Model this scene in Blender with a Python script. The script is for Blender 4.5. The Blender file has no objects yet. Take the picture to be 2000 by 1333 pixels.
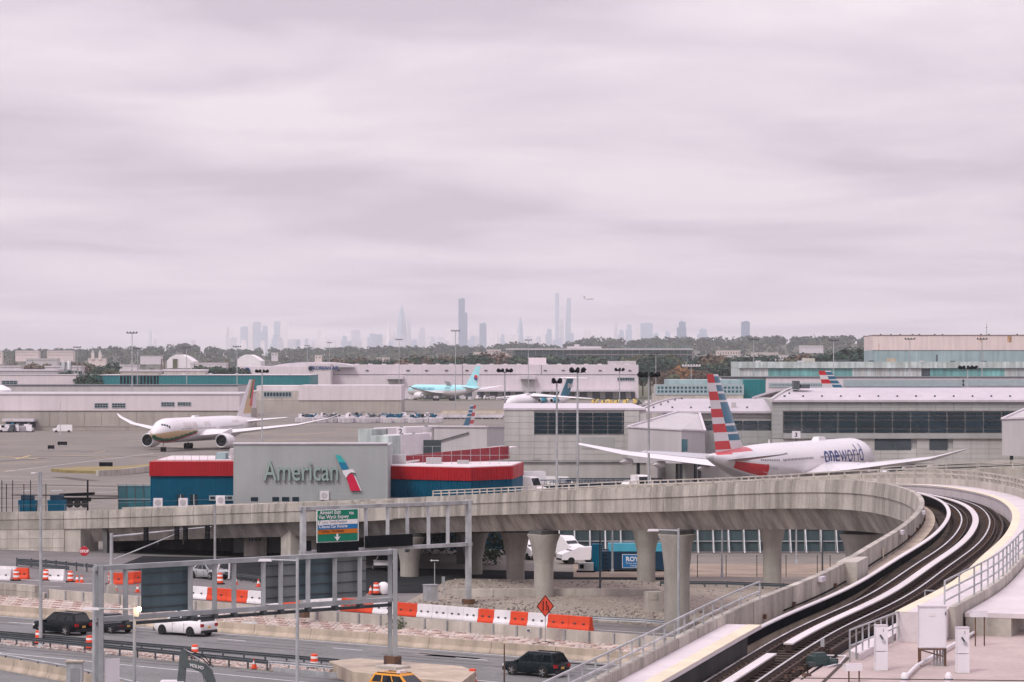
import bpy, bmesh, math, random
from mathutils import Vector, Matrix
random.seed(7)
R = math.radians
SC = bpy.context.scene
COL = SC.collection
# ------------------------------------------------------------------ camera
H, F, YH = 21.7, 5833.0, 705.0          # eye height (m), focal length in 2000-px units, horizon row
cam = bpy.data.cameras.new('camera'); camo = bpy.data.objects.new('camera', cam); COL.objects.link(camo)
cam.sensor_width = 36.0; cam.lens = F/2000*36.0
cam.clip_start = 1.0; cam.clip_end = 80000.0
camo.location = (0, 0, H); camo.rotation_euler = (math.pi/2 + math.atan(38.5/F), 0, 0)
SC.camera = camo
# ------------------------------------------------------------------ view / render
SC.view_settings.view_transform = 'Standard'; SC.view_settings.look = 'None'
SC.view_settings.exposure = 0.36; SC.view_settings.gamma = 1.0
SC.view_settings.use_curve_mapping = False
SC.render.engine = 'CYCLES'
SC.cycles.use_denoising = True
SC.cycles.max_bounces = 6; SC.cycles.diffuse_bounces = 3; SC.cycles.glossy_bounces = 2
SC.cycles.volume_bounces = 1; SC.cycles.transparent_max_bounces = 8
# ------------------------------------------------------------------ sun + sky
SUN_EL, SUN_AZ = R(48), R(215)           # azimuth: where the sun stands, clockwise from +Y
sd = Vector((math.sin(SUN_AZ)*math.cos(SUN_EL), math.cos(SUN_AZ)*math.cos(SUN_EL), math.sin(SUN_EL)))
sl = bpy.data.lights.new('sun', 'SUN'); sl.energy = 1.5; sl.angle = R(14); sl.color = (1, .985, .925)
so = bpy.data.objects.new('sun', sl); COL.objects.link(so)
so.rotation_euler = (-sd).to_track_quat('-Z', 'Y').to_euler()
w = bpy.data.worlds.new('World'); SC.world = w; w.use_nodes = True
nt = w.node_tree; N = nt.nodes; LK = nt.links; N.clear()
def wn(t, **k):
    n = N.new(t)
    for a, b in k.items(): setattr(n, a, b)
    return n
def wmath(op, a, b=None):
    n = wn('ShaderNodeMath', operation=op)
    for i, q in enumerate((a, b)):
        if q is None: continue
        if isinstance(q, (int, float)): n.inputs[i].default_value = q
        else: LK.new(q, n.inputs[i])
    return n.outputs[0]
tc = wn('ShaderNodeTexCoord'); sep = wn('ShaderNodeSeparateXYZ'); LK.new(tc.outputs['Generated'], sep.inputs[0])
zz = wmath('ADD', wmath('MAXIMUM', sep.outputs[2], 0.0), 0.055)
px = wmath('DIVIDE', sep.outputs[0], zz); py = wmath('DIVIDE', sep.outputs[1], zz)
cmb = wn('ShaderNodeCombineXYZ'); LK.new(px, cmb.inputs[0]); LK.new(py, cmb.inputs[1])
mp = wn('ShaderNodeMapping'); LK.new(cmb.outputs[0], mp.inputs[0]); mp.inputs['Scale'].default_value = (0.85, 0.66, 1); mp.inputs['Rotation'].default_value = (0, 0, R(4)); mp.inputs['Location'].default_value = (0.35, 2.1, 0)
n1 = wn('ShaderNodeTexNoise'); LK.new(mp.outputs[0], n1.inputs[0]); n1.inputs['Scale'].default_value = 1.0; n1.inputs['Detail'].default_value = 8; n1.inputs['Roughness'].default_value = 0.52; n1.inputs['Distortion'].default_value = 0.35
cr = wn('ShaderNodeValToRGB'); LK.new(n1.outputs[0], cr.inputs[0])
cr.color_ramp.elements[0].position = 0.38; cr.color_ramp.elements[0].color = (0.445, 0.382, 0.452, 1)
cr.color_ramp.elements[1].position = 0.63; cr.color_ramp.elements[1].color = (0.668, 0.594, 0.642, 1)
e = cr.color_ramp.elements.new(0.50); e.color = (0.558, 0.486, 0.556, 1)
sky = wn('ShaderNodeTexSky', sky_type='NISHITA', sun_disc=False)
sky.sun_elevation = SUN_EL; sky.sun_rotation = SUN_AZ; sky.air_density = 1.6; sky.dust_density = 3.0
skm = wn('ShaderNodeVectorMath', operation='SCALE'); LK.new(sky.outputs[0], skm.inputs[0]); skm.inputs['Scale'].default_value = 0.06
mx = wn('ShaderNodeMix', data_type='RGBA'); mx.inputs[0].default_value = 0.9
LK.new(skm.outputs[0], mx.inputs[6]); LK.new(cr.outputs[0], mx.inputs[7])
ov = wmath('MULTIPLY_ADD', wmath('MAXIMUM', sep.outputs[2], 0.0), 1.5); ov.node.inputs[2].default_value = 1.0     # standard overcast sky: brighter overhead than at the horizon
ovs = wn('ShaderNodeVectorMath', operation='SCALE'); LK.new(mx.outputs[2], ovs.inputs[0]); LK.new(ov, ovs.inputs['Scale'])
bg = wn('ShaderNodeBackground'); LK.new(ovs.outputs[0], bg.inputs[0]); bg.inputs[1].default_value = 1.0
wo = wn('ShaderNodeOutputWorld'); LK.new(bg.outputs[0], wo.inputs[0])
# ------------------------------------------------------------------ placement from sight lines
def P(x, y, z=0.0):                      # point at height z on the sight line of picture point x, y
    D = (H-z)*F/(y-YH); return Vector(((x-1000)*D/F, D, z))
def PD(x, y, D):                         # point at distance D on that sight line
    return Vector(((x-1000)*D/F, D, H-(y-YH)*D/F))
def XD(x, D): return (x-1000)*D/F
def ZD(y, D): return H-(y-YH)*D/F
def gz(D): return 1.0 if D < 450 else (0.0 if D > 590 else 1.0-(D-450)/140.0)
# ------------------------------------------------------------------ materials
MATS = {}
def mat(name, c, rough=.75, var=.14, scale=.6, bump=0., metal=0., streak=0., fine=0., c2=None, spec=.25, emis=None, coat=0.):
    if name in MATS: return MATS[name]
    m = bpy.data.materials.new(name); m.use_nodes = True; t = m.node_tree; n = t.nodes; l = t.links
    b = n['Principled BSDF']; b.inputs['Roughness'].default_value = rough; b.inputs['Metallic'].default_value = metal
    b.inputs['Specular IOR Level'].default_value = spec; b.inputs['Coat Weight'].default_value = coat
    g = n.new('ShaderNodeNewGeometry')
    col = None
    def noise(sx, sy, sz, det=5, ro=.6):
        mpn = n.new('ShaderNodeMapping'); mpn.inputs['Scale'].default_value = (sx, sy, sz); l.new(g.outputs['Position'], mpn.inputs[0])
        q = n.new('ShaderNodeTexNoise'); l.new(mpn.outputs[0], q.inputs[0]); q.inputs['Scale'].default_value = 1; q.inputs['Detail'].default_value = det; q.inputs['Roughness'].default_value = ro
        return q.outputs[0]
    def rng(v, lo, hi, a=.3, z=.7):
        r = n.new('ShaderNodeMapRange'); l.new(v, r.inputs[0]); r.inputs[1].default_value = a; r.inputs[2].default_value = z; r.inputs[3].default_value = lo; r.inputs[4].default_value = hi
        return r.outputs[0]
    base = n.new('ShaderNodeRGB'); base.outputs[0].default_value = (*c, 1); col = base.outputs[0]
    nz = noise(scale, scale, scale)
    if c2:
        k = n.new('ShaderNodeMix'); k.data_type = 'RGBA'; l.new(rng(nz, 0, 1, .42, .6), k.inputs[0]); l.new(col, k.inputs[6]); k.inputs[7].default_value = (*c2, 1); col = k.outputs[2]
    def mul(v):
        nonlocal col
        k = n.new('ShaderNodeVectorMath'); k.operation = 'SCALE'; l.new(col, k.inputs[0]); l.new(v, k.inputs['Scale']); col = k.outputs[0]
    if var: mul(rng(nz, 1-var, 1+var))
    if streak: mul(rng(noise(.8, .8, .07, 3), 1-streak*.8, 1+streak*.35, .35, .62))
    if fine: mul(rng(noise(scale*14, scale*14, scale*14, 3), 1-fine, 1+fine))
    oi = n.new('ShaderNodeObjectInfo'); mul(rng(oi.outputs['Random'], 1-var*.5, 1+var*.5, 0, 1))
    l.new(col, b.inputs['Base Color'])
    if rough > .25: l.new(rng(nz, max(rough-.1, .05), min(rough+.1, 1)), b.inputs['Roughness'])
    if bump:
        bm_ = n.new('ShaderNodeBump'); bm_.inputs['Strength'].default_value = bump; bm_.inputs['Distance'].default_value = .05
        l.new(noise(scale*8, scale*8, scale*8, 4), bm_.inputs['Height']); l.new(bm_.outputs[0], b.inputs['Normal'])
    if emis:
        b.inputs['Emission Color'].default_value = (*emis[0], 1); b.inputs['Emission Strength'].default_value = emis[1]
    MATS[name] = m; return m
# ------------------------------------------------------------------ mesh builder
class MB:
    def __init__(s): s.v = []; s.f = []; s.m = []
    def add(s, V, Fc, m=0):
        o = len(s.v); s.v += [tuple(q) for q in V]
        for i, f in enumerate(Fc):
            s.f.append([o+k for k in f]); s.m.append(m if isinstance(m, int) else m[i])
        return s
    def box(s, c, d, rz=0., m=0, tx=1., ty=1.):       # centre, full size; tx, ty taper the top
        hx, hy, hz = d[0]/2, d[1]/2, d[2]/2; ca, sa = math.cos(rz), math.sin(rz); V = []
        for z, a, b in ((-hz, 1, 1), (hz, tx, ty)):
            for x, y in ((-hx*a, -hy*b), (hx*a, -hy*b), (hx*a, hy*b), (-hx*a, hy*b)):
                V.append((c[0]+x*ca-y*sa, c[1]+x*sa+y*ca, c[2]+z))
        return s.add(V, [(3, 2, 1, 0), (4, 5, 6, 7), (0, 1, 5, 4), (1, 2, 6, 5), (2, 3, 7, 6), (3, 0, 4, 7)], m)
    def b2(s, lo, hi, m=0):                            # axis box by corners
        return s.box([(a+b)/2 for a, b in zip(lo, hi)], [abs(b-a) for a, b in zip(lo, hi)], 0, m)
    def beam(s, p0, p1, w, h, m=0, up=(0, 0, 1)):
        p0, p1 = Vector(p0), Vector(p1); d = (p1-p0).normalized(); u = Vector(up)
        if abs(d.dot(u)) > .98: u = Vector((0, 1, 0))
        r = d.cross(u).normalized()*w/2; u = r.cross(d).normalized()*h/2
        V = [p+a*r+b*u for p in (p0, p1) for a, b in ((-1, -1), (1, -1), (1, 1), (-1, 1))]
        return s.add(V, [(0, 1, 2, 3), (7, 6, 5, 4), (1, 0, 4, 5), (2, 1, 5, 6), (3, 2, 6, 7), (0, 3, 7, 4)], m)
    def tube(s, p0, p1, r0, r1=None, n=8, m=0, cap=True):
        r1 = r0 if r1 is None else r1
        p0, p1 = Vector(p0), Vector(p1); d = (p1-p0).normalized(); a = d.orthogonal().normalized(); b = d.cross(a)
        V = [p+(a*math.cos(2*math.pi*i/n)+b*math.sin(2*math.pi*i/n))*r for p, r in ((p0, r0), (p1, r1)) for i in range(n)]
        Fc = [(i, (i+1) % n, n+(i+1) % n, n+i) for i in range(n)]
        if cap: Fc += [tuple(range(n))[::-1], tuple(range(n, 2*n))]
        return s.add(V, Fc, m)
    def lathe(s, prof, c=(0, 0, 0), axis='z', n=12, m=0, mf=None):   # prof: (radius, along)
        V = []; Fc = []; mm = []
        for r, h in prof:
            for i in range(n):
                t = 2*math.pi*i/n; x, y = r*math.cos(t), r*math.sin(t)
                q = (x, y, h) if axis == 'z' else ((h, x, y) if axis == 'x' else (y, h, x))
                V.append((c[0]+q[0], c[1]+q[1], c[2]+q[2]))
        for k in range(len(prof)-1):
            for i in range(n):
                Fc.append((k*n+i, k*n+(i+1) % n, (k+1)*n+(i+1) % n, (k+1)*n+i)); mm.append(mf(k) if mf else m)
        Fc += [tuple(range(n))[::-1], tuple(range((len(prof)-1)*n, len(prof)*n))]; mm += [mf(0) if mf else m, mf(len(prof)-2) if mf else m]
        return s.add(V, Fc, mm)
    def prism(s, poly, z0, z1, m=0):                   # poly in xy (ccw)
        n = len(poly); V = [(x, y, z0) for x, y in poly]+[(x, y, z1) for x, y in poly]
        return s.add(V, [tuple(range(n))[::-1], tuple(range(n, 2*n))]+[(i, (i+1) % n, n+(i+1) % n, n+i) for i in range(n)], m)
    def loft(s, rings, m=0, mf=None, cap=True):
        n = len(rings[0]); V = [p for r in rings for p in r]; Fc = []; mm = []
        for k in range(len(rings)-1):
            for i in range(n):
                Fc.append((k*n+i, k*n+(i+1) % n, (k+1)*n+(i+1) % n, (k+1)*n+i)); mm.append(mf(k, i) if mf else m)
        if cap:
            Fc += [tuple(range(n))[::-1], tuple(range((len(rings)-1)*n, len(rings)*n))]; mm += [mf(0, 0) if mf else m, mf(len(rings)-2, 0) if mf else m]
        return s.add(V, Fc, mm)
    def sheet(s, pts, m=0):                            # one polygon
        return s.add(pts, [tuple(range(len(pts)))], m)
    def strip(s, A, B, m=0):                           # ruled strip between two polylines
        n = len(A); return s.add(list(A)+list(B), [(i, i+1, n+i+1, n+i) for i in range(n-1)], m)
    def mesh(s, name, mats, smooth=False):
        me = bpy.data.meshes.new(name); me.from_pydata(s.v, [], s.f)
        mats = [mats] if not isinstance(mats, (list, tuple)) else mats
        for q in mats: me.materials.append(MATS[q] if isinstance(q, str) else q)
        if len(mats) > 1: me.polygons.foreach_set('material_index', s.m)
        if smooth:
            me.polygons.foreach_set('use_smooth', [True]*len(s.f))
            if smooth != 'all': me.set_sharp_from_angle(angle=R(smooth if not isinstance(smooth, bool) else 40))
        me.update(); return me
    def build(s, name, mats, parent=None, smooth=False, world=False, **tags):
        if world and parent is not None:
            inv = ROOTM[parent.name].inverted(); s.v = [tuple(inv @ Vector(q)) for q in s.v]
        return link(name, s.mesh(name, mats, smooth), parent, **tags)
ROOTM = {}
def link(name, me, parent=None, loc=None, rz=None, **tags):
    o = bpy.data.objects.new(name, me); COL.objects.link(o); o.parent = parent
    if loc is not None: o.location = loc
    if rz is not None: o.rotation_euler = (0, 0, rz)
    tag(o, **tags); return o
LABELS = {}
def tag(o, label=None, cat=None, group=None, kind=None):
    if label: o['label'] = label; LABELS.setdefault(label, []).append(o.name)
    if cat: o['category'] = cat
    if group: o['group'] = group
    if kind: o['kind'] = kind
    return o
def thing(name, label, cat, loc=(0, 0, 0), rz=0., group=None):
    o = bpy.data.objects.new(name, None); COL.objects.link(o); o.location = loc; o.rotation_euler = (0, 0, rz); o.empty_display_size = .5
    ROOTM[o.name] = Matrix.Translation(Vector(loc)) @ Matrix.Rotation(rz, 4, 'Z')
    return tag(o, label, cat, group)
def dup(root, loc, rz, label, group=None, name=None):
    r = root.copy(); COL.objects.link(r); r.location = loc; r.rotation_euler = (0, 0, rz); r['label'] = label
    if group: r['group'] = group
    ROOTM[r.name] = Matrix.Translation(Vector(loc)) @ Matrix.Rotation(rz, 4, 'Z')
    for ch in list(root.children):
        c = ch.copy(); COL.objects.link(c); c.parent = r
        for g in list(ch.children):
            d = g.copy(); COL.objects.link(d); d.parent = c
    return r
def struct(name, mb, m, smooth=False): return mb.build(name, m, None, smooth, kind='structure')
def text_mesh(name, s, size, m, extrude=0., offset=0., align='LEFT', space=1., sx=1.):
    cu = bpy.data.curves.new('txt', 'FONT'); cu.body = s; cu.size = size; cu.extrude = extrude; cu.offset = offset
    cu.align_x = align; cu.space_character = space; cu.resolution_u = 3
    ob = bpy.data.objects.new('txt', cu); COL.objects.link(ob)
    dg = bpy.context.evaluated_depsgraph_get(); me = bpy.data.meshes.new_from_object(ob.evaluated_get(dg)); me.name = name
    bpy.data.objects.remove(ob); bpy.data.curves.remove(cu)
    if sx != 1: me.transform(Matrix.Diagonal((sx, 1, 1, 1)))
    me.materials.clear(); me.materials.append(MATS[m] if isinstance(m, str) else m); return me
def text(name, s, size, m, origin, right, up, parent=None, **k):
    """flat lettering standing at origin, reading along right"""
    me = text_mesh(name, s, size, m, **k); r = Vector(right).normalized(); u = Vector(up).normalized(); n = r.cross(u)
    M = Matrix((r, u, n)).transposed().to_4x4(); M.translation = Vector(origin)
    if parent is not None: M = ROOTM[parent.name].inverted() @ M
    me.transform(M); return link(name, me, parent)
def ordinal(n): return {1: 'first', 2: 'second', 3: 'third', 4: 'fourth', 5: 'fifth', 6: 'sixth', 7: 'seventh', 8: 'eighth', 9: 'ninth', 10: 'tenth', 11: 'eleventh', 12: 'twelfth'}.get(n, f'{n}th' if n % 10 not in (1, 2, 3) or n in (11, 12, 13) else f"{n}{ {1:'st',2:'nd',3:'rd'}[n % 10]}")
# palette ------------------------------------------------------------
mat('concrete', (.355, .325, .288), .85, .2, .35, .25, streak=.42, fine=.1)
mat('shed_base', (.33, .298, .268), .85, .12, .1, .1, streak=.12); mat('concrete_light', (.42, .385, .345), .85, .16, .5, .2, streak=.2, fine=.06)
mat('concrete_tan', (.40, .33, .26), .85, .15, .4, .2, streak=.2, fine=.08)
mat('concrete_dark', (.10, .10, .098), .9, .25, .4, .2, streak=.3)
mat('concrete_column', (.32, .298, .268), .85, .12, .5, .2, streak=.22, fine=.06)
mat('deck_pink', (.415, .335, .315), .85, .16, .35, .15, fine=.08)
mat('slab_white', (.56, .505, .515), .8, .1, .5, .1, fine=.05)
mat('yellow_edge', (.60, .53, .40), .75, .12, 1.2)
mat('asphalt', (.170, .170, .168), .9, .14, .25, .2, fine=.16, spec=.08)
mat('asphalt_up', (.165, .155, .152), .9, .18, .3, .2, fine=.14, spec=.08)
mat('apron', (.188, .170, .152), .9, .16, .03, .1, fine=.1, spec=.08)
mat('taxiway', (.27, .236, .205), .9, .14, .02, .1, fine=.1)
mat('paint_white', (.66, .65, .65), .7, .15, 2.)
mat('paint_yellow', (.55, .42, .16), .7, .2, 1.)
mat('yard', (.25, .20, .16), .9, .2, .3, .2, fine=.15, spec=.05); mat('roof_white', (.44, .40, .43), .6, .08, .15, streak=.1); mat('gravel', (.235, .20, .168), .95, .3, 1.6, .8, fine=.45)
mat('soil', (.36, .27, .22), .95, .3, .9, .6, fine=.4, c2=(.44, .37, .33))
mat('grass_dry', (.24, .19, .08), .95, .25, .5, .3, fine=.3)
mat('steel_grey', (.30, .31, .32), .5, .15, .8, metal=.35, streak=.2)
mat('galv', (.40, .41, .42), .45, .18, 1.2, metal=.4, streak=.25)
mat('galv_dark', (.07, .08, .088), .55, .2, 1., metal=.3)
mat('rust', (.17, .09, .055), .85, .35, 1.5, .3, c2=(.07, .05, .045))
mat('rail_steel', (.62, .60, .60), .3, .12, 1., metal=.7)
mat('rail_side', (.055, .038, .032), .8, .3, 2.)
mat('lim', (.60, .56, .58), .6, .16, 1.6, fine=.12, c2=(.50, .45, .44))
mat('black_rubber', (.010, .010, .012), .8, .2, 2., spec=.2)
mat('black', (.004, .006, .008), .7, .2, 2., spec=.05)
mat('white_paint', (.64, .60, .625), .45, .06, .7, streak=.06)
mat('white_metal', (.53, .485, .52), .5, .08, .6, streak=.1)
mat('pink_white', (.58, .515, .535), .65, .06, .08, streak=.08)
mat('pale_grey', (.42, .395, .40), .65, .07, .1, streak=.1)
mat('panel_grey', (.335, .335, .325), .6, .08, .25, streak=.08)
mat('panel_beige', (.43, .412, .392), .6, .07, .25, streak=.1)
mat('sign_wall', (.34, .355, .352), .6, .06, .2, streak=.06)
mat('aa_blue', (.0, .075, .135), .6, .1, .3, streak=.15, spec=.1)
mat('aa_red', (.35, .010, .016), .5, .1, .3, streak=.1)
mat('aa_red_dark', (.22, .03, .04), .55, .1, .3, streak=.15)
mat('teal', (.010, .160, .175), .55, .1, .06, streak=.15)
mat('teal_pale', (.27, .37, .38), .6, .12, .08, streak=.2)
mat('teal_worn', (.42, .475, .465), .7, .22, .25, streak=.35)
mat('cream_pink', (.60, .50, .48), .65, .06, .03, streak=.12)
mat('glass_dark', (.006, .022, .032), .08, .3, .15, spec=.7)
mat('glass_teal', (.02, .10, .125), .1, .3, .12, spec=.7)
mat('mullion', (.30, .36, .38), .5, .1, 1.)
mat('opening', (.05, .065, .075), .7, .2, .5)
mat('orange', (.62, .062, .022), .55, .1, 1.2)
mat('sign_orange', (.55, .06, .03), .5, .06, 1.)
mat('barrier_white', (.70, .665, .68), .55, .08, .9, streak=.1)
mat('red_sign', (.40, .02, .03), .45, .1, 2.)
mat('green_sign', (.0, .17, .10), .45, .05, 1.)
mat('blue_sign', (.012, .15, .36), .45, .05, 1.)
mat('orange_sign', (.50, .14, .012), .45, .05, 1.)
mat('navy', (.006, .03, .06), .5, .15, .5, streak=.2)
mat('hedge', (.035, .05, .028), .9, .4, .4)
# ================================================================== paths and sweeps
def catmull(pts, step):
    pts = [Vector(p) for p in pts]; q = [2*pts[0]-pts[1]]+pts+[2*pts[-1]-pts[-2]]; fine = []
    for i in range(1, len(q)-2):
        for k in range(16):
            t = k/16; a, b, c, d = q[i-1:i+3]
            fine.append(.5*((2*b)+(c-a)*t+(2*a-5*b+4*c-d)*t*t+(3*b-a-3*c+d)*t**3))
    fine.append(q[-2])
    out = [fine[0]]; acc = 0
    for a, b in zip(fine, fine[1:]):
        L = (b-a).length
        while acc+L >= step:
            r = (step-acc)/L; a = a+(b-a)*r; out.append(a); L = (b-a).length; acc = 0
        acc += L
    return out
def smooth_path(p, n):
    for _ in range(n): p = [p[0]]+[(p[i-1]+2*p[i]+p[i+1])/4 for i in range(1, len(p)-1)]+[p[-1]]
    return p
def normals(p):
    out = []
    for i in range(len(p)):
        d = p[min(i+1, len(p)-1)]-p[max(i-1, 0)]; d.z = 0; d.normalize(); out.append(Vector((d.y, -d.x, 0)))
    return out
def offset(p, u, w=0.):
    return [a+n*u+Vector((0, 0, w)) for a, n in zip(p, normals(p))]
def sweep(p, prof, mb=None, nr=None, m=0, mf=None):
    mb = mb or MB(); nr = nr or normals(p)
    return mb.loft([[a+n*u+Vector((0, 0, w)) for u, w in prof] for a, n in zip(p, nr)], m, (lambda k, i: mf(i)) if mf else None)
def line(a, b, step):
    a, b = Vector(a), Vector(b); n = max(1, round((b-a).length/step)); return [a+(b-a)*i/n for i in range(n+1)]
def rectp(u0, u1, w0, w1): return [(u0, w0), (u0, w1), (u1, w1), (u1, w0)]
def railing(parent, p, h, rails, spacing, m='galv', pw=.05, rw=.045, pname='railing_post', ph=None):
    """posts (shared mesh) and rails along a polyline of Vectors, parts of parent"""
    inv = ROOTM[parent.name].inverted(); ph = ph or h
    pm = MB().box((0, 0, ph/2), (pw, pw, ph)).mesh(pname, m); acc = 0
    for i in range(len(p)):
        if i: acc += (p[i]-p[i-1]).length
        if i == 0 or acc >= spacing-1e-4:
            acc = 0; link(pname, pm, parent, loc=inv @ p[i])
    for k, r in enumerate(rails):
        sweep(p, rectp(-rw/2, rw/2, r-rw/2, r+rw/2)).build('handrail' if k == 0 else 'lower_rail', m, parent, world=True)
# ================================================================== ground
mat('ground_far', (.12, .115, .075), .95, .3, .004, c2=(.075, .085, .05))
g = MB(); g.sheet([(-30000, -400, -.4), (30000, -400, -.4), (30000, 40000, -.4), (-30000, 40000, -.4)]); struct('ground', g, 'ground_far')
BND = [(-260, 352), (-75, 341), (-56, 333), (-40, 324), (-25, 314), (-10, 300), (5, 284), (20, 268), (60, 250), (160, 240)]
rows = [0, 60, 150, 180, 215, 250, 290, 400, 620, 900, 1300]
g = MB(); A = []
for bx, by in BND:
    for k, r in enumerate(rows):
        X = bx*(1+r/420); Y = by+(max(by, 330)-by)*min(1, r/60)+r
        A.append((X, Y, gz(Y) if k else 1.0))
nr_ = len(rows)
g.add(A, [(i*nr_+k, (i+1)*nr_+k, (i+1)*nr_+k+1, i*nr_+k+1) for i in range(len(BND)-1) for k in range(nr_-1)]); struct('apron', g, 'apron')
g = MB(); g.sheet([(-420, 560, .22), (420, 560, .22), (420, 569, .16), (-420, 569, .16)])
# lower roads (z = 0) and the raised terrace behind the low wall
RD = Vector((.785, -.62, 0)); RN = Vector((.62, .785, 0))
J0 = Vector((-20.3, 236.6, 0))                         # on the foot of the far kerb barrier
W0 = Vector((-15.8, 242.8, 0))                         # on the foot of the low wall
WD = Vector((.752, -.659, 0))
def J(t, z=0.): return J0+RD*t+Vector((0, 0, z))
def Wl(t, z=0.): return W0+WD*t+Vector((0, 0, z))
g = MB(); g.sheet([J(-130), J(75), (90, 100, 0), (-90, 100, 0), (-170, 260, 0)]); struct('lower_road', g, 'asphalt')
g = MB(); g.sheet([Wl(-130, .99), Wl(75, .99), (160, 200, .99)]+[(x, y, .99) for x, y in BND[::-1]]); struct('upper_road', g, 'asphalt_up')
# cobbled slope between wall foot and kerb barrier
g = MB(); g.strip([J(t, .05)+RN*.3 for t in range(-90, 76, 5)], [Wl(t, .62) for t in range(-90, 76, 5)]); struct('slope', g, 'soil')
st = MB(); rr = random.Random(3)
mat('cobble_a', (.42, .37, .35), .9, .15, 3.); mat('cobble_b', (.29, .205, .19), .9, .2, 3.)
for i in range(180):
    for k in range(8):
        t = -52+i*.5+rr.uniform(-.05, .05); v = (k+.5)/8.2
        if t > 60: continue
        dens = 1.0 if t < 6 else .55
        if rr.random() > dens: continue
        a = J(t, .05)+RN*.3; b = Wl(t, .62); c = a+(b-a)*v; c.z += .03
        st.box(c, (.42*rr.uniform(.75, 1.05), .3*rr.uniform(.75, 1.05), .1), math.atan2(RD.y, RD.x)+rr.uniform(-.15, .15), 1 if (i+k*2) % 5 in (0, 1) else 0, .85, .85)
sl_ = st.build('slope_cobbles', ['cobble_a', 'cobble_b'], bpy.data.objects['slope'], kind='stuff')
# lane markings and seams
g = MB()
def stripe(a, b, wd, z=.006):
    a, b = Vector(a), Vector(b); d = (b-a).normalized(); n = Vector((-d.y, d.x, 0))*wd/2
    g.sheet([(*(a-n).xy, z), (*(b-n).xy, z), (*(b+n).xy, z), (*(a+n).xy, z)])
for t in range(-60, 62, 12):
    stripe(J(t)-RN*4.3, J(t+3.0)-RN*4.3, .14)
stripe(J(-80)-RN*.9, J(70)-RN*.9, .14)
for off, dash in ((14.2, 0), (18.2, 1), (22.6, 0)):
    if dash:
        for t in range(-40, 50, 10): stripe(J(t)-RN*(off+t*.03), J(t+3)-RN*(off+t*.03), .13)
    else: stripe(J(-60)-RN*(off-2), J(40)-RN*(off+1.3), .14)
g.build('lane_markings', 'paint_white', bpy.data.objects['lower_road'])
g = MB()
stripe(P(-60, 1126, 1), P(200, 1141.5, 1), .2, 1.0); stripe(P(-60, 1139, 1), P(120, 1146, 1), .15, 1.0)
stripe(P(250, 1118, 1), P(420, 1128, 1), .18, 1.0); stripe(P(1130, 1228, 1), P(1330, 1240, 1), .15, 1.0); stripe(P(1150, 1236, 1), P(1290, 1246, 1), .15, 1.0)
g.build('lane_markings', 'paint_white', bpy.data.objects['upper_road'])
# taxiway paint on the apron, painted lines as sheets just above it
g = MB()
def tline(x0, y0, x1, y1, w_=.5):
    a, b = P(x0, y0, 0), P(x1, y1, 0)
    za, zb = gz(a.y)+.012, gz(b.y)+.012
    d = (b-a).normalized(); n = Vector((-d.y, d.x, 0))*w_/2
    g.sheet([(*(a-n).xy, za), (*(b-n).xy, zb), (*(b+n).xy, zb), (*(a+n).xy, za)])
for q in [(-40, 862, 70, 860), (60, 866, 175, 864), (200, 858, 236, 857), (-40, 888, 75, 897), (110, 889, 230, 893), (250, 862, 300, 860), (-20, 907, 95, 903), (30, 897, 60, 890),
          (470, 848, 540, 844), (560, 850, 660, 844), (660, 838, 730, 842), (185, 884, 205, 882), (330, 872, 400, 876), (520, 862, 600, 858), (620, 862, 700, 866), (-30, 922, 60, 918)]: tline(*q, w_=.55)
g.build('taxi_lines', 'paint_yellow', bpy.data.objects['apron'])
g = MB()
for q in [(-40, 946, 130, 940), (60, 956, 230, 962), (10, 922, 300, 886), (-40, 932, 60, 936), (150, 975, 290, 967)]: tline(*q, w_=.28)
g.build('apron_seams', 'paint_white', bpy.data.objects['apron'])
# grass wedge beside the taxiway with its kerb
g = MB(); a = [P(100, 921, .1), P(160, 917, .1), P(230, 916.5, .1), P(296, 911, .1), P(296, 918, .1), P(190, 926, .1), P(130, 924, .1)]
g.prism([(p.x, p.y) for p in a][::-1], -.2, .62); tag(g.build('grass_verge', 'grass_dry'), 'dry grass wedge between the taxiways left of the blue building', 'grass', kind=None)['kind'] = 'structure'
g = MB(); sweep([P(190, 925, .8), P(240, 922, .8), P(300, 914.5, .8)], rectp(-.3, .3, -.6, .55), g)
struct('taxiway_kerb', g, 'concrete_light')
# median strip between the guardrails
ma = [P(-60, 1247), P(10, 1252), P(200, 1268), P(560, 1300), P(668, 1311), P(668, 1322), P(500, 1307.5), P(200, 1277), P(0, 1258), P(-60, 1252)]
g = MB(); g.prism([(p.x, p.y) for p in ma][::-1], -.1, .07); struct('median', g, 'soil')
st = MB()
for i in range(900):
    t = rr.random(); u = rr.random()
    a = P(-40+700*t, 1250+62*t); b = P(-40+700*t, 1255+66*t)
    c = a+(b-a)*u; s = rr.uniform(.06, .2); st.box((c.x, c.y, .08), (s*1.5, s, s*.7), rr.random()*3, rr.choice((0, 0, 1)), .6, .6)
st.build('median_rubble', ['cobble_a', 'cobble_b'], bpy.data.objects['median'], kind='stuff')
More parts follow.
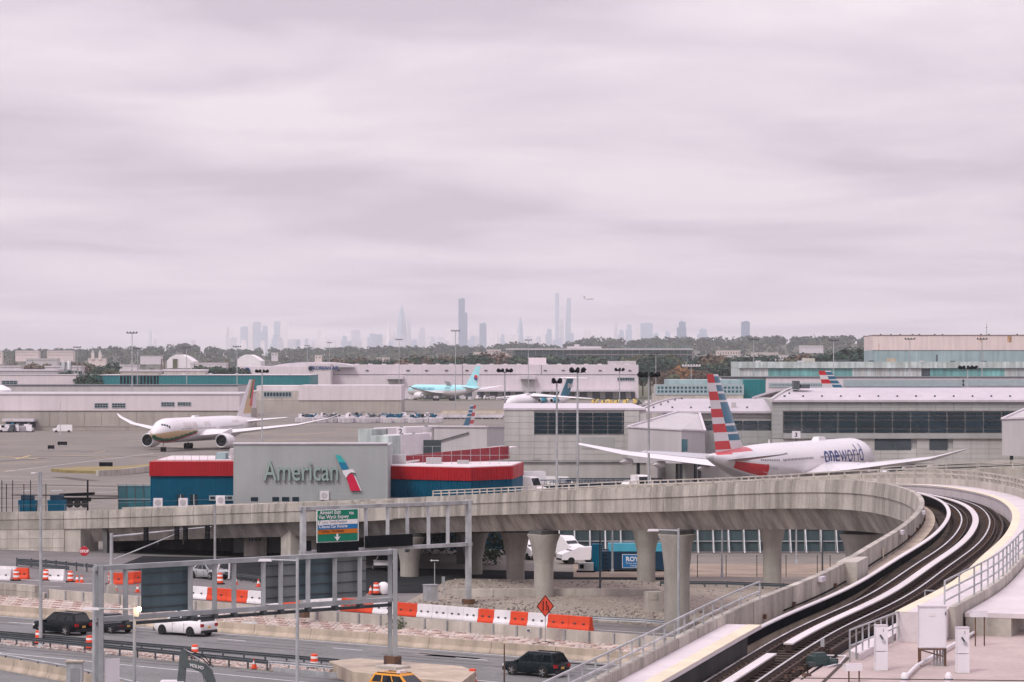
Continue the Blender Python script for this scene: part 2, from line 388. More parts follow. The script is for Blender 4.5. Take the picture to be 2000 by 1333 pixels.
# gravel bed under the viaduct
g = MB(); nx, ny = 40, 14
q0, q1, q2, q3 = P(770, 1186, 1.1), P(1560, 1240, 1.1), P(1700, 1135, 1.1), P(880, 1128, 1.1)
V = []
for j in range(ny+1):
    for i in range(nx+1):
        a = q0+(q1-q0)*i/nx; b = q3+(q2-q3)*i/nx; c = a+(b-a)*j/ny
        edge = min(i, nx-i, j, ny-j); c.z = (1.0 if edge == 0 else 1.12+.2*min(1, edge/4)*math.sin(math.pi*i/nx)+rr.uniform(-.03, .03)); V.append(c)
g.add(V, [(j*(nx+1)+i, j*(nx+1)+i+1, (j+1)*(nx+1)+i+1, (j+1)*(nx+1)+i) for j in range(ny) for i in range(nx)])
struct('gravel_bed', g, 'gravel', smooth=True)
st = MB()
for i in range(2600):
    a, b, c, d = q0, q1, q2, q3; u, v = rr.uniform(.02, .98), rr.random()**1.7*.9
    p = (a+(b-a)*u)+((d+(c-d)*u)-(a+(b-a)*u))*v; s = rr.uniform(.07, .2)
    st.box((p.x, p.y, 1.17+.12*math.sin(math.pi*u)), (s*1.4, s, s*.8), rr.random()*3, rr.choice((0, 0, 1)), .6, .6)
mat('pebble', (.33, .30, .26), .9, .25, 3.); mat('pebble_dark', (.15, .13, .115), .9, .25, 3.)
st.build('gravel_stones', ['pebble', 'pebble_dark'], bpy.data.objects['gravel_bed'], kind='stuff')
# patch of paved ground behind the viaduct
g = MB(); a = [P(1120, 1128, 1.0), P(1760, 1128, 1.0), P(1760, 1102, 1.0), P(1120, 1102, 1.0)]
g.sheet([(p.x, p.y, 1.02 if p.y < 300 else 1.03) for p in a]); struct('works_yard', g, 'yard')

# tar sealed slab joints, rubber marks and repair patches
mat('joint_tar', (.10, .088, .08), .9, .2, .5, spec=.05); mat('asphalt_patch', (.125, .12, .12), .9, .2, .5, fine=.15, spec=.05); mat('asphalt_worn', (.20, .19, .185), .9, .15, .5, fine=.15, spec=.05)
g = MB()
for k in range(46):
    y = 345+k*15+(k*k)*.12
    if y > 1500: break
    g.sheet([(-y*.19-8, y, gz(y)+.006), (y*.19, y-26, gz(y-26)+.006), (y*.19, y-25.75, gz(y-25.75)+.006), (-y*.19-8, y+.25, gz(y+.25)+.006)])
g.build('apron_joints', 'joint_tar', bpy.data.objects['apron'])
g = MB(); rj = random.Random(17)
for k in range(26):
    a = P(rj.uniform(-40, 760), rj.uniform(858, 985), 0); L = rj.uniform(6, 40); d = Vector((rj.uniform(-1, 1), rj.uniform(-.35, .35), 0)).normalized(); n = Vector((-d.y, d.x, 0))*rj.uniform(.3, 2.2); z = gz(a.y)+.009
    q = [a-n, a+d*L-n, a+d*L+n, a+n]; g.sheet([(p.x, p.y, gz(p.y)+.009) for p in q])
g.build('repair_patches', 'joint_tar', bpy.data.objects['apron'])
g = MB(); g2_ = MB()
for off in (2.2, 3.6, 5.6, 7.2, 16.0, 17.6, 19.6, 21.0):
    for t in range(-70, 66, 17):
        t0 = t+rj.uniform(0, 6); t1 = t0+rj.uniform(8, 17); g.sheet([J(t0, .003)-RN*(off-.25), J(t1, .003)-RN*(off-.25), J(t1, .003)-RN*(off+.25), J(t0, .003)-RN*(off+.25)])
for k in range(18):
    t0 = rj.uniform(-60, 55); o_ = rj.uniform(1.5, 8.5); L = rj.uniform(1.5, 7); w2 = rj.uniform(.4, 1.3); g2_.sheet([J(t0, .0045)-RN*o_, J(t0+L, .0045)-RN*o_, J(t0+L, .0045)-RN*(o_+w2), J(t0, .0045)-RN*(o_+w2)])
g.build('tyre_tracks', 'asphalt_patch', bpy.data.objects['lower_road']); g2_.build('repair_patches', 'asphalt_worn', bpy.data.objects['lower_road'])
# ================================================================== elevated railway guideway
PAR = [(-5.7, 48, 13.1), (-3.1, 58, 13.15), (0, 70, 13.25), (2.78, 80.6, 13.35), (7.9, 100.1, 13.6), (11.6, 111, 13.8), (15, 124.8, 14.0), (17.8, 136.4, 14.1), (20.8, 151.9, 14.15), (22.4, 163, 14.15),
       (23.3, 172.7, 14.15), (23.5, 184.7, 14.05), (23.0, 192.8, 13.95), (21.7, 199, 13.8), (17.9, 211, 13.2), (12.5, 230, 12.05), (8.3, 243, 11.3), (2.6, 257, 10.5), (-4.7, 275, 9.35), (-12.4, 290, 8.3),
       (-21.8, 303, 7.3), (-32.3, 314, 6.4), (-44, 322, 5.6), (-56, 328, 5.1), (-72, 335, 4.6), (-95, 342, 4.2)]
lp = smooth_path(catmull(PAR, 1.5), 14)
NR = normals(lp)
TR = [a+n*2.75-Vector((0, 0, .75)) for a, n in zip(lp, NR)]        # rail-top centre line
def sm(D): t = min(1, max(0, (D-100)/45)); return t*t*(3-2*t)
TK = [a+n*(2.12+.63*sm(a.y))-Vector((0, 0, .92-.17*sm(a.y))) for a, n in zip(lp, NR)]   # rail-top centre line of the track itself
def idx(D, first=True):                                             # index where path reaches distance D
    return min(range(len(TR)), key=lambda i: abs(TR[i].y-D))
def seg(i0, i1, T=None): return (T or TR)[i0:i1+1], NR[i0:i1+1]
gw = thing('railway_guideway', 'long curved elevated concrete railway guideway sweeping across the picture on flared columns', 'viaduct', (3, 150, 1))
iend = min(range(len(TR)), key=lambda i: abs(lp[i].x+46.5))        # where the girder meets the abutment
ni = len(TR)
GIR = [(-2.72, -.62), (-2.72, -1.02), (-2.45, -1.06), (-1.75, -2.3), (-1.5, -2.68), (1.9, -2.68), (2.15, -2.3), (3.2, -1.06), (3.62, -1.02), (3.62, -.62)]
def piece(prof, i0, i1, name, m, gap=.028, parent=None, T=None):
    p, n = seg(i0, i1, T); p = [q.copy() for q in p]
    d0 = (p[1]-p[0]).normalized()*gap; d1 = (p[-1]-p[-2]).normalized()*gap
    p[0] = p[0]+d0; p[-1] = p[-1]-d1
    return sweep(p, prof, nr=n).build(name, m, parent or gw, world=True)
PARP = [(-3.03, -.10), (-2.92, .75), (-2.66, .75), (-2.66, -.62), (-2.73, -1.2), (-2.98, -1.2), (-2.95, -.15), (-2.95, -.11)]
OUTN = [(3.42, -.6), (3.42, .46), (3.64, .46), (3.66, -1.1), (3.6, -1.1)]
OUTW = [(3.42, -.6), (3.42, .82), (3.64, .82), (3.70, -1.1), (3.6, -1.1)]
for i in range(0, ni-3, 2):
    j = i+2
    if j <= iend: piece(GIR, i, j, 'girder_segment', 'concrete', .012)
    piece(PARP, i, j, 'parapet_panel', 'concrete')
    if TR[i].y > 100 and j <= iend: piece(OUTN if TR[i].y < 168 else OUTW, i, j, 'outer_wall_panel', 'concrete_light')
# ledge at the foot of the inner parapet, curb and outer walkway
i88, i235 = idx(101), idx(240)
p, n = seg(0, i235)
sweep(p, rectp(-2.655, -2.1, -.6, -.12), nr=n).build('inner_ledge', 'concrete_tan', gw, world=True)
p, n = seg(i88, iend-4); sweep(p, [(1.9, -.6), (1.9, .30), (1.86, .30), (1.86, .40), (3.415, .40), (3.415, -.6)], nr=n).build('outer_walkway', 'slab_white', gw, world=True)
sweep(p, rectp(1.85, 2.25, .39, .404), nr=n).build('walkway_edge', 'yellow_edge', gw, world=True)
# near inner walkway
inw = idx(95.5); p, n = seg(0, inw)
sweep(p, [(-2.65, .30), (-2.65, .46), (-1.5, .46), (-1.5, .33), (-1.56, .30)], nr=n).build('inner_walkway', 'slab_white', gw, world=True)
sweep(p, rectp(-2.65, -1.95, -.5, .295), nr=n).build('walkway_support', 'concrete_dark', gw, world=True)
sweep(p, rectp(-1.95, -1.495, .45, .466), nr=n).build('walkway_edge', 'yellow_edge', gw, world=True)
# trough floor and track
p, n = seg(0, i235, TK)
mat('track_bed', (.075, .055, .042), .95, .3, .6, .4, fine=.3, c2=(.032, .028, .026), spec=.05)
sweep(p, rectp(-1.9, 1.95, -.72, -.40), nr=n).build('track_bed', 'track_bed', gw, world=True)
for u in (-.7175, .7175):
    sweep(p, [(u-.07, -.17), (u-.03, -.05), (u-.035, 0), (u+.035, 0), (u+.03, -.05), (u+.07, -.17)], nr=n).build('running_rail', 'rail_side', gw, world=True)
    sweep(p, rectp(u-.036, u+.036, .001, .012), nr=n).build('rail_head', 'rail_steel', gw, world=True)
# guard/guide rails beside the running rails
for u in (-.42, .98): sweep(p, rectp(u-.025, u+.025, -.16, -.06), nr=n).build('check_rail', 'rail_side', gw, world=True)
# linear motor reaction plate in lengths, power rail cover
def plates(u0, u1, w0, w1, d0, d1, step, name, m, gaps=()):
    i0, i1 = idx(d0), idx(d1); i = i0
    while i < i1:
        j = min(i+step, i1); mid = TR[(i+j)//2].y
        piece(rectp(u0, u1, w0, w1), i, j, name, m, .02 if not any(a < mid < b for a, b in gaps) else .5, T=TK); i = j
plates(-.155, .155, .02, .07, 60, 92, 6, 'reaction_plate', 'lim')
plates(-.155, .155, .02, .07, 95, 240, 8, 'reaction_plate', 'lim')
p2, n2 = seg(idx(60), idx(92), TK); sweep(p2, rectp(-.1, .1, -.2, .015), nr=n2).build('plate_support', 'rail_side', gw, world=True)
p2, n2 = seg(idx(95), idx(240), TK); sweep(p2, rectp(-.1, .1, -.2, .015), nr=n2).build('plate_support', 'rail_side', gw, world=True)
plates(-1.48, -1.29, .27, .32, 94.5, 240, 8, 'power_rail_cover', 'lim')
p2, n2 = seg(idx(94.5), idx(240), TK); sweep(p2, rectp(-1.46, -1.40, -.1, .265), nr=n2).build('power_rail_board', 'black', gw, world=True)
sweep(p2, rectp(1.32, 1.42, -.35, -.1), nr=n2).build('cable_duct', 'rail_side', gw, world=True)
# sleepers
tie = MB().box((0, 0, -.21), (2.3, .26, .14)).mesh('sleeper', 'rail_side'); inv = ROOTM[gw.name].inverted()
fine = catmull([tuple(q) for q in TK[:i235+1]], .72); fn = normals(fine)
for q, nn in list(zip(fine, fn))[20:300]:
    link('sleeper', tie, gw, loc=inv @ (q-Vector((0, 0, .06))), rz=math.atan2(nn.y, nn.x))
fs = MB()
for q, nn in list(zip(fine, fn))[20:300]:
    for u in (-.7175, .7175):
        for k in (-.11, .11): fs.box(q+nn*(u+k)+Vector((0, 0, -.155)), (.09, .12, .07), math.atan2(nn.y, nn.x))
fs.build('rail_fasteners', 'rust', gw, world=True, kind='stuff')
for u, w_ in ((.35, -.30), (-.95, -.28), (1.55, -.30)): sweep(fine[10:300], rectp(u-.03, u+.03, w_, w_+.05), nr=fn[10:300]).build('cable', 'black', gw, world=True)
# emergency lights, call boxes and plates on the inner parapet
def on_parapet(D, w_, prof, m, name):
    i = idx(D); q = TR[i]; nn = NR[i]; c = q+nn*(-2.6)+Vector((0, 0, w_)); MB().box(c, prof, math.atan2(nn.y, nn.x)).build(name, m, gw, world=True)
for D in (109, 134.5, 151): on_parapet(D, .62, (.22, .75, .18), 'white_metal', 'light_box')
for D in (76, 81, 86, 92, 97, 101, 105, 112, 139, 144, 147.5, 154): on_parapet(D, .12, (.1, .16, .16), 'rust', 'anchor_bracket')
on_parapet(127, .2, (.03, .22, .45), 'yellow_edge', 'warning_plate')
on_parapet(117.5, .0, (.8, 3.4, 1.5), 'concrete_light', 'parapet_pilaster')
p2, n2 = seg(idx(104), idx(170)); sweep(p2, rectp(-2.65, -2.6, .02, .06), nr=n2).build('cable', 'black', gw, world=True)
# abutment block and retaining wall at the far end
a = lp[iend]; b = lp[min(iend+3, ni-1)]
MB().box((a.x-1.6, a.y+2.6, a.z/2-.3), (3.6, 3.2, a.z-1.15), math.atan2(-NR[iend].x, NR[iend].y)).build('abutment', 'concrete_light', gw, world=True)
wl = lp[iend+2:]
for i in range(0, len(wl)-2, 1):
    q0, q1 = wl[i], wl[i+1]; n0 = NR[iend+2+i]; L = (q1-q0).length; c = (q0+q1)/2-n0*.02; top = q0.z-1.97
    for k in range(4):
        z0 = top-(k+1)*1.02; z1 = top-k*1.02
        if z1 < .3: continue
        MB().box((c.x, c.y, (z0+z1)/2), (L-.03, .3, z1-z0-.03), math.atan2(q1.y-q0.y, q1.x-q0.x)).build('wall_panel', 'concrete_light', gw, world=True)
sweep([q-NR[iend+2+k]*-.35 for k, q in enumerate(wl)], rectp(-.2, .2, -6, -1.9)).build('wall_backing', 'concrete_dark', gw, world=True)
# columns: tapered octagonal-round shafts with flared heads
def column(x, D, zb, r, rt, parent, rz, m='concrete_column'):
    X = XD(x, D); i = min(range(len(PTHS[parent.name])), key=lambda k: (PTHS[parent.name][k].xy-Vector((X, D))).length)
    top = PTHS[parent.name][i].z-2.70; c = (X, D, 0); mb = MB(); hh = top-.25
    mb.lathe([(r, zb-1), (r, hh-2.6), (r*1.03, hh-2.4), (rt*.82, hh-.75), (rt, hh-.1), (rt, hh)], c, n=28)
    mb.build('column', m, parent, smooth=True, world=True)
    MB().box((X, D, hh+.17), (rt*1.3, rt*1.3, .34), rz).build('bearing', 'concrete_dark', parent, world=True)
PTHS = {gw.name: TR}
column(1062, 258.5, 0, .84, 1.42, gw, .6); column(1322, 229, 0, .98, 1.45, gw, .9); column(1685, 203, 0, 1.0, 1.6, gw, 1.2)
column(800, 287, 0, .9, 1.5, gw, .6)
MB().box((XD(585, 305), 307.0, 3.0), (3.4, 2.4, 3.4), .5).build('pier', 'concrete_light', gw, world=True)
# railings
inner = [q+n_*(-2.78)+Vector((0, 0, .75)) for q, n_ in zip(*seg(0, idx(101)))]
railing(gw, inner, .56, (.55, .22), 1.5, 'galv', .05, .05)
outer = [q+n_*3.53+Vector((0, 0, .82)) for q, n_ in zip(TR, NR)]
o0, o1 = idx(101), min(range(ni), key=lambda i: abs(lp[i].x+13.5))
i168 = next(i for i in range(ni) if TR[i].y >= 168)
railing(gw, [q-Vector((0, 0, .36)) for q in outer[o0:i168+1]], 1.0, (1.0, .66, .33), 1.5, 'galv', .055, .05)
railing(gw, outer[i168:o1], .58, (.58, .3), 1.5, 'concrete_light', .13, .09)
thin = [q+Vector((0, 0, .0)) for q in lp[o1:ni]]
railing(gw, thin, .75, (.72,), 4.5, 'galv', .03, .012, 'fence_post')
# ---------------- second guideway behind
P2 = [(95, 232, 13.6), (60, 250, 12.5), (40, 261, 11.5), (24, 271, 10.2), (12, 278, 9.3), (0, 284, 8.4), (-12, 293, 7.2), (-18, 298, 6.6)]
t2 = smooth_path(catmull(P2, 3.0), 6); n2_ = normals(t2)
g2 = thing('rear_guideway', 'second concrete railway guideway running behind the front one at the right', 'viaduct', (24, 271, 1))
PTHS[g2.name] = t2
for i in range(0, len(t2)-1):
    sweep([t2[i], t2[i+1]], GIR, nr=n2_[i:i+2]).build('girder_segment', 'concrete', g2, world=True)
    for s_ in (1, -1): sweep([t2[i], t2[i+1]], [(u*s_, w_) for u, w_ in OUTW][::s_], nr=n2_[i:i+2]).build('outer_wall_panel', 'concrete', g2, world=True)
fr = [q+n_*3.53+Vector((0, 0, .82)) for q, n_ in zip(t2, n2_)]; railing(g2, fr[:24], .5, (.5, .25), 3., 'concrete_light', .09, .07)
fr = [q-n_*3.53+Vector((0, 0, .82)) for q, n_ in zip(t2, n2_)]; railing(g2, fr[:24], .5, (.5, .25), 3., 'concrete_light', .09, .07)
for x, D in ((1508, 273), (1262, 277), (1007, 283), (925, 290), ): column(x, D, 0, .85, 1.5, g2, .7)
# ---------------- near service deck to the right of the track
dz = TK[idx(92)].z-.30
edge = [q+n_*1.35 for q, n_ in zip(*seg(idx(56), idx(108), TK))]
poly = [(q.x, q.y) for q in edge]+[(70, 130), (70, 54)]
g = MB(); g.prism(poly[::-1], dz-1.2, dz); struct('service_deck', g, 'deck_pink')
DECK = bpy.data.objects['service_deck']
# ================================================================== buildings
class Bld:
    """a building: local x to the right along its front, y away from the camera, z up"""
    def __init__(s, name, label, x0, D, zb=None, rz=0., cat='building'):
        s.x0, s.D = x0, D; s.zb = gz(D) if zb is None else zb
        s.o = thing(name, label, cat, (XD(x0, D), D, s.zb), rz)
    def lx(s, x): return (x-s.x0)*s.D/F
    def lz(s, y): return ZD(y, s.D)-s.zb
    def box(s, name, x0, x1, yt, yb, y0, y1, m):          # picture columns/rows, local depth range
        z0 = 0 if yb is None else s.lz(yb)
        return MB().b2((s.lx(x0), y0, z0), (s.lx(x1), y1, s.lz(yt))).build(name, m, s.o)
    def grid(s, name, x0, x1, yt, yb, nx, nz, yoff, th, m, gap=.03, skip=(), zs=None):
        X0, X1, Z0, Z1 = s.lx(x0), s.lx(x1), s.lz(yb), s.lz(yt)
        zs = [s.lz(q) for q in zs] if zs else [Z1+(Z0-Z1)*k/nz for k in range(nz+1)]
        dx = (X1-X0)/nx; cache = {}
        for k in range(len(zs)-1):
            zt, zb = zs[k], zs[k+1]; h = zt-zb
            for i in range(nx):
                cx, cz = X0+(i+.5)*dx, (zt+zb)/2
                if any(s.lx(a) < cx < s.lx(b) and s.lz(d) < cz < s.lz(c) for a, b, c, d in skip): continue
                key = round(h, 3)
                if key not in cache: cache[key] = MB().box((0, 0, 0), (dx-gap, th, h-gap)).mesh(name, m)
                link(name, cache[key], s.o, loc=(cx, yoff, cz))
    def window(s, x0, x1, yt, yb, nx, nz, yoff=-.06, m='glass_dark', frame='mullion'):
        X0, X1, Z0, Z1 = s.lx(x0), s.lx(x1), s.lz(yb), s.lz(yt); t = (X1-X0)*.012+.03
        wf = MB(); cx, cz = (X0+X1)/2, (Z0+Z1)/2
        for z in (Z0, Z1): wf.b2((X0-t, yoff-.05, z-t), (X1+t, yoff+.05, z+t))
        for x in (X0, X1): wf.b2((x-t, yoff-.049, Z0+t), (x+t, yoff+.049, Z1-t))
        for i in range(1, nx): wf.b2((X0+(X1-X0)*i/nx-t*.6, yoff-.045, Z0+t), (X0+(X1-X0)*i/nx+t*.6, yoff+.045, Z1-t))
        for k in range(1, nz): wf.b2((X0+t, yoff-.04, Z0+(Z1-Z0)*k/nz-t*.6), (X1-t, yoff+.04, Z0+(Z1-Z0)*k/nz+t*.6))
        f = wf.build('window', frame, s.o)
        dx, dz = (X1-X0)/nx, (Z1-Z0)/nz; pm = MB().box((0, 0, 0), (dx-t*1.3, .03, dz-t*1.3)).mesh('pane', m)
        for i in range(nx):
            for k in range(nz): link('pane', pm, f, loc=(X0+(i+.5)*dx, yoff+.01, Z0+(k+.5)*dz))
def ribs(root, x0, x1, z0, z1, y, n, name, m, d=.06, duty=.5):
    mb = MB(); dx = (x1-x0)/n
    for i in range(n): mb.b2((x0+i*dx, y-d, z0), (x0+(i+duty)*dx, y, z1))
    return mb.build(name, m, root)
# ---------------- passenger terminal, west block
T1 = Bld('terminal_block', 'flat roofed grey panelled terminal block with banded glass behind the parked vans', 985, 480)
T1.box('core', 985, 1262, 801, None, .25, 55, 'panel_beige')
T1.grid('cladding_panel', 985, 1248, 801, 900, 9, 8, .12, .22, 'panel_beige', .035, skip=[(1040, 1230, 806, 847)])
T1.grid('glass_pane', 1041, 1245, 806, 848, 7, 5, .06, .05, 'glass_dark', .12)
T1.box('roof_edge', 983, 1262, 797.5, 801.2, -.15, 55.2, 'white_metal')
T1.box('soffit_band', 984.5, 1262, 900.4, 903, -.1, .3, 'panel_grey')
T1.box('louvre', 1136, 1200, 854, 877, -.05, .1, 'panel_grey')
T1.box('louvre', 1040, 1056, 894, 899, -.08, .02, 'panel_grey'); T1.box('louvre', 1218, 1234, 894, 899, -.08, .02, 'panel_grey')
T1.box('ground_floor', 990, 1262, 903.2, None, 1.2, 3, 'opening')
T1.grid('garage_door', 1000, 1250, 912, 955, 6, 1, 1.0, .25, 'panel_grey', .5)
# ---------------- terminal, middle block under a low vault
T2 = Bld('terminal_block', 'middle terminal block under a low white vault behind the striped tail', 1250, 508)
T2.box('core', 1300, 1520, 803, None, .3, 30, 'panel_beige')
T2.grid('cladding_panel', 1352, 1512, 803, 905, 5, 8, .15, .22, 'panel_grey', .035, skip=[(1364, 1512, 821, 846)])
T2.grid('glass_pane', 1362, 1510, 821.5, 846, 5, 3, .08, .05, 'glass_dark', .12)
def vault(b, x0, x1, shear, ye, yr, depth, name='vault_roof', m='roof_white', over=.5):
    z0, z1 = b.lz(ye), ZD(yr, b.D+depth/2)-b.zb; n = 12; A, Bq = [], []
    for i in range(n+1):
        t = i/n; a = math.pi*(1-t)*.5 if t < 1 else 0
        y = -over+(depth/2+over)*t; z = z0+(z1-z0)*math.sin(t*math.pi/2)
        A.append((b.lx(x0)+shear*t, y, z)); Bq.append((b.lx(x1), y, z))
    A2 = [(x, 2*(depth/2)-y, z) for x, y, z in A[::-1]][1:]; B2 = [(x, depth-y, z) for x, y, z in Bq[::-1]][1:]
    mb = MB(); mb.strip(A+A2, Bq+B2); k = len(A+A2)
    low = [(x, y, z-.35) for x, y, z in A+A2]; lowb = [(x, y, z-.35) for x, y, z in Bq+B2]
    mb.strip(A+A2, low); mb.strip(low, lowb); mb.strip([A[0], Bq[0]], [low[0], lowb[0]]); o = mb.build(name, m, b.o, smooth=30)
    s = MB(); nb = round((b.lx(x1)-b.lx(x0)-shear*.3)/3.2)
    sn = MB().box((0, 0, .12), (.28, .28, .3)).mesh('snow_guard', 'galv_dark')
    for i in range(nb):
        link('snow_guard', sn, b.o, loc=(b.lx(x0)+1.2+shear*.2+i*3.2, A[2][1], A[2][2]))
    for i in range(2, n-1, 2): link('snow_guard', sn, b.o, loc=(A[i][0]+1.5, A[i][1], A[i][2]))
    e_ = MB(); sweep([Vector(q) for q in A], rectp(-.3, .25, -.3, .22), e_); e_.build('roof_trim', 'pale_grey', b.o)
vault(T2, 1245, 1512, 8.3, 803.5, 779, 36)
T2.box('roof_vent', 1432, 1440, 787, 798, 3, 4, 'pale_grey')
# ---------------- terminal, east block
T3 = Bld('terminal_block', 'long east terminal block with tall banded glass under a white vault', 1508, 505)
T3.box('core', 1509, 2140, 781.5, None, .3, 34, 'panel_grey')
T3.grid('cladding_panel', 1508, 2075, 782, 803, 16, 3, .14, .26, 'panel_grey', .035)
T3.grid('cladding_panel', 1508, 1529, 803, 857, 1, 6, .14, .26, 'panel_grey', .035)
T3.grid('glass_pane', 1530, 2098, 804.5, 846, 16, 4, .1, .06, 'glass_dark', .16, zs=[804.5, 812.5, 820.5, 838, 846])
T3.box('ledge', 1529.2, 2140, 846.6, 857, -.35, .28, 'panel_grey')
T3.grid('cladding_panel', 1508, 2108, 857.6, 906, 17, 5, .16, .22, 'panel_beige', .035, skip=[(1710, 1780, 857, 880), (1812, 1852, 857, 880)])
T3.box('dark_bay', 1708, 1744, 857.8, 879.5, .0, .28, 'opening'); T3.box('dark_bay', 1744.6, 1779, 857.8, 879.5, .0, .28, 'opening'); T3.box('dark_bay', 1815, 1850, 857.8, 879.5, .0, .28, 'opening')
T3.box('ground_floor', 1512, 2140, 906.4, None, -.1, .25, 'opening')
vault(T3, 1506, 2140, 6.5, 781.5, 757.5, 40)
T3.box('roof_plant', 1560, 1572, 745, 762, 9, 12, 'galv_dark'); T3.box('roof_plant', 1574, 1592, 752, 760, 9, 11, 'galv_dark')
# ---------------- fixed boarding piers
def pier_box(name, label, pts, zt, zb, m='pale_grey', rails=()):
    """pts: footprint corners (X, Y); zt: roof height per corner"""
    c = Vector((sum(p[0] for p in pts)/len(pts), sum(p[1] for p in pts)/len(pts), 1.0))
    o = thing(name, label, 'boarding pier', c); n = len(pts)
    mb = MB(); V = [(p[0], p[1], zb) for p in pts]+[(p[0], p[1], z) for p, z in zip(pts, zt)]
    mb.add(V, [tuple(range(n))[::-1], tuple(range(n, 2*n))]+[(i, (i+1) % n, n+(i+1) % n, n+i) for i in range(n)]); mb.build('corridor', m, o, world=True)
    rf = MB()
    for i in range(n):
        j = (i+1) % n; rf.beam((pts[i][0], pts[i][1], zt[i]+.12), (pts[j][0], pts[j][1], zt[j]+.12), .4, .24)
    rf.build('roof_trim', 'white_metal', o, world=True)
    for p in pts:
        q = c+(Vector((p[0], p[1], 1))-c)*.8; MB().tube((q.x, q.y, .6), (q.x, q.y, zb+.02), .28, n=10).build('leg', 'galv_dark', o, world=True)
    return o
pb = pier_box('boarding_pier', 'grey sloped roof boarding pier left of the striped tail', [(XD(1226, 466), 466), (XD(1331, 462), 462), (XD(1377, 472), 472), (XD(1366, 508), 508), (XD(1322, 508), 508)], [11.3, 10.9, 10.5, 12.7, 12.9], 5.8)
MB().box((XD(1336, 462.6), 462.4, 8.6), (1.0, .5, 1.9), .7).build('window', 'glass_teal', pb, world=True)
pb2 = pier_box('boarding_pier', 'pale boarding pier cut off by the right edge of the picture', [(XD(1957, 448), 448), (XD(2090, 436), 436), (XD(2120, 500), 500), (XD(2010, 504), 504)], [12.9, 13.4, 14.2, 13.8], 7.5)
pb3 = pier_box('boarding_pier', 'grey box shaped boarding pier behind the red roof', [(XD(848, 432), 432), (XD(951, 426), 426), (XD(985, 470), 470), (XD(900, 476), 476)], [12.1, 12.2, 11.2, 11.1], 3.5)
MB().beam((XD(857, 431), 431.2, 10.1), (XD(915, 427.6), 427.8, 11.4), .15, .15).build('pipe', 'galv_dark', pb3, world=True)
# gate number boards
def gate_board(x, y, D, num, label):
    o = thing('gate_sign', label, 'sign', PD(x, y, D)); MB().box((0, 0, .45), (1.3, .35, 1.1)).build('board', 'white_paint', o)
    MB().box((0, .05, -.35), (.12, .12, .6)).build('post', 'galv_dark', o)
    text('number', num, .95, 'black', PD(x, y, D)+Vector((-.28, -.19, .12)), (1, 0, 0), (0, 0, 1), o, offset=.02)
gate_board(783, 849, 420, '2', 'white gate board showing two, on the farther jet bridge')
gate_board(834, 859, 418, '1', 'white gate board showing one, on the nearer jet bridge')
gate_board(1555, 855, 470, '3', 'white gate board showing three, above the oneworld jet')
# movable jet bridges
def jet_bridge(name, label, a, b, h, w_):
    a, b = Vector(a), Vector(b); o = thing(name, label, 'jet bridge', ((a+b)/2).xy.to_3d()+Vector((0, 0, 1)))
    MB().beam(a, b, w_, h).build('tunnel', 'white_paint', o, world=True)
    MB().beam(a+Vector((0, 0, h/2+.1)), b+Vector((0, 0, h/2+.1)), w_*.9, .18).build('roof', 'white_metal', o, world=True)
    d = (b-a).normalized(); MB().box(a-d*1.3, (3.0, 3.0, h*1.05), math.atan2(d.y, d.x)).build('cab', 'teal_worn', o, world=True)
    for t in (.35, .75):
        q = a+(b-a)*t; MB().box(q+Vector((0, -w_/2-.1, -.2)), (.5, .3, h+1.2)).build('frame_leg', 'steel_grey', o, world=True)
    MB().tube((*(a+(b-a)*.4).xy, .6), (*(a+(b-a)*.4).xy, a.z), .35).build('support', 'steel_grey', o, world=True)
    return o
jet_bridge('jet_bridge', 'white jet bridge reaching left behind the american sign wall', PD(742, 857, 428), PD(862, 852, 436), 2.7, 3.)
jb = jet_bridge('jet_bridge', 'nearer white jet bridge with dark open end behind the red roof', PD(765, 876, 412), PD(823, 873, 418), 3.4, 3.2)
MB().box(PD(841, 878, 416), (2.9, .6, 2.6), .1).build('dark_mouth', 'opening', jb, world=True)
# ---------------- american building
AB = Bld('ticketing_building', 'blue and red ribbed building with tall grey sign wall reading American', 294, 330, 1.0)
lx, lz = AB.lx, AB.lz
gx0, gx1 = (456-294)*322/F, (757-294)*322/F; off = XD(294, 322)-XD(294, 330); gx0 += off; gx1 += off
ztop = ZD(868, 322)-1
sw = MB().b2((gx0, -8, 0), (gx1, -6.8, ztop)).build('sign_wall', 'sign_wall', AB.o)
ribs(AB.o, gx0+.05, gx1-.05, .1, ztop-.05, -8.002, 60, 'wall_rib', 'sign_wall', .03, .15)
MB().b2((gx0-.06, -8.15, ztop+.003), (gx1+.06, -6.7, ztop+.16)).build('coping', 'white_metal', AB.o)
MB().b2((gx1-.45, -6.79, 0), (gx1-.01, 6, ztop-.2)).build('wing_wall', 'sign_wall', AB.o)
for i, (a, b) in enumerate([(490, 504), (532, 545), (551, 565), (571, 584)]):
    x_, y_ = (a-294)*322/F+off, (b-294)*322/F+off; mb = MB().b2((x_, -8.06, ZD(979, 322)-1), (y_, -7.9, ZD(971, 322)-1)); mb.build('window', 'glass_dark', AB.o)
zb_ = lz(902)
MB().b2((lx(294), 0, 0), (gx0-.02, 20, lz(930))).build('blue_wall', 'aa_blue', AB.o)
MB().b2((lx(294)-.1, -.25, lz(930)+.004), (gx0-.02, 20.1, zb_)).build('red_band', 'aa_red', AB.o)
ribs(AB.o, lx(294), gx0-.05, .02, lz(930)-.02, -.002, 30, 'blue_rib', 'aa_blue', .05, .35); ribs(AB.o, lx(294), gx0-.05, lz(930)+.02, zb_-.02, -.252, 30, 'red_rib', 'aa_red', .05, .35)
MB().b2((lx(300), 3, zb_+.004), (gx0-.2, 18, zb_+.1)).build('roof', 'slab_white', AB.o)
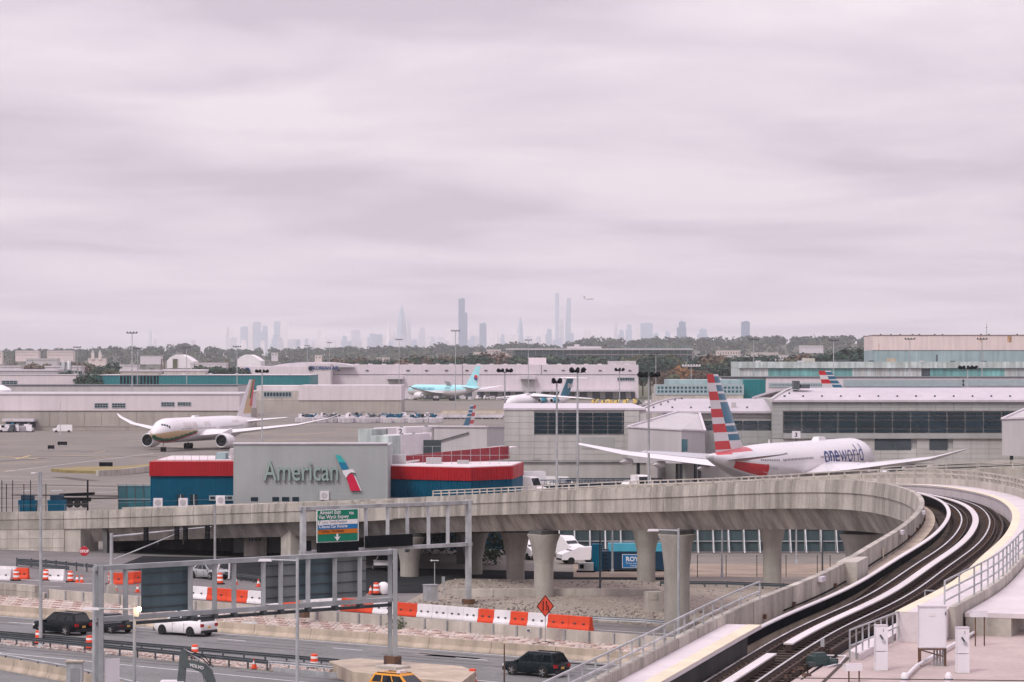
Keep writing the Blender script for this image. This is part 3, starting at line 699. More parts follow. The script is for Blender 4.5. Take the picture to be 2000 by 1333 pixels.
for a, b in ((346, 360), (372, 386)):
    MB().b2((lx(a), -.12, .2), (lx(b), .02, lz(966))).build('door', 'glass_dark', AB.o)
    MB().b2((lx((a+b)/2)-.05, -.16, .2), (lx((a+b)/2)+.05, -.121, lz(966))).build('door_mullion', 'mullion', AB.o)
AB.window(410, 455, 969, 977, 4, 1, -.14)
# rooftop screen and railing on the left roof
AB.box('roof_unit', 412, 432, 888, 900, 5, 9, 'teal_pale'); AB.box('roof_unit', 440, 455, 880, 897, 5, 8, 'pale_grey')
for k in range(10): MB().tube((lx(308+16*k), 1.0, zb_), (lx(308+16*k), 1.0, zb_+.95), .025, n=5).build('railing_post', 'galv', AB.o)
MB().beam((lx(306), 1.0, zb_+.95), (lx(455), 1.0, zb_+.95), .04, .04).build('handrail', 'galv', AB.o)
# right hand wing: bent front with red over blue
z0 = 0; zr, zb2 = ZD(914, 326)-1, ZD(939.5, 326)-1
fp = [(XD(757, 331)-XD(294, 330), 1.0), (XD(918, 326)-XD(294, 330), -4.0), (XD(1001, 331)-XD(294, 330), 1.0), (XD(1001, 331)-XD(294, 330)+1.2, 13), (XD(757, 331)-XD(294, 330), 16)]
MB().prism(fp, 0, zb2).build('blue_wall', 'aa_blue', AB.o)
cx_, cy_ = sum(p[0] for p in fp)/5, sum(p[1] for p in fp)/5
fo = [(cx_+(x-cx_)*1.012, cy_+(y-cy_)*1.02) for x, y in fp]
MB().prism(fo, zb2+.004, zr).build('red_band', 'aa_red', AB.o); MB().prism([(cx_+(x-cx_)*.985, cy_+(y-cy_)*.97) for x, y in fp], zr+.004, zr+.1).build('roof', 'slab_white', AB.o)
def ribline(a, b, n, z0, z1, m, name):
    mb = MB(); a, b = Vector((*a, 0)), Vector((*b, 0)); d = (b-a)/n
    for i in range(n):
        p = a+d*(i+.2); mb.box((p.x, p.y, (z0+z1)/2), (d.length*.4, .12, z1-z0), math.atan2(d.y, d.x))
    mb.build(name, m, AB.o)
ribline(fo[0], fo[1], 30, zb2+.05, zr-.03, 'aa_red', 'red_rib'); ribline(fo[1], fo[2], 18, zb2+.05, zr-.03, 'aa_red', 'red_rib')
ribline(fp[0], fp[1], 30, .02, zb2-.03, 'aa_blue', 'blue_rib'); ribline(fp[1], fp[2], 18, .02, zb2-.03, 'aa_blue', 'blue_rib')
AB.o
wb = [(XD(776, 338)-XD(294, 330), 8.5), (XD(994, 345)-XD(294, 330), 15.5)]
mb = MB(); mb.beam((wb[0][0], wb[0][1], zr+.1), (wb[1][0], wb[1][1], zr+1.1), .25, 1.5, up=(0, 0, 1)); mb.build('rear_parapet', 'aa_red_dark', AB.o)
mb = MB(); mb.beam((wb[0][0], wb[0][1]+1.5, zr+.2), (wb[1][0], wb[1][1]+4, zr+1.6), 3.4, .2); mb.build('rear_roof', 'slab_white', AB.o)
for q, s_ in (((775, 905), (2.2, 1.4, 1.1)), ((848, 907), (1.7, 1.2, .8)), ((905, 911), (1.3, .8, .5))):
    p = PD(*q, 338); MB().box((p.x-XD(294, 330), 6, zr+s_[2]/2), s_).build('roof_hatch', 'pale_grey', AB.o)
for i in range(13):
    x_ = fp[0][0]+.6+(fp[2][0]-fp[0][0]-1)*i/12; MB().tube((x_, 4.5, zr+.1), (x_, 4.5, zr+2.1), .025, n=5).build('railing_post', 'galv', AB.o)
for hh in (1.1, 2.1): MB().beam((fp[0][0]+.4, 4.5, zr+hh), (fp[2][0]-.3, 4.5, zr+hh), .04, .04).build('handrail', 'galv', AB.o)
# lettering and the flight symbol
mat('letter_face', (.24, .315, .285), .5, .06, .5); mat('letter_side', (.07, .12, .11), .6, .1, 1.)
A0 = PD(503, 944.5, 322)+Vector((0, -8.05+8, 0))
tm = text_mesh('lettering', 'American', 3.05, 'letter_face', extrude=.16, offset=.012, space=1.0)
ext = max(v.co.x for v in tm.vertices); tm.transform(Matrix.Diagonal(((652-503)*314/F/ext, 1, 1, 1)))
tm.materials.append(MATS['letter_side'])
for p in tm.polygons:
    if abs(p.normal.z) < .5: p.material_index = 1
tm.transform(Matrix.Rotation(math.pi/2, 4, 'X'))
q = PD(503, 944.5, 314) 
o_ = link('lettering', tm, AB.o, loc=(q.x-XD(294, 330), -8.2-.0, q.z*1.0+(-1.0)))
def poly_plate(name, pts, D, y0, y1, m):     # pts in picture units
    V = [((x-1000)*D/F-XD(294, 330), y0, ZD(y, D)-1) for x, y in pts]; n = len(V); W = [(x, y1, z) for x, _, z in V]
    MB().add(V+W, [tuple(range(n)), tuple(range(n, 2*n))[::-1]]+[(i, n+i, n+(i+1) % n, (i+1) % n) for i in range(n)]).build(name, m, AB.o)
mat('symbol_teal', (.03, .33, .32), .4, .1, .5); mat('symbol_blue', (.01, .16, .28), .4, .1, .5); mat('symbol_red', (.50, .012, .05), .4, .06, .5)
poly_plate('symbol_wing', [(655, 889), (664, 890), (672, 900), (675, 904), (661, 903)], 321.5, -8.3, -8.05, 'symbol_teal')
poly_plate('symbol_wing', [(661, 903.3), (675.2, 904.3), (681, 917), (672, 919), (667, 917)], 321.5, -8.3, -8.05, 'symbol_blue')
poly_plate('symbol_beak', [(668, 919.5), (674, 918), (689, 917), (694, 924), (686, 923), (680, 927), (676, 934), (671, 927)], 321.5, -8.3, -8.05, 'white_paint')
poly_plate('symbol_tail', [(677, 935), (681, 927.5), (687, 926), (691, 930), (704, 959), (685, 959.5)], 321.5, -8.3, -8.05, 'symbol_red')
poly_plate('symbol_edge', [(691.4, 930), (693.6, 930.5), (706.3, 959.4), (704.4, 959.4)], 321.5, -8.3, -8.05, 'white_paint')
# ---------------- cargo sheds beyond the taxiway
C1 = Bld('cargo_shed', 'long pinkish white cargo shed on a concrete base behind the taxiing jet', -60, 930, 0)
C1.box('upper_wall', -60, 468, 771, 802.5, 0, 60, 'pink_white'); C1.box('base_wall', -60, 470, 803, None, .4, 60, 'shed_base'); C1.box('roof_edge', -60, 469, 769.4, 771, -.3, 60.2, 'pale_grey')
C1.grid('base_panel', 63, 470, 805, 834, 12, 1, .35, .2, 'shed_base', .12)
for a, b, c, d in ((185, 211, 788, 797), (219, 245, 788, 797), (315, 341, 786, 794), (347, 373, 786, 793)): C1.window(a, b, c, d, 5, 2, -.1)
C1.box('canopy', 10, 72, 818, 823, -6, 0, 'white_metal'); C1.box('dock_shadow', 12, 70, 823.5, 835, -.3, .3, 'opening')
C2 = Bld('cargo_shed', 'beige and white cargo shed with window strip right of the tail', 466, 1250, 0)
C2.box('base_wall', 467, 784, 782.5, None, 0, 40, 'shed_base'); C2.box('beige_wall', 467, 583, 764, 782.2, .1, 40, 'concrete_light'); C2.box('white_wall', 583.3, 784, 753, 782.2, -.4, 40, 'pink_white'); C2.box('roof_block', 500, 583, 754, 763.8, 3, 40, 'pink_white')
C2.window(515, 569, 766, 775.5, 9, 1, -.1)
C3 = Bld('cargo_shed', 'low pinkish flat building at the left edge with a dark window strip', -60, 1400, 0)
C3.box('wall', -60, 166, 733, None, 0, 50, 'pink_white'); C3.window(4, 34, 744, 752, 4, 2, -.2); C3.box('parapet', -60, 166.4, 732.2, 733, -.3, 50, 'pale_grey')
C4 = Bld('cargo_shed', 'long teal metal clad warehouse with white roof edge', 187, 1400, 0)
C4.box('wall', 187, 605, 733.5, None, 0, 60, 'teal'); C4.box('roof_edge', 186.5, 605.5, 732.4, 733.5, -.4, 60.2, 'white_metal'); ribs(C4.o, C4.lx(187), C4.lx(605), .1, C4.lz(733.6), -.002, 64, 'wall_rib', 'teal', .12, .3)
C4.box('link_bridge', 167, 186.4, 739, 751, 4, 10, 'glass_teal')
for i in range(6): C4.box('skylight', 300+i*52, 306+i*52, 730, 732.3, 8, 12, 'white_metal')
# roof deck between sheds
C5 = Bld('cargo_shed', 'pale low roofed shed between the teal warehouse and the long white shed', -60, 1150, 0)
C5.box('wall', -60, 464, 754, None, 0, 45, 'pale_grey'); C5.box('roof_edge', -60, 464.4, 752.6, 754, -.3, 45, 'galv_dark')
mat('tent_white', (.70, .66, .68), .7, .06, .3)
tn = thing('fabric_tent', 'white curved fabric tent end at the far left edge', 'tent', PD(-6, 762, 985)); mb = MB()
mb.lathe([(5.0, -12), (4.8, 0), (4.0, .7), (2.2, 1.5), (.3, 1.9)], n=20); mb.build('canopy', 'tent_white', tn, smooth=True)
# ---------------- air cargo hangar
K = Bld('cargo_hangar', 'big pinkish grey air cargo hangar with KOREAN AIR lettering', 474, 1720, 0)
mat('hangar_pink', (.60, .53, .565), .65, .05, .05, streak=.08); K.box('main_wall', 650, 1247, 713, None, 0, 90, 'hangar_pink'); K.box('left_wall', 474, 604, 716, None, -20, 90, 'hangar_pink'); K.box('entrance_block', 605, 650.5, 711, None, -24, 90, 'pink_white')
K.box('end_post', 474, 484, 716.3, None, -20.6, 20, 'pink_white')
K.box('wall_cornice', 650.6, 1246, 731.6, 732.3, -.25, .2, 'galv_dark'); K.box('wall_seam', 903, 903.8, 713.2, 731, -.2, .2, 'galv_dark'); K.box('wall_seam', 1057, 1057.8, 713.2, 731, -.2, .2, 'galv_dark'); K.box('wall_seam', 903, 903.6, 733, 780, -.2, .2, 'galv_dark')
for x in (661, 717, 797, 833, 872, 912, 949, 1065, 1100, 1172, 1230): K.box('wall_vent', x-3, x+3, 723, 725, -.4, .2, 'galv_dark')
for a, b in ((756, 788), (1016, 1046)): K.box('canopy_box', a, b, 735, 741, -4, 0, 'white_metal'); K.box('dock_door', a+2, b-2, 741.3, None, -.4, .2, 'pale_grey')
K.box('dock_canopy', 936, 1022, 762, 765, -6, 0, 'white_metal'); K.box('dock_canopy', 1060, 1235, 761, 765, -6, 0, 'white_metal'); K.box('dock_wall', 820, 1240, 765.4, None, -.8, .3, 'opening')
for i in range(17): K.box('dock_pillar', 822+i*25, 832+i*25, 765.5, None, -1.0, -.7, 'pale_grey')
K.window(1206, 1239, 738, 744, 7, 1, -.2)
rt = MB(); n = 10; A = []; Bq = []
for i in range(n+1): t = i/n; A.append((K.lx(532+160*t), -4, K.lz(716)+.2+2.3*math.sin(t*math.pi)**.7)); Bq.append((A[-1][0], 60, A[-1][2]))
rt.strip(A, Bq); rt.strip(A, [(x, y, K.lz(716)-.5) for x, y, z in A]); rt.build('curved_roof', 'white_metal', K.o)
for i in range(22): x = 665+i*26.5; K.box('roof_vent', x, x+8, 710.9, 712.9, 6, 14, 'white_metal')
mat('navy_letters', (.01, .045, .17), .5, .05, 1.)
text('lettering', 'KOREAN AIR', 2.75, 'navy_letters', PD(611, 722.3, 1695.5), (1, 0, 0), (0, 0, 1), K.o, offset=.09, space=.9)
text('lettering', 'S', 3.4, 'navy_letters', PD(604.5, 723.5, 1695.4)+Vector((.15, 0, .2)), (1, 0, -.2), (.2, 0, 1), K.o, offset=.05)
MB().lathe([(1.35, -.1), (1.35, .1), (1.0, .1), (1.0, -.1)], PD(606.5, 720, 1695.3), axis='y', n=20).build('emblem_ring', 'navy_letters', K.o, world=True)
MB().lathe([(1.5, -.1), (1.5, .1), (1.1, .1), (1.1, -.1)], PD(483, 723, 1699), axis='y', n=20).build('emblem_ring', 'blue_sign', K.o, world=True)
K.box('roof_house', 1032, 1068, 699, 713, 30, 40, 'pink_white'); K.box('roof_house', 1190, 1245, 705.5, 713, 20, 30, 'pale_grey')
# ---------------- buildings at the right
B1 = Bld('glazed_office', 'teal walled office with long glass strip left of the striped tail', 1280, 800, 0)
B1.box('wall', 1308, 1494, 742.5, None, 0, 30, 'teal_pale'); B1.o; B1.box('teal_block', 1451, 1494.5, 741.8, None, -1.0, 25, 'teal'); B1.box('base_wall', 1280, 1450, 770, None, -3, 20, 'concrete_light')
B1.window(1281, 1449, 753, 769.4, 22, 2, -3.1, 'glass_teal'); B1.box('glass_back', 1280, 1450, 752, 770, -2.9, 10, 'pale_grey')
B2 = Bld('window_strip_building', 'long pinkish white building with a continuous strip of small windows', 1496, 905, 0)
B2.box('wall', 1496, 2140, 738, None, 0, 40, 'pink_white'); B2.box('lower_glass', 1640, 2140, 757, 762, -.5, .2, 'glass_teal')
B2.window(1503, 1612, 749.5, 755.5, 34, 1, -.2); B2.window(1650, 1880, 745, 752.5, 70, 1, -.2); B2.window(1882, 2080, 744, 751.5, 60, 1, -.2)
B2.box('low_office', 1466, 1520, 770, 782, -30, -10, 'glass_teal'); B2.box('cornice', 1409, 2140, 736.6, 738, -.3, 40, 'galv_dark'); B2.box('wing', 1408, 1496, 738.4, None, 2, 30, 'pink_white')
B3 = Bld('worn_hangar', 'weathered teal and white hangar front with peeling panels and one dark doorway', 1443, 1100, 0)
B3.box('fascia', 1443, 2140, 707, 719.4, -1, 40, 'teal_worn'); B3.box('frame', 1443, 2140, 719.8, None, .2, 40, 'teal_worn')
rx = random.Random(5); x = 1447; mat('panel_peel', (.52, .53, .52), .75, .25, .5, streak=.4, c2=(.36, .42, .42)); mat('panel_teal', (.15, .35, .345), .65, .2, .2, streak=.3)
seq = ['panel_peel', 'panel_teal', 'panel_teal', 'panel_teal', 'panel_peel', 'panel_peel', 'panel_peel', 'opening', 'panel_teal', 'panel_teal', 'panel_teal', 'panel_peel', 'panel_peel']
wd = [54, 55, 55, 54, 45, 45, 45, 17, 60, 60, 25, 60, 60]
for m_, w_ in zip(seq, wd):
    B3.box('door_leaf', x, x+w_-.7, 720.2, 737.5, -.1, .15, m_); x += w_
for x in (1478, 1560, 1640, 1700, 1800, 1860, 1920): B3.box('roof_clutter', x, x+rx.uniform(4, 12), 707-rx.uniform(1, 2.5), 707, 3, 6, rx.choice(['galv_dark', 'pale_grey', 'white_metal']))
B3.box('roof_house', 1575, 1598, 700, 707, 12, 18, 'concrete_light'); B3.box('roof_house', 1640, 1668, 702.5, 707, 12, 18, 'galv_dark'); B3.box('roof_house', 1742, 1757, 700, 707, 10, 16, 'concrete_tan'); B3.box('antenna_rack', 1836, 1839, 693, 707, 10, 10.5, 'galv_dark')
B4 = Bld('large_hangar', 'huge cream over pale teal hangar on the right horizon', 1704, 1350, 0, rz=R(-4))
B4.box('lower_wall', 1704, 2180, 684.5, None, 0, 80, 'teal_pale'); B4.box('upper_wall', 1704, 2180, 655.5, 684.3, -.3, 80.2, 'cream_pink'); B4.box('roof_edge', 1703.5, 2180, 654.6, 655.5, -.6, 80.4, 'rust')
mat('rust_stain', (.36, .22, .12), .8, .4, .5, streak=.5)
for a, b, c, d in ((1965, 1973, 656.5, 669), (1912, 1914, 657, 668), (1716, 1717, 672, 684)): B4.box('rust_patch', a, b, c, d, -.36, -.31, 'rust_stain')
for x in (1720, 1740, 1758, 1782, 1795, 1825, 1840, 1915, 1930, 1985): B4.box('roof_vent', x, x+2.4, 652.5, 654.5, 4, 6, 'galv_dark')
# ================================================================== aircraft (local x = nose, y = left wing, z = up)
mat('jet_white', (.62, .59, .605), .32, .03, .15, coat=.3); mat('jet_grey', (.42, .42, .44), .4, .05, .2); mat('jet_silver', (.50, .50, .52), .3, .05, .2, metal=.5)
mat('jet_red', (.50, .015, .025), .35, .05, .3, coat=.3); mat('jet_blue', (.012, .12, .20), .35, .15, .3, coat=.3); mat('gold', (.46, .33, .19), .4, .06, .3); mat('gulf_green', (.01, .10, .055), .4, .05, .3); mat('gulf_red', (.33, .02, .03), .4, .05, .3)
mat('korean_blue', (.30, .62, .66), .35, .04, .3, coat=.3); mat('sw_teal', (.008, .13, .20), .35, .1, .3); mat('inlet', (.012, .015, .018), .6, .1, 1.); mat('engine_teal', (.02, .20, .27), .4, .1, .5); mat('oneworld_blue', (.01, .03, .16), .4, .04, 1.)
class Jet:
    def __init__(s, name, label, L, R_, zc, loc, heading, group=None):
        s.L, s.R, s.zc = L, R_, zc; s.o = thing(name, label, 'airliner', loc, math.atan2(heading[1], heading[0]), group)
    def X(s, t): return s.L*.48-t                       # t metres back from the nose
    def ring(s, t, k=1.0):
        L, R_ = s.L, s.R; nl = L*.125; tl = .66*L
        if t < nl: q = max(t/nl, .004); r = R_*(1-(1-q)**2.0)**.56; z = s.zc-.22*R_*(1-q)**1.6
        elif t > tl: q = (t-tl)/(L-tl); r = R_*(1-.90*q**1.55); z = s.zc+(R_-r)*.62
        else: r, z = R_, s.zc
        return r*k, z
    def surf(s, t, a, k=1.0, side=-1):                  # a: angle above the waterline
        r, z = s.ring(t, k); return Vector((s.X(t), side*r*math.cos(a), z+r*math.sin(a)))
    def fuselage(s, mats, mf=None, n=36, ns=64):
        ts = [s.L*(.125*(i/12)**1.7) for i in range(13)]+[s.L*(.125+(1-.125)*i/(ns-12)) for i in range(1, ns-11)]
        rings = []
        for t in ts:
            r, z = s.ring(t); rings.append([(s.X(t), r*math.cos(2*math.pi*i/n), z+r*math.sin(2*math.pi*i/n)) for i in range(n)])
        f = (lambda k, i: mf((ts[k]+ts[k+1])/2, 2*math.pi*(i+.5)/n)) if mf else None
        return MB().loft(rings, 0, f).build('fuselage', mats, s.o, smooth='all')
    def foil(s, name, secs, m, mirror=True, vertical=False, mats=None, mf=None):
        prof = [(0, 0), (.06, .5), (.25, 1.), (.5, .8), (.78, .35), (1, .03), (.78, -.25), (.5, -.5), (.25, -.55), (.06, -.35)]
        for sd_ in ((1, -1) if mirror else (1,)):
            rings = []
            for t, y, z, c, th in secs:
                rings.append([(s.X(t+u*c), (w_*th*c if vertical else sd_*y), (z if vertical else z+w_*th*c)) for u, w_ in prof])
            if sd_ == -1: rings = [r[::-1] for r in rings]
            MB().loft(rings, 0).build(name, m, s.o, smooth=50)
    def engine(s, t, y, z, r, ln, m='jet_white', ring='jet_silver', pyl=True):
        for sd_ in (1, -1):
            e = MB(); c = (s.X(t), sd_*y, z)
            e.lathe([(r*.80, -.9), (r*.80, -.02), (r*.90, .03), (r*.98, -.15), (r*1.06, -ln*.25), (r*1.04, -ln*.5), (r*.82, -ln*.86), (r*.70, -ln*.86), (r*.55, -ln*.86), (r*.36, -ln*1.08), (.05, -ln*1.28)], c, 'x', 28, mf=lambda k: 2 if k in (0,) else (1 if k in (1, 2, 8, 9) else 0))
            n_ = e.build('engine', [m, ring, 'inlet'], s.o, smooth=50)
            f = MB(); f.lathe([(r*.79, 0), (r*.25, .05), (.02, .7)], (c[0]-.85, c[1], c[2]), 'x', 20); f.build('fan', 'inlet', n_)
            if pyl: MB().beam((c[0]-ln*.2, c[1], c[2]+r*.9), (c[0]-ln*1.05, c[1], c[2]+r*1.35), .4, r*.7).build('pylon', m, s.o)
    def wheelset(s, t, y, nx, ny, r, top):
        leg = MB().tube((s.X(t), y, r), (s.X(t), y, top), .16, n=8); l_ = leg.build('gear_leg', 'jet_silver', s.o)
        w_ = MB().lathe([(.15, -.22), (r, -.2), (r, .2), (.15, .22)], axis='y', n=16).mesh('wheel', 'black_rubber', True)
        for i in range(nx):
            for j in range(ny): link('wheel', w_, l_, loc=(s.X(t)+(i-(nx-1)/2)*r*2.15, y+(j-(ny-1)/2)*r*1.3, r))
    def windows(s, t0, t1, a, h, step, side, skip=()):
        mb = MB(); t = t0
        while t < t1:
            if not any(p < t < q for p, q in skip):
                p = [s.surf(t-.12, a, 1.004, side), s.surf(t+.12, a, 1.004, side), s.surf(t+.12, a+h/s.R, 1.004, side), s.surf(t-.12, a+h/s.R, 1.004, side)]
                mb.sheet(p if side > 0 else p[::-1])
            t += step
        mb.build('cabin_windows', 'inlet', s.o)
    def letter(s, body, size, m, t0, a, side, offset=0., space=1., sx=1., name='lettering'):
        me = text_mesh(name, body, size, m, offset=offset, space=space, sx=sx); bm = bmesh.new(); bm.from_mesh(me)
        for k in range(1, 12):
            bmesh.ops.bisect_plane(bm, geom=bm.verts[:]+bm.edges[:]+bm.faces[:], plane_co=(0, size*k/10-size*.2, 0), plane_no=(0, 1, 0))
        mx_ = max(v.co.x for v in bm.verts)
        for k in range(1, int(mx_/.6)+1): bmesh.ops.bisect_plane(bm, geom=bm.verts[:]+bm.edges[:]+bm.faces[:], plane_co=(k*.6, 0, 0), plane_no=(1, 0, 0))
        for v in bm.verts:
            t = t0-v.co.x if side < 0 else t0+v.co.x
            v.co = s.surf(t, a+v.co.y/s.R, 1.006, side)
        bm.to_mesh(me); bm.free(); return link(name, me, s.o)
    def fin(s, t0, z0, z1, c0, c1, sweep_t, mats, mf, nr=36, ncol=12, th=.55):
        def pt(h, u, sd_):
            c = c0+(c1-c0)*h; w_ = th*(1-.5*h)*math.sin(math.pi*min(max(u, .0), 1)**.7)*.5
            return (s.X(t0+sweep_t*h+u*c), sd_*w_, z0+(z1-z0)*h)
        mb = MB()
        for sd_ in (1, -1):
            V = [pt(i/nr, j/ncol, sd_) for i in range(nr+1) for j in range(ncol+1)]; Fc = []; mm = []
            for i in range(nr):
                for j in range(ncol):
                    q = (i*(ncol+1)+j, i*(ncol+1)+j+1, (i+1)*(ncol+1)+j+1, (i+1)*(ncol+1)+j); Fc.append(q if sd_ > 0 else q[::-1]); mm.append(mf((i+.5)/nr, (j+.5)/ncol))
            mb.add(V, Fc, mm)
        a = [pt(1, j/ncol, 1) for j in range(ncol+1)]; b = [pt(1, j/ncol, -1) for j in range(ncol+1)]; mb.strip(a, b, mf(.99, .5))
        return mb.build('fin', mats, s.o, smooth=60)
def aa_fin(h, u):                # 0 white 1 red 2 blue; striped like a flag
    k = int((1-h)*9.2); d = (1-h)*9.2-k; split = .52+.02*math.sin(h*3)
    if u < split: return 2 if (d > .20 and h > .10) else 0
    return 1 if k % 2 == 0 else 0
def aa_jet(name, label, L, R_, zc, loc, heading, big=True):
    j = Jet(name, label, L, R_, zc, loc, heading); k = L/63.7
    def mf(t, a):
        a = a % (2*math.pi); up = math.sin(a); side = abs(math.cos(a)); tt = t/L
        if .745 < tt < .90 and -.62 < up < -.06: return 1
        if tt > .80 and up > .80-.9*(tt-.80): return 1 if tt < .965 else 0
        if tt > .985: return 2
        if up < -.72: return 2
        return 0
    j.fuselage(['jet_white', 'jet_red', 'jet_grey'], mf)
    j.foil('wing', [(20.5*k, R_*.6, zc-R_*.55, 14.5*k, .12), (25.5*k, 9.8*k, zc-R_*.28, 8.6*k, .10), (36*k, 24*k, zc+R_*.35, 4.2*k, .09), (41.3*k, 30.3*k, zc+R_*.85, 1.7*k, .08)], 'jet_white')
    j.foil('stabilizer', [(52.5*k, R_*.3, zc+R_*.38, 6.6*k, .09), (60.5*k, 10.7*k, zc+R_*.72, 2.4*k, .08)], 'jet_silver')
    j.fin(50.6*k, zc+R_*.75, zc+R_*.75+10.9*k, 10.2*k, 4.0*k, 9.4*k, ['jet_white', 'jet_red', 'jet_blue'], aa_fin)
    j.engine(19.5*k, 9.7*k, zc-R_*.92, 1.72*k, 6.6*k)
    for y in (13.5, 19.5, 24):                                   # flap track fairings
        for sd_ in (1, -1):
            f = MB(); f.lathe([(.05, 1.5*k), (.5*k, .6*k), (.55*k, -1.2*k), (.05, -3.2*k)], (j.X((33+(y-13.5)*.45)*k), sd_*y*k, zc-R_*.45+(y-9)*.09*k), 'x', 10); f.build('flap_fairing', 'jet_white', j.o, smooth=True)
    j.wheelset(6.5*k, 0, 1, 2, .55*k, zc-R_*.8); j.wheelset(32*k, 5.4*k, 3, 2, .66*k, zc-R_*.5); j.wheelset(32*k, -5.4*k, 3, 2, .66*k, zc-R_*.5)
    return j
hd = Vector((math.sin(R(27)), math.cos(R(27)), 0)); tail = Vector((XD(1382, 415), 415, gz(430)))
A7 = aa_jet('airliner', 'white jet with red white and blue striped tail and oneworld lettering', 63.7, 3.1, 5.6, tail+hd*63.7*.52, hd)
A7.windows(12, 50, .18, .32, .55, -1, [(18, 19.6), (28.5, 31), (43, 44)])
A7.letter('one', 4.2, 'oneworld_blue', 26.6, -.10, -1, offset=.06, sx=.98); A7.letter('world', 4.2, 'oneworld_blue', 20.0, -.10, -1, offset=-.03, sx=1.02)
A7.letter('N796AN', .7, 'jet_grey', 47.5, -.25, -1)
MB().box((A7.X(21), 0, A7.zc+A7.R+.2), (3.4, 1.2, .6), 0, 0, .7, .7).build('antenna_dome', 'jet_white', A7.o); MB().box((A7.X(41), 0, A7.zc+A7.R+.2), (.6, .12, .7), 0, 0, .5, .6).build('antenna', 'jet_white', A7.o)
# rear door outline
mb = MB(); q = [A7.surf(t, a, 1.008, -1) for t, a in ((48.9, -.45), (47.7, -.45), (47.7, .02), (48.9, .02))]
for i in range(4): mb.beam(q[i], q[(i+1) % 4], .07, .03)
mb.build('door_outline', 'jet_white', A7.o)
# ---------------- golden, green and red striped jet on the taxiway
hd = Vector((-math.sin(R(18)), -math.cos(R(18)), 0)); nose = Vector((XD(300, 708), 708, 0))
G = Jet('airliner', 'white taxiing jet with gold, green and red nose stripes and gold tail', 62.8, 2.95, 5.0, nose-hd*62.8*.48, hd)
def gf(t, a):
    a = a % (2*math.pi); v = math.sin(a); t = t/62.8
    lo = -.95+1.5*t**.7*1.2                                # stripes sweep up along the side
    if t < .30 and math.cos(a) != 0:
        c = -.78+2.5*t
        if v > c-.02 and v < -.02+.15*t: return 1
        if v > c-.30+.4*t and v <= c-.02: return 2
        if v > c-.55+.9*t and v <= c-.30+.4*t: return 3
    if v < -.80: return 4
    return 0
G.fuselage(['jet_white', 'gold', 'gulf_green', 'gulf_red', 'jet_grey'], gf, n=64, ns=110)
G.foil('wing', [(20, 1.8, 3.4, 13.5, .12), (25.2, 9.5, 4.2, 7.8, .10), (35, 22.5, 5.9, 3.9, .09), (40.5, 28.2, 7.4, 2.3, .08), (43.2, 30.2, 8.3, .7, .08)], 'jet_white')
G.foil('stabilizer', [(51, .9, 6.2, 6.2, .09), (58.6, 9.9, 7.2, 2.2, .08)], 'jet_white')
def gfin(h, u):
    if u > .78 and h > .3: return 3
    if .62 < u < .72 and h > .5: return 2
    if u > .3 and h > .12: return 1
    return 0
G.fin(49.2, 7.2, 16.9, 9.6, 3.6, 8.6, ['jet_white', 'gold', 'gulf_green', 'jet_red'], gfin)
G.engine(17.5, 9.8, 2.35, 1.72, 6.0)
G.wheelset(5.6, 0, 1, 2, .55, 3.2); G.wheelset(31, 4.9, 2, 2, .7, 3.6); G.wheelset(31, -4.9, 2, 2, .7, 3.6)
mb = MB()
for k in range(4):                                        # flight deck panes
    for sd_ in (1, -1):
        p = [G.surf(t, a, 1.01, sd_) for t, a in ((2.5+k*.5, .62+.2*(3-k)), (2.95+k*.5, .62+.2*(2.6-k)), (2.75+k*.5, .40+.18*(2.4-k)), (2.2+k*.5, .40+.2*(2.8-k)))]; mb.sheet(p if sd_ < 0 else p[::-1])
mb.build('cockpit_windows', 'glass_dark', G.o)
mat('gulf_text', (.48, .42, .40), .5, .05, 1.)
G.letter('GULF AIR', 1.9, 'gulf_text', 11.5, .22, 1, offset=.03); G.letter('FLYING SINCE', .8, 'gulf_text', 12.5, .02, 1); G.letter('GULF AIR', 1.0, 'gulf_text', 41, .45, 1)
G.letter('\u062c\u064a', 1.7, 'gulf_text', 24, .25, 1) if False else G.letter('1950', 1.9, 'gulf_text', 23.5, .22, 1, offset=.02)
G.windows(10, 48, .05, .32, .7, 1, [(16, 18), (30, 32)])
MB().box((G.X(24), 0, G.zc+G.R+.15), (3., 1.0, .45), 0, 0, .7, .7).build('antenna_dome', 'jet_white', G.o)
# ---------------- pale blue freighter by the hangar
hd = Vector((-.63, .776, 0)); tail = Vector((XD(938, 1600), 1600, 0))
KA = Jet('airliner', 'pale blue cargo jet with open side door and red and blue round tail emblem', 63.7, 3.1, 5.6, tail+hd*63.7*.52, hd)
KA.fuselage(['korean_blue', 'jet_white', 'jet_grey'], lambda t, a: 2 if math.sin(a) < -.8 else (1 if math.sin(a) < -.12 else 0), n=24, ns=40)
KA.foil('wing', [(20.5, 1.9, 3.9, 14.5, .12), (25.5, 9.8, 4.7, 8.6, .10), (36, 24, 6.6, 4.2, .09), (42, 32, 8.2, 1.5, .08)], 'jet_white'); KA.foil('stabilizer', [(52.5, .9, 6.8, 6.6, .09), (60.5, 10.7, 7.8, 2.4, .08)], 'jet_white')
KA.fin(50.6, 7.9, 18.8, 10.2, 4., 9.4, ['korean_blue'], lambda h, u: 0, 10, 8); KA.engine(19.5, 9.7, 2.75, 1.72, 6.6)
KA.wheelset(6.5, 0, 1, 2, .55, 3); KA.wheelset(32, 5.4, 3, 2, .66, 4); KA.wheelset(32, -5.4, 3, 2, .66, 4)
KA.letter('KOREAN AIR CARGO', 2.0, 'symbol_blue', 8, .05, 1, offset=.04)
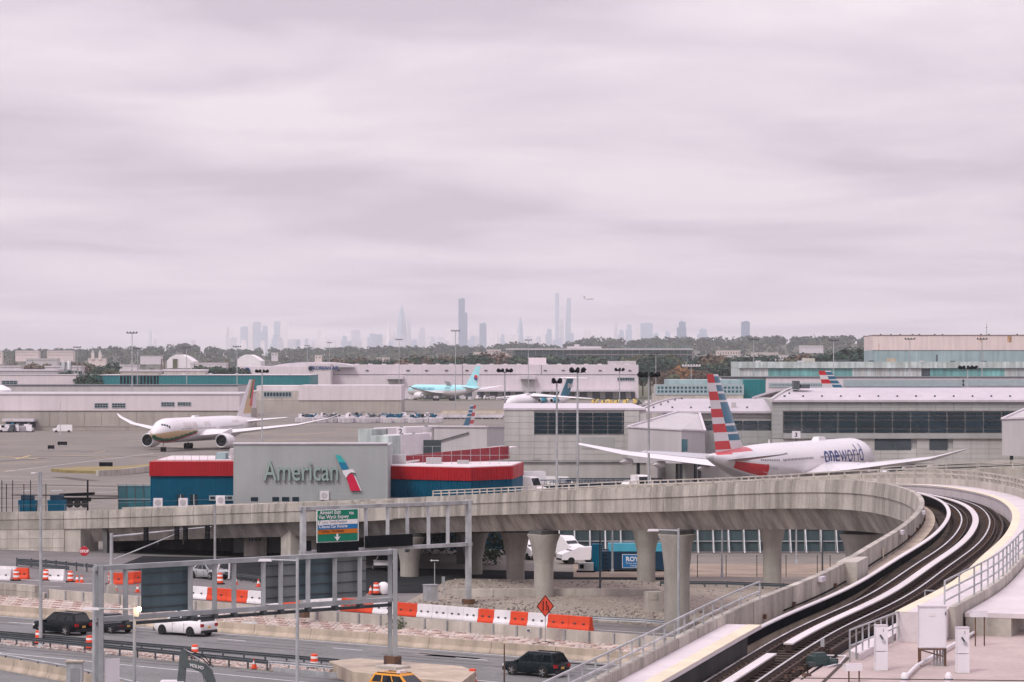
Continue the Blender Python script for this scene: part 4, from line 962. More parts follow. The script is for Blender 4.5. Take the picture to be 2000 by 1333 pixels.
e1 = MB().lathe([(1.75, 0), (1.75, .06)], (KA.X(60.4), .36, 12.6), 'y', 24).build('tail_emblem', 'jet_white', KA.o)
def half(c, r, a0, a1, y, m, nm):
    V = [(c[0]+r*math.cos(a0+(a1-a0)*i/14), y, c[1]+r*math.sin(a0+(a1-a0)*i/14)) for i in range(15)]; V2 = [(x, y-.05, z) for x, y, z in V]
    MB().add(V+V2, [tuple(range(15)), tuple(range(15, 30))[::-1]]+[(i, i+1, 16+i, 15+i) for i in range(14)]).build(nm, m, e1)
half((KA.X(60.4), 12.6), 1.5, .3, .3+math.pi, .47, 'jet_red', 'emblem_upper'); half((KA.X(60.4), 12.6), 1.5, .3+math.pi, .3+2*math.pi, .48, 'oneworld_blue', 'emblem_lower')
dv = [KA.surf(t, a, 1.012, 1) for t, a in ((41, .95), (36.5, .95), (36.5, -.1), (41, -.1))]; MB().sheet([KA.surf(41-4.5*i/1, a, 1.012, 1) for a, i in ((-.1, 0), (-.1, 1))]+[KA.surf(36.5, .45, 1.012, 1), KA.surf(36.5, .95, 1.012, 1), KA.surf(41, .95, 1.012, 1), KA.surf(41, .45, 1.012, 1)]).build('cargo_opening', 'inlet', KA.o)
MB().add([KA.surf(41, 1.0, 1.02, 1), KA.surf(36.5, 1.0, 1.02, 1), KA.surf(36.5, 1.0, 1.02, 1)+Vector((0, 1.6, 2.2)), KA.surf(41, 1.0, 1.02, 1)+Vector((0, 1.6, 2.2)), KA.surf(41, 1.0, 1.06, 1), KA.surf(36.5, 1.0, 1.06, 1), KA.surf(36.5, 1.0, 1.06, 1)+Vector((0, 1.6, 2.2)), KA.surf(41, 1.0, 1.06, 1)+Vector((0, 1.6, 2.2))], [(0, 1, 2, 3), (7, 6, 5, 4), (0, 4, 5, 1), (1, 5, 6, 2), (2, 6, 7, 3), (3, 7, 4, 0)]).build('cargo_door', 'jet_grey', KA.o)
# ---------------- high wing freighter with T tail
hd = Vector((-.62, -.785, 0)); nose = Vector((XD(990, 1235), 1235, 0))
S = Jet('freighter', 'white high wing freighter with dark blue T tail and teal engines', 44, 2.6, 4.6, nose-hd*44*.48, hd)
S.fuselage(['jet_white', 'jet_grey'], lambda t, a: 1 if math.sin(a) < -.55 else 0, n=24, ns=40)
S.foil('wing', [(14, 1.2, 7.0, 9, .13), (17.5, 9, 6.7, 6.5, .11), (24.5, 25.2, 5.9, 2.8, .09)], 'jet_white')
S.fin(34.5, 6.6, 14.2, 7.8, 5.8, 5.6, ['sw_teal', 'jet_white'], lambda h, u: 1 if u < .16 else 0, 12, 12, .8)
S.foil('stabilizer', [(39.2, .2, 14.3, 5.4, .1), (44, 8.7, 14.2, 2.6, .09)], 'jet_white')
for y, t in ((6.5, 13.5), (11, 16)): S.engine(t, y, 5.1, 1.0, 5.0, 'engine_teal', 'jet_white')
MB().box((S.X(1.1), 0, 3.9), (1.3, 1.3, 1.2), 0, 0, .8, .8).build('nose_glazing', 'glass_dark', S.o); S.wheelset(7, 0, 1, 2, .55, 2.6); S.wheelset(20, 2.4, 2, 2, .6, 2.6); S.wheelset(20, -2.4, 2, 2, .6, 2.6)
q = MB(); me = text_mesh('lettering', 'SW', 2.6, 'jet_white', offset=.12, space=.9, sx=1.05); M_ = Matrix(((-1, 0, 0, S.X(41.0)), (0, 0, 1, .42), (0, 1, 0, 10.2), (0, 0, 0, 1))); me.transform(M_); link('lettering', me, S.o)
me.polygons.foreach_set('use_smooth', [False]*len(me.polygons))
# ---------------- distant tails of parked jets
hd = Vector((.9, .43, 0)); p = Vector((XD(1606, 850), 850, 0))
A8 = aa_jet('airliner', 'parked jet behind the white vault, only its striped tail showing', 63.7, 3.1, 5.6, p+hd*62*.52, hd)
hd = Vector((-.42, -.907, 0)); p = Vector((XD(929, 640), 640, 0))
A9 = aa_jet('airliner', 'smaller parked jet, striped tail tip showing above the grey boarding pier', 41.5, 2.0, 3.6, p+hd*41.5*.52, hd)
hd = Vector((.66, -.75, 0))
A10 = aa_jet('airliner', 'tiny jet flying low in the sky right of the skyline', 41.5, 2.0, 3.6, PD(1150, 586, 8200), hd)
# ================================================================== road barriers, signs, gantries
JER = [(-.32, 0), (-.30, .1), (-.14, .36), (-.09, .86), (.09, .86), (.14, .36), (.30, .1), (.32, 0)]
ang = math.atan2(RD.y, RD.x)
def barrier_run(name, label, pts, seglen, prof, m, pname, cat='barrier', base=None):
    o = thing(name, label, cat, base or pts[0]); L = 0
    for a, b in zip(pts, pts[1:]):
        n = max(1, round((b-a).length/seglen))
        for i in range(n):
            p, q = a+(b-a)*i/n, a+(b-a)*(i+1)/n; d = (q-p).normalized()*.02
            sweep([p+d, q-d], prof).build(pname, m, o, world=True)
    return o
kb = barrier_run('kerb_barrier', 'long tan concrete kerb barrier behind the black and white cars', [J(-66), J(60)], 6, JER, 'concrete_tan', 'barrier_segment')
# low wall of pale panels with steel posts
lw = thing('retaining_wall', 'low whitish panel wall with grey posts below the orange barriers', 'wall', Wl(0, .5))
pm = MB().box((0, 0, .42), (2.34, .16, .86)).mesh('wall_panel', 'concrete_light'); po = MB().box((0, -.04, .40), (.14, .3, .86)).mesh('wall_post', 'steel_grey')
wa = math.atan2(WD.y, WD.x); li = ROOTM[lw.name].inverted()
for k in range(-14, 23):
    t = k*2.4; link('wall_panel', pm, lw, loc=li @ Wl(t+1.2, .6), rz=wa); link('wall_post', po, lw, loc=li @ Wl(t, .6), rz=wa)
for k in (-9, -4, 3, 9, 15, 20):
    c = Wl(k*2.4+1.2, 1.15)-Vector((.659, .752, 0))*.1; MB().box(c, (.36, .04, .28), wa).build('notice_plate', 'white_paint', lw, world=True); MB().box(c-Vector((.659, .752, 0))*.03, (.26, .03, .18), wa).build('notice_print', 'galv_dark', lw, world=True)
lw2 = thing('block_wall', 'weathered grey concrete block wall at the lower left edge', 'wall', Wl(-48, .5)); bmk = MB().box((0, 0, .3), (2.6, .5, .58), 0, 0, 1, .96).mesh('wall_block', 'concrete')
li = ROOTM[lw2.name].inverted()
for r_ in range(2):
    for k in range(8): link('wall_block', bmk, lw2, loc=li @ (Wl(-35.2-k*2.64-(1.3 if r_ else 0), .5+.6*r_)), rz=wa)
# water filled barriers
def wb_mesh(L, m):
    b = MB(); pr = [(-.32, 0), (-.32, .12), (-.20, .42), (-.15, 1.05), (.15, 1.05), (.20, .42), (.32, .12), (.32, 0)]
    b.loft([[(x, u, w_) for u, w_ in pr] for x in (-L/2, -L/2+.03, L/2-.03, L/2)])
    for x in (-.27, .27): b.box((x*L*.8, -.215, .5), (.2, .05, .12), 0, 1)
    for x in (-.36, 0, .36): b.box((x*L, -.28, .12), (.12, .1, .16), 0, 0, .6, .6)
    return b.mesh('body', [m, 'galv_dark'])
WBM = {}
def water_barrier(pos, rz, L, colr, label, group):
    m = 'orange' if colr == 'orange' else 'barrier_white'; key = (round(L, 2), m)
    if key not in WBM: WBM[key] = wb_mesh(L, m)
    o = thing('water_barrier', label, 'barrier', pos, rz, group); link('body', WBM[key], o)
seq = [(330, 370, 'w'), (371, 408, 'w'), (408, 447, 'o'), (447, 487, 'o'), (487, 520, 'w'), (520, 553, 'w'), (553, 590, 'o'), (590, 630, 'w'), (630, 670, 'w'), (670, 700, 'o'), (700, 732, 'o'), (732, 773, 'w'), (774, 818, 'o'), (818, 848, 'w'), (848, 878, 'w'), (878, 908, 'w'), (908, 937, 'w'), (937, 968, 'o'), (968, 1000, 'w'), (1000, 1034, 'o'), (1034, 1073, 'w'), (1073, 1114, 'o'), (1114, 1155, 'o')]
ba, bb = P(408, 1171, 1.02), P(1155, 1232.5, 1.02)
def bpt(x):                                   # point of the barrier line under picture column x
    lo, hi = -.4, 1.2
    for _ in range(40):
        t = (lo+hi)/2; p = ba+(bb-ba)*t
        if 1000+p.x/p.y*F < x: lo = t
        else: hi = t
    return ba+(bb-ba)*lo
for k, (a, b, c) in enumerate(seq):
    p, q = bpt(a), bpt(b); cn = 'orange' if c == 'o' else 'white'
    water_barrier((p+q)/2, math.atan2((q-p).y, (q-p).x), (q-p).length*.985, cn, f'{cn} plastic water barrier, {ordinal(len(seq)-k)} from the right end of the long row', 'water barriers in the long row')
for k, (x, y, rz, c, lab) in enumerate([(8, 1133, -.5, 'white', 'white water barrier at the left edge beside a barrel'), (17, 1128, -.5, 'white', 'white water barrier behind the pair at the left edge'), (45, 1131, -.3, 'orange', 'short orange water barrier right of the leftmost barrel'),
        (108, 1134, -.25, 'white', 'white water barrier lying between two striped barrels'), (241, 1141, .1, 'orange', 'orange water barrier left of the gantry sign panel'), (261, 1139, .9, 'orange', 'orange water barrier close to the dark sign panel')]):
    water_barrier(P(x, y, 1.0), rz, 1.9 if 'short' not in lab else 1.2, c, lab, 'loose water barriers on the upper road')
# barrels and cones
def barrel_parts(o):
    b = MB(); b.lathe([(.30, .1), (.29, .3), (.28, .32), (.275, .5), (.265, .52), (.26, .7), (.25, .72), (.245, .88), (.235, .9), (.23, 1.0), (.14, 1.04)], n=16, mf=lambda k: 1 if k in (2, 6) else 0); b.build('drum', ['orange', 'paint_white'], o, smooth=30)
    MB().lathe([(.46, 0), (.45, .1), (.3, .11)], n=14).build('base', 'black_rubber', o)
def cone_parts(o):
    c = MB(); c.lathe([(.19, .04), (.14, .3), (.12, .36), (.09, .52), (.08, .56), (.03, .72)], n=12, mf=lambda k: 1 if k in (1, 2) else 0); c.build('cone', ['orange', 'paint_white'], o, smooth=30); MB().box((0, 0, .02), (.44, .44, .05)).build('base', 'orange', o)
b0 = None
for x, y, z, lab in [(76, 1258, .06, 'striped barrel behind the guardrail left of the tall gantry post'), (175, 1268.5, .06, 'striped barrel standing just left of the tall gantry post'), (381, 1287, .06, 'striped barrel in the median right of the excavator arm'), (614, 1306, .06, 'striped barrel at the right end of the median guardrail'),
        (923, 1336, 0, 'striped barrel at the bottom edge left of the black car'), (32, 1134, 1, 'leftmost striped barrel on the upper road'), (90, 1134, 1, 'striped barrel beside the white barrier on the upper road'), (138, 1137, 1, 'striped barrel left of the two orange cones'), (735, 1161, 1.05, 'striped barrel beside a white sack under the viaduct'), (408+22, 1141, 1.0, 'striped barrel under the white bent pipe')]:
    if b0 is None: b0 = thing('traffic_barrel', lab, 'traffic barrel', P(x, y, z), 0, 'orange and white traffic barrels'); barrel_parts(b0)
    else: dup(b0, P(x, y, z), x*.7, lab)
c0 = None
for x, y, z, lab in [(151, 1138, 1, 'orange cone, left one of the pair beside a barrel'), (160, 1138, 1, 'orange cone, right one of the pair beside a barrel'), (226, 1155, 1, 'small cone left of the signal mast foot'), (245, 1156, 1, 'cone without white band showing beside the sign column'), (269, 1157, 1, 'cone just left of the dark sign panel'), (461, 1142, 1, 'small cone behind the orange row right of the bent pipe'), (505, 1146, 1, 'small cone behind the right sign panel edge'), (497, 1305, .08, 'cone under the median guardrail'), (724, 1160, 1.05, 'small cone left of the barrel by the white sack')]:
    if c0 is None: c0 = thing('traffic_cone', lab, 'traffic cone', P(x, y, z), 0, 'traffic cones'); cone_parts(c0)
    else: dup(c0, P(x, y, z), x*.3, lab)
t0 = None
for x, lab in ((213, 'left of the two striped tube markers'), (222, 'right of the two striped tube markers')):
    if t0 is None:
        t0 = thing('tube_marker', lab, 'marker', P(x, 1141, 1), 0, 'tube markers'); MB().lathe([(.06, .06), (.06, .35), (.06, .5), (.06, .65), (.06, .8), (.06, 1.05)], n=10, mf=lambda k: k % 2).build('tube', ['orange', 'paint_white'], t0); MB().box((0, 0, .03), (.55, .55, .07)).build('base', 'black_rubber', t0)
    else: dup(t0, P(x, 1141, 1), 0, lab)
sk = thing('white_sack', 'white bulk sack slumped beside a barrel under the viaduct', 'sack', P(749, 1160, 1.05)); MB().lathe([(.5, 0), (.6, .3), (.55, .7), (.35, .95), (.15, 1.05)], n=12).build('sack', 'tent_white', sk, smooth=True)
bp = thing('bent_pipe', 'white bent pipe frame standing by a barrel at the underpass', 'pipe', P(433, 1135, 1.0)); mb = MB()
pts = [(-.6, 0, 0), (-.2, 0, 1.6), (.1, 0, 2.0), (.5, 0, 2.0), (.75, 0, 1.7), (.7, 0, .2)]
for a, b in zip(pts, pts[1:]): mb.tube(a, b, .09, n=8)
mb.build('frame', 'white_paint', bp)
# guardrails
def guardrail(name, label, pts, m='galv_dark', h=.75, spacing=2.):
    o = thing(name, label, 'guardrail', pts[0]); p = []
    for a, b in zip(pts, pts[1:]): p += line(a, b, spacing)[:-1]
    p.append(pts[-1]); W = [(-.02, .42), (-.07, .50), (-.02, .56), (-.07, .64), (-.02, .72), (.02, .72), (-.02, .64), (.03, .56), (-.02, .5), (.02, .42)]
    W = [(u*1.2, w_+.03) for u, w_ in W]; sweep(p, W).build('rail_beam', m, o, world=True)
    pm_ = MB().box((0, 0, h/2-.05), (.12, .18, h)).mesh('guardrail_post', m); iv = ROOTM[o.name].inverted()
    for q in p: link('guardrail_post', pm_, o, loc=iv @ q+Vector((0, .12, 0)))
    return o
guardrail('guardrail', 'farther dark guardrail along the median, nearest the black and white cars', [P(-40, 1248), P(10, 1252), P(200, 1268.5), P(560, 1299), P(662, 1308)])
guardrail('guardrail', 'nearer dark guardrail along the rubble median', [P(-40, 1254), P(0, 1258), P(200, 1277.5), P(522, 1310)])
go = guardrail('guardrail', 'silver doubled guardrail end beside the concrete island', [P(528, 1309), P(600, 1315), P(666, 1321)], 'galv')
sweep([P(535, 1312)+Vector((0, 0, -.1)), P(666, 1324)+Vector((0, 0, -.1))], [(-.05, .1), (-.05, .42), (.05, .42), (.05, .1)]).build('lower_beam', 'galv', go, world=True)
guardrail('guardrail', 'steel guardrail running right from the end of the barrier row', [P(1156, 1222, 1.0), P(1260, 1227, 1.0), P(1330, 1233, 1.0)], 'steel_grey')
guardrail('guardrail', 'dark guardrail on the gravel behind the flared columns', [P(1290, 1151, 1.05), P(1420, 1152, 1.05), P(1560, 1158, 1.05)], 'galv_dark')
gs = guardrail('guardrail', 'dark double guardrail below the left retaining wall', [P(33, 1106, 1.0), P(90, 1109, 1.0), P(190, 1119, 1.0)], 'galv_dark', .9)
sweep([P(36, 1102, 1.25), P(135, 1112, 1.2)], rectp(-.05, .05, -.05, .3)).build('lower_beam', 'galv_dark', gs, world=True)
guardrail('guardrail', 'grey guardrail along the underpass road behind the sign panels', [P(280, 1120, 1.0), P(400, 1128, 1.0), P(520, 1141, 1.0)], 'galv_dark')
# near barrier at lower left with its pipe rail
nb = barrier_run('concrete_barrier', 'tan concrete barrier with white pipe rail at the lower left', [P(-60, 1294), P(0, 1306), P(60, 1317), P(135, 1331), P(190, 1345), P(300, 1372)], 3, JER, 'concrete_tan', 'barrier_segment')
mb = MB(); pp = [P(-60, 1294)+Vector((0, 0, 1.02)), P(0, 1306)+Vector((0, 0, 1.02)), P(60, 1317)+Vector((0, 0, 1.02)), P(135, 1331)+Vector((0, 0, 1.02)), P(190, 1345)+Vector((0, 0, 1.02)), P(300, 1372)+Vector((0, 0, 1.02))]
for a, b in zip(pp, pp[1:]): mb.tube(a, b, .07, n=8)
mb.build('pipe_rail', 'galv', nb, world=True)
for a, b in zip(pp, pp[1:]):
    for t in (.2, .7): c = a+(b-a)*t; MB().box((c.x, c.y, c.z-.1), (.1, .1, .18)).build('rail_bracket', 'galv_dark', nb, world=True)
bxp = thing('steel_bollard_box', 'square steel housing on the tan barrier at the lower left', 'utility box', P(152, 1345)+Vector((0, -1.2, 0))); MB().box((0, 0, .9), (1.05, .6, 2.0)).build('housing', 'galv', bxp); MB().box((.05, -.31, .75), (.6, .05, 1.5)).build('door', 'steel_grey', bxp)
MB().box((0, -.02, 1.93), (1.2, .75, .08)).build('lid', 'concrete_tan', bxp)
# concrete island and gantry
isl = thing('concrete_island', 'raised concrete traffic island carrying the gantry post', 'traffic island', P(780, 1325)); fp_ = [P(643, 1316), P(700, 1310), P(900, 1326), P(930, 1336), P(900, 1360), P(690, 1338)]
MB().prism([(p.x, p.y) for p in fp_][::-1], 0, .88).build('block', 'concrete_tan', isl, world=True); mb = MB().box(P(767, 1303, .95), (1.9, 1.5, .2), ang); mb.build('plinth', 'concrete_light', isl, world=True)
def gantry(name, label, A, B, zt, zb, base, posts, w_, post_w, m='steel_grey'):
    """A, B: xy of the two posts"""
    A, B = Vector((*A, 0)), Vector((*B, 0)); o = thing(name, label, 'sign gantry', (A.x, A.y, base[0])); d = (B-A).normalized(); n = Vector((-d.y, d.x, 0))
    for z in (zt, zb):
        MB().beam(A+Vector((0, 0, z))-d*.3, B+Vector((0, 0, z))+d*.3, .4, .30).build('chord', m, o, world=True)
    for t in posts:
        q = A+(B-A)*t
        MB().beam(q+Vector((0, 0, zb+.15)), q+Vector((0, 0, zt-.15)), .30, .26, up=(0, 1, 0)).build('upright', m, o, world=True)
        MB().beam(q-n*.5*w_+Vector((0, 0, zb-.27)), q+n*.5*w_+Vector((0, 0, zb-.27)), .2, .26).build('cross_tie', 'galv_dark', o, world=True)
    if w_ > .5: MB().beam(A+n*.3+Vector((0, 0, zb-.40)), B+n*.3+Vector((0, 0, zb-.40)), .4, .2).build('lower_chord', 'galv_dark', o, world=True)
    for k, q in enumerate((A, B)):
        for s_ in (-.5, .5): MB().beam(q+n*s_*w_+Vector((0, 0, base[k])), q+n*s_*w_+Vector((0, 0, zt+.2)), post_w, post_w, up=(0, 1, 0)).build('post', m, o, world=True)
        MB().box(q+Vector((0, 0, base[k]+.3)), (w_+.6, .62, .6), math.atan2(n.y, n.x)).build('post_foot', 'rust', o, world=True)
    return o, d, n
GA, GB = (XD(193, 188), 188), (XD(767, 204), 204)
ga, d_, n_ = gantry('sign_gantry', 'near grey steel sign gantry seen from behind with blank sign backs', GA, GB, 8.65, 5.42, (.6, .95), [.085, .21+.085, .29+.085, .38+.06, .52+.02, .60, .695, .79, .88, .965][:9], .55, .3)
def panel(o, t0, t1, z0, z1, m, A, B, n, off=.45, rows=4):
    A, B = Vector((*A, 0)), Vector((*B, 0)); a, b = A+(B-A)*t0, A+(B-A)*t1; c = (a+b)/2+n*off; L = (b-a).length; rz = math.atan2((b-a).y, (b-a).x)
    p = MB().box((c.x, c.y, (z0+z1)/2), (L, .08, z1-z0), rz).build('sign_panel', m, o, world=True); ip = None
    for k in range(rows):
        z = z0+(z1-z0)*(k+.5)/rows; e = MB().box((c.x, c.y, z)-n*.09 if False else Vector((c.x, c.y, z))-n*.08, (L*.99, .06, .07), rz); iv = ROOTM[o.name].inverted(); e.v = [tuple(iv @ Vector(v)) for v in e.v]; e.build('stiffener', 'galv_dark', p)
mat('sign_back', (.20, .22, .22), .55, .15, .6, streak=.25, metal=.2); mat('sign_back_dark', (.075, .115, .13), .5, .2, .7, streak=.3)
panel(ga, .148, .305, 5.6, 8.5, 'sign_back_dark', GA, GB, n_, .42); panel(ga, .555, .665, 5.65, 8.5, 'sign_back', GA, GB, n_, .42); panel(ga, .67, .80, 5.75, 8.45, 'sign_back_dark', GA, GB, n_, .42); panel(ga, .805, .915, 5.7, 8.5, 'sign_back', GA, GB, n_, .42)
mb = MB().box(Vector((GA[0], GA[1], 2.2))+d_*.75-n_*.4, (1.1, .05, 1.5), math.atan2(d_.y, d_.x)); mb.build('notice_board', 'white_paint', ga, world=True)
# rear gantry with green sign
HA, HB = (XD(592, 241), 241), (XD(915, 252), 252)
gb, d2, n2b = gantry('sign_gantry', 'farther steel gantry carrying the green Airport Exit sign', HA, HB, ZD(988, 246), ZD(1072, 246), (1.0, 1.0), [.37, .5, .62, .75, .87], .4, .28, 'galv')
def on_gantry(x, y, off=-.42):                    # picture point -> point on the sign plane
    A, B = Vector((*HA, 0)), Vector((*HB, 0)); lo, hi = 0., 1.
    for _ in range(40):
        t = (lo+hi)/2; p = A+(B-A)*t+n2b*off
        if 1000+p.x/p.y*F < x: lo = t
        else: hi = t
    p = A+(B-A)*lo+n2b*off; p.z = ZD(y, p.y); return p
def gpanel(x0, x1, y0, y1, th, m, nm, off, parent=None):
    a, b = on_gantry(x0, y1, off), on_gantry(x1, y1, off); a.z = b.z; zt = ZD(y0, (a.y+b.y)/2); zb = ZD(y1, (a.y+b.y)/2); c = (a+b)/2
    mb = MB().box((c.x, c.y, (zt+zb)/2), ((b-a).xy.length, th, zt-zb), math.atan2((b-a).y, (b-a).x)); return mb.build(nm, m, parent or gb, world=True)
gpanel(619, 700, 995, 1058.5, .1, 'paint_white', 'sign_border', -.42); gpanel(620.3, 698.7, 996.3, 1057.2, .03, 'green_sign', 'sign_face', -.50)
gpanel(621, 698.3, 1015.5, 1024.5, .02, 'paint_white', 'sign_band', -.53); gpanel(621, 698.3, 1024.9, 1033.5, .02, 'blue_sign', 'sign_band', -.53); gpanel(621, 698.3, 1033.9, 1042.5, .02, 'orange_sign', 'sign_band', -.53)
mat('sign_grey_text', (.22, .23, .25), .5, .05, 1.); mat('sign_brown_text', (.10, .03, .01), .5, .05, 1.)
for body, x, y, sz, m_, k in (('Airport Exit', 625, 1005.0, .40, 'paint_white', .012), ('VIA', 682, 1005.0, .30, 'paint_white', .01), ('Van Wyck Expwy', 622.5, 1014.0, .40, 'paint_white', .012), ('Long Term Parking', 628.5, 1023, .31, 'sign_grey_text', .006), ('P', 623, 1023, .36, 'sign_grey_text', .006), ('Rental Car Returns', 628.5, 1032, .31, 'paint_white', .008), ('C', 623, 1032, .34, 'paint_white', .006), ('Other Terminals', 628.5, 1041, .31, 'sign_brown_text', .008), ('T', 623, 1041, .34, 'sign_brown_text', .006)):
    text('sign_text', body, sz, m_, on_gantry(x, y, -.56), d2, (0, 0, 1), gb, offset=k, space=1.06)
c = on_gantry(659, 1050, -.55); rgt = d2; mb = MB(); up = Vector((0, 0, 1))
ar = [(-.09, .3), (.09, .3), (.09, .02), (.32, .1), (.0, -.28), (-.32, .1), (-.09, .02)]
mb.sheet([c+rgt*a+up*b for a, b in ar]); mb.build('sign_arrow', 'paint_white', gb, world=True)
gpanel(621, 698, 1059, 1077, .35, 'black', 'dark_box', -.35); gpanel(715, 804, 1045, 1068, .35, 'black', 'message_box', -.35)
gpanel(560+40, 607, 1056, 1076, .2, 'black', 'side_box', -.2)
# diamond roadwork sign
ds = thing('roadwork_sign', 'orange diamond lane narrowing sign on a folding stand', 'road sign', P(1065, 1258, .45)); s_ = .62*1.0
zc_ = 2.85; h_ = .84
MB().add([(0, -.05, zc_-h_), (h_*.78, -.05, zc_), (0, -.05, zc_+h_), (-h_*.78, -.05, zc_), (0, .0, zc_-h_), (h_*.78, 0, zc_), (0, 0, zc_+h_), (-h_*.78, 0, zc_)], [(0, 1, 2, 3), (7, 6, 5, 4), (0, 4, 5, 1), (1, 5, 6, 2), (2, 6, 7, 3), (3, 7, 4, 0)]).build('board', 'sign_orange', ds)
mb = MB(); pts = [(0, zc_-h_), (h_*.78, zc_), (0, zc_+h_), (-h_*.78, zc_)]
for a, b in zip(pts, pts[1:]+pts[:1]): mb.beam((a[0]*.94, -.065, zc_+(a[1]-zc_)*.94), (b[0]*.94, -.065, zc_+(b[1]-zc_)*.94), .05, .02, up=(0, 1, 0))
mb.build('border', 'black', ds); mb = MB(); mb.beam((-.16, -.065, zc_-.36), (-.16, -.065, zc_+.36), .07, .02, up=(0, 1, 0))
for a, b in (((.22, -.36), (.22, -.05)), ((.22, -.05), (.08, .12)), ((.08, .12), (.08, .36)), ((.08, -.3), (.08, -.2)), ((.08, -.12), (.08, -.04))): mb.beam((a[0], -.066, zc_+a[1]), (b[0], -.066, zc_+b[1]), .07, .02, up=(0, 1, 0))
mb.build('symbol', 'black', ds); MB().tube((0, 0, .1), (0, 0, zc_-h_+.05), .03, n=6).build('mast', 'galv', ds)
mb = MB()
for a in range(4): mb.beam((0, 0, .2), (1.2*math.cos(a*1.57+.6), .6*math.sin(a*1.57+.6), .04), .05, .04)
mb.build('stand', 'black', ds)
# stop sign
ss = thing('stop_sign', 'red octagonal STOP sign by the retaining wall', 'road sign', P(165, 1120, 1.0)); r_ = .46; zc_ = 2.0+.15
V = [(r_*math.cos(R(22.5+45*i)), -.06, zc_+r_*math.sin(R(22.5+45*i))) for i in range(8)]; MB().add(V+[(x*1.06, -.02, zc_+(z-zc_)*1.06) for x, y, z in V], [tuple(range(8)), tuple(range(8, 16))[::-1]]+[(i, 8+i, 8+(i+1) % 8, (i+1) % 8) for i in range(8)]).build('plate', 'red_sign', ss)
text('lettering', 'STOP', .36, 'paint_white', P(165, 1120, 1.0)+Vector((-.40, -.07, zc_-.12)), (1, 0, 0), (0, 0, 1), ss, offset=.014); MB().tube((0, 0, 0), (0, 0, 2.7), .035, n=6).build('pole', 'galv', ss)
# arrow sign, utility cabinet, call box
asg = thing('arrow_sign', 'small black sign with white left arrow under the viaduct', 'road sign', P(849, 1150, 1.1)); MB().box((0, 0, 2.55), (.95, .05, .34)).build('plate', 'black', asg); MB().tube((0, .04, 0), (0, .04, 2.7), .04, n=6).build('pole', 'galv', asg)
MB().sheet([(-.42, -.03, 2.55), (-.25, -.03, 2.43), (-.25, -.03, 2.51), (.38, -.03, 2.51), (.38, -.03, 2.59), (-.25, -.03, 2.59), (-.25, -.03, 2.67)]).build('arrow', 'paint_white', asg)
uc = thing('utility_cabinet', 'square grey utility cabinet beside the white barrier row', 'utility cabinet', P(841, 1176, 1.1), .35); MB().box((0, 0, .72), (1.1, .8, 1.42)).build('body', 'galv', uc); MB().box((0, 0, 1.46), (1.2, .9, .08)).build('lid', 'steel_grey', uc)
pc = thing('call_post', 'slim grey call post right of the utility cabinet', 'post', P(866, 1165, 1.1)); MB().box((0, 0, .8), (.12, .12, 1.6)).build('post', 'galv', pc); MB().box((0, -.03, 1.45), (.28, .24, .55)).build('box', 'steel_grey', pc)
barrier_run('concrete_barrier', 'low whitish concrete barrier at the foot of the flared columns', [P(886, 1169, 1.1), P(1040, 1167.5, 1.1), P(1290, 1168.5, 1.1)], 4, [(-.2, 0), (-.2, .8), (.2, .8), (.2, 0)], 'concrete_light', 'barrier_segment')
bk = thing('concrete_block', 'square concrete block at the end of the low barrier', 'concrete block', P(1276, 1196, 1.2)); MB().box((0, 0, .85), (1.3, 1.0, 1.7), .25).build('block', 'concrete_light', bk); MB().box((0.05, -.51, 1.3), (.7, .05, .5), .25).build('recess', 'concrete', bk)
sp = thing('scrap_panel', 'grey metal panel leaning on the kerb barrier', 'metal panel', P(486, 1236)); MB().add([(-.75, 0, 0), (.75, -.05, 0), (.62, .25, .85), (-.6, .3, .85), (-.75, .06, 0), (.75, .01, 0), (.62, .31, .85), (-.6, .36, .85)], [(0, 1, 2, 3), (7, 6, 5, 4), (0, 4, 5, 1), (1, 5, 6, 2), (2, 6, 7, 3), (3, 7, 4, 0)]).build('panel', 'galv', sp)
sh = thing('roadside_shrub', 'small green shrub against the low panel wall', 'shrub', P(777, 1232, .4)); mb = MB(); rs = random.Random(2)
for i in range(120):
    c = Vector((rs.gauss(0, .28), rs.gauss(0, .25), abs(rs.gauss(.45, .3)))); a = Vector((rs.uniform(-1, 1), rs.uniform(-1, 1), rs.uniform(-1, 1))).normalized()*.12; b = a.orthogonal().normalized()*.07
    mb.sheet([c-a, c+b, c+a, c-b])
mat('leaf_green', (.07, .10, .035), .8, .3, 2.); mb.build('foliage', 'leaf_green', sh)
# ------------------------------------------------------------------ lamp posts and signals
def lamp_post(x, yb, z, top, label, arm=0., r=.09, lit=False, head=True, D=None, m='galv'):
    b = P(x, yb, z) if D is None else Vector((XD(x, D), D, z)); zt = ZD(top, b.y)-z
    o = thing('lamp_post', label, 'lamp post', b, 0, 'lamp posts along the roads'); MB().tube((0, 0, 0), (0, 0, zt), r*1.25, r*.8, 10).build('pole', m, o); MB().box((0, 0, .2), (r*4, r*4, .4), 0, 0, .6, .6).build('foot', m, o)
    if arm:
        MB().tube((0, 0, zt-.15), (arm, 0, zt-.1), .05, .045, 8).build('arm', m, o)
        MB().box((arm*1.12, 0, zt-.12), (abs(arm)*.3+.3, .26, .13), 0, 0, .8, .8).build('lamp_head', 'white_paint' if not lit else 'white_metal', o)
    return o, zt
lamp_post(80, 1228, 0, 922, 'tall plain grey pole beside the black car at the left', .0, .11, D=226)
lamp_post(420, 1195, .8, 985, 'tall slim pole rising through the near gantry', 0, .10, D=246)
lamp_post(581, 1390, 0, 1090, 'grey lamp post with a short left arm in front of the gantry', -1.6, .10, D=165)
lo, zt = lamp_post(263, 1390, 0, 1185, 'lamp post with a glowing floodlight in front of the gantry', -2.2, .10, D=170)
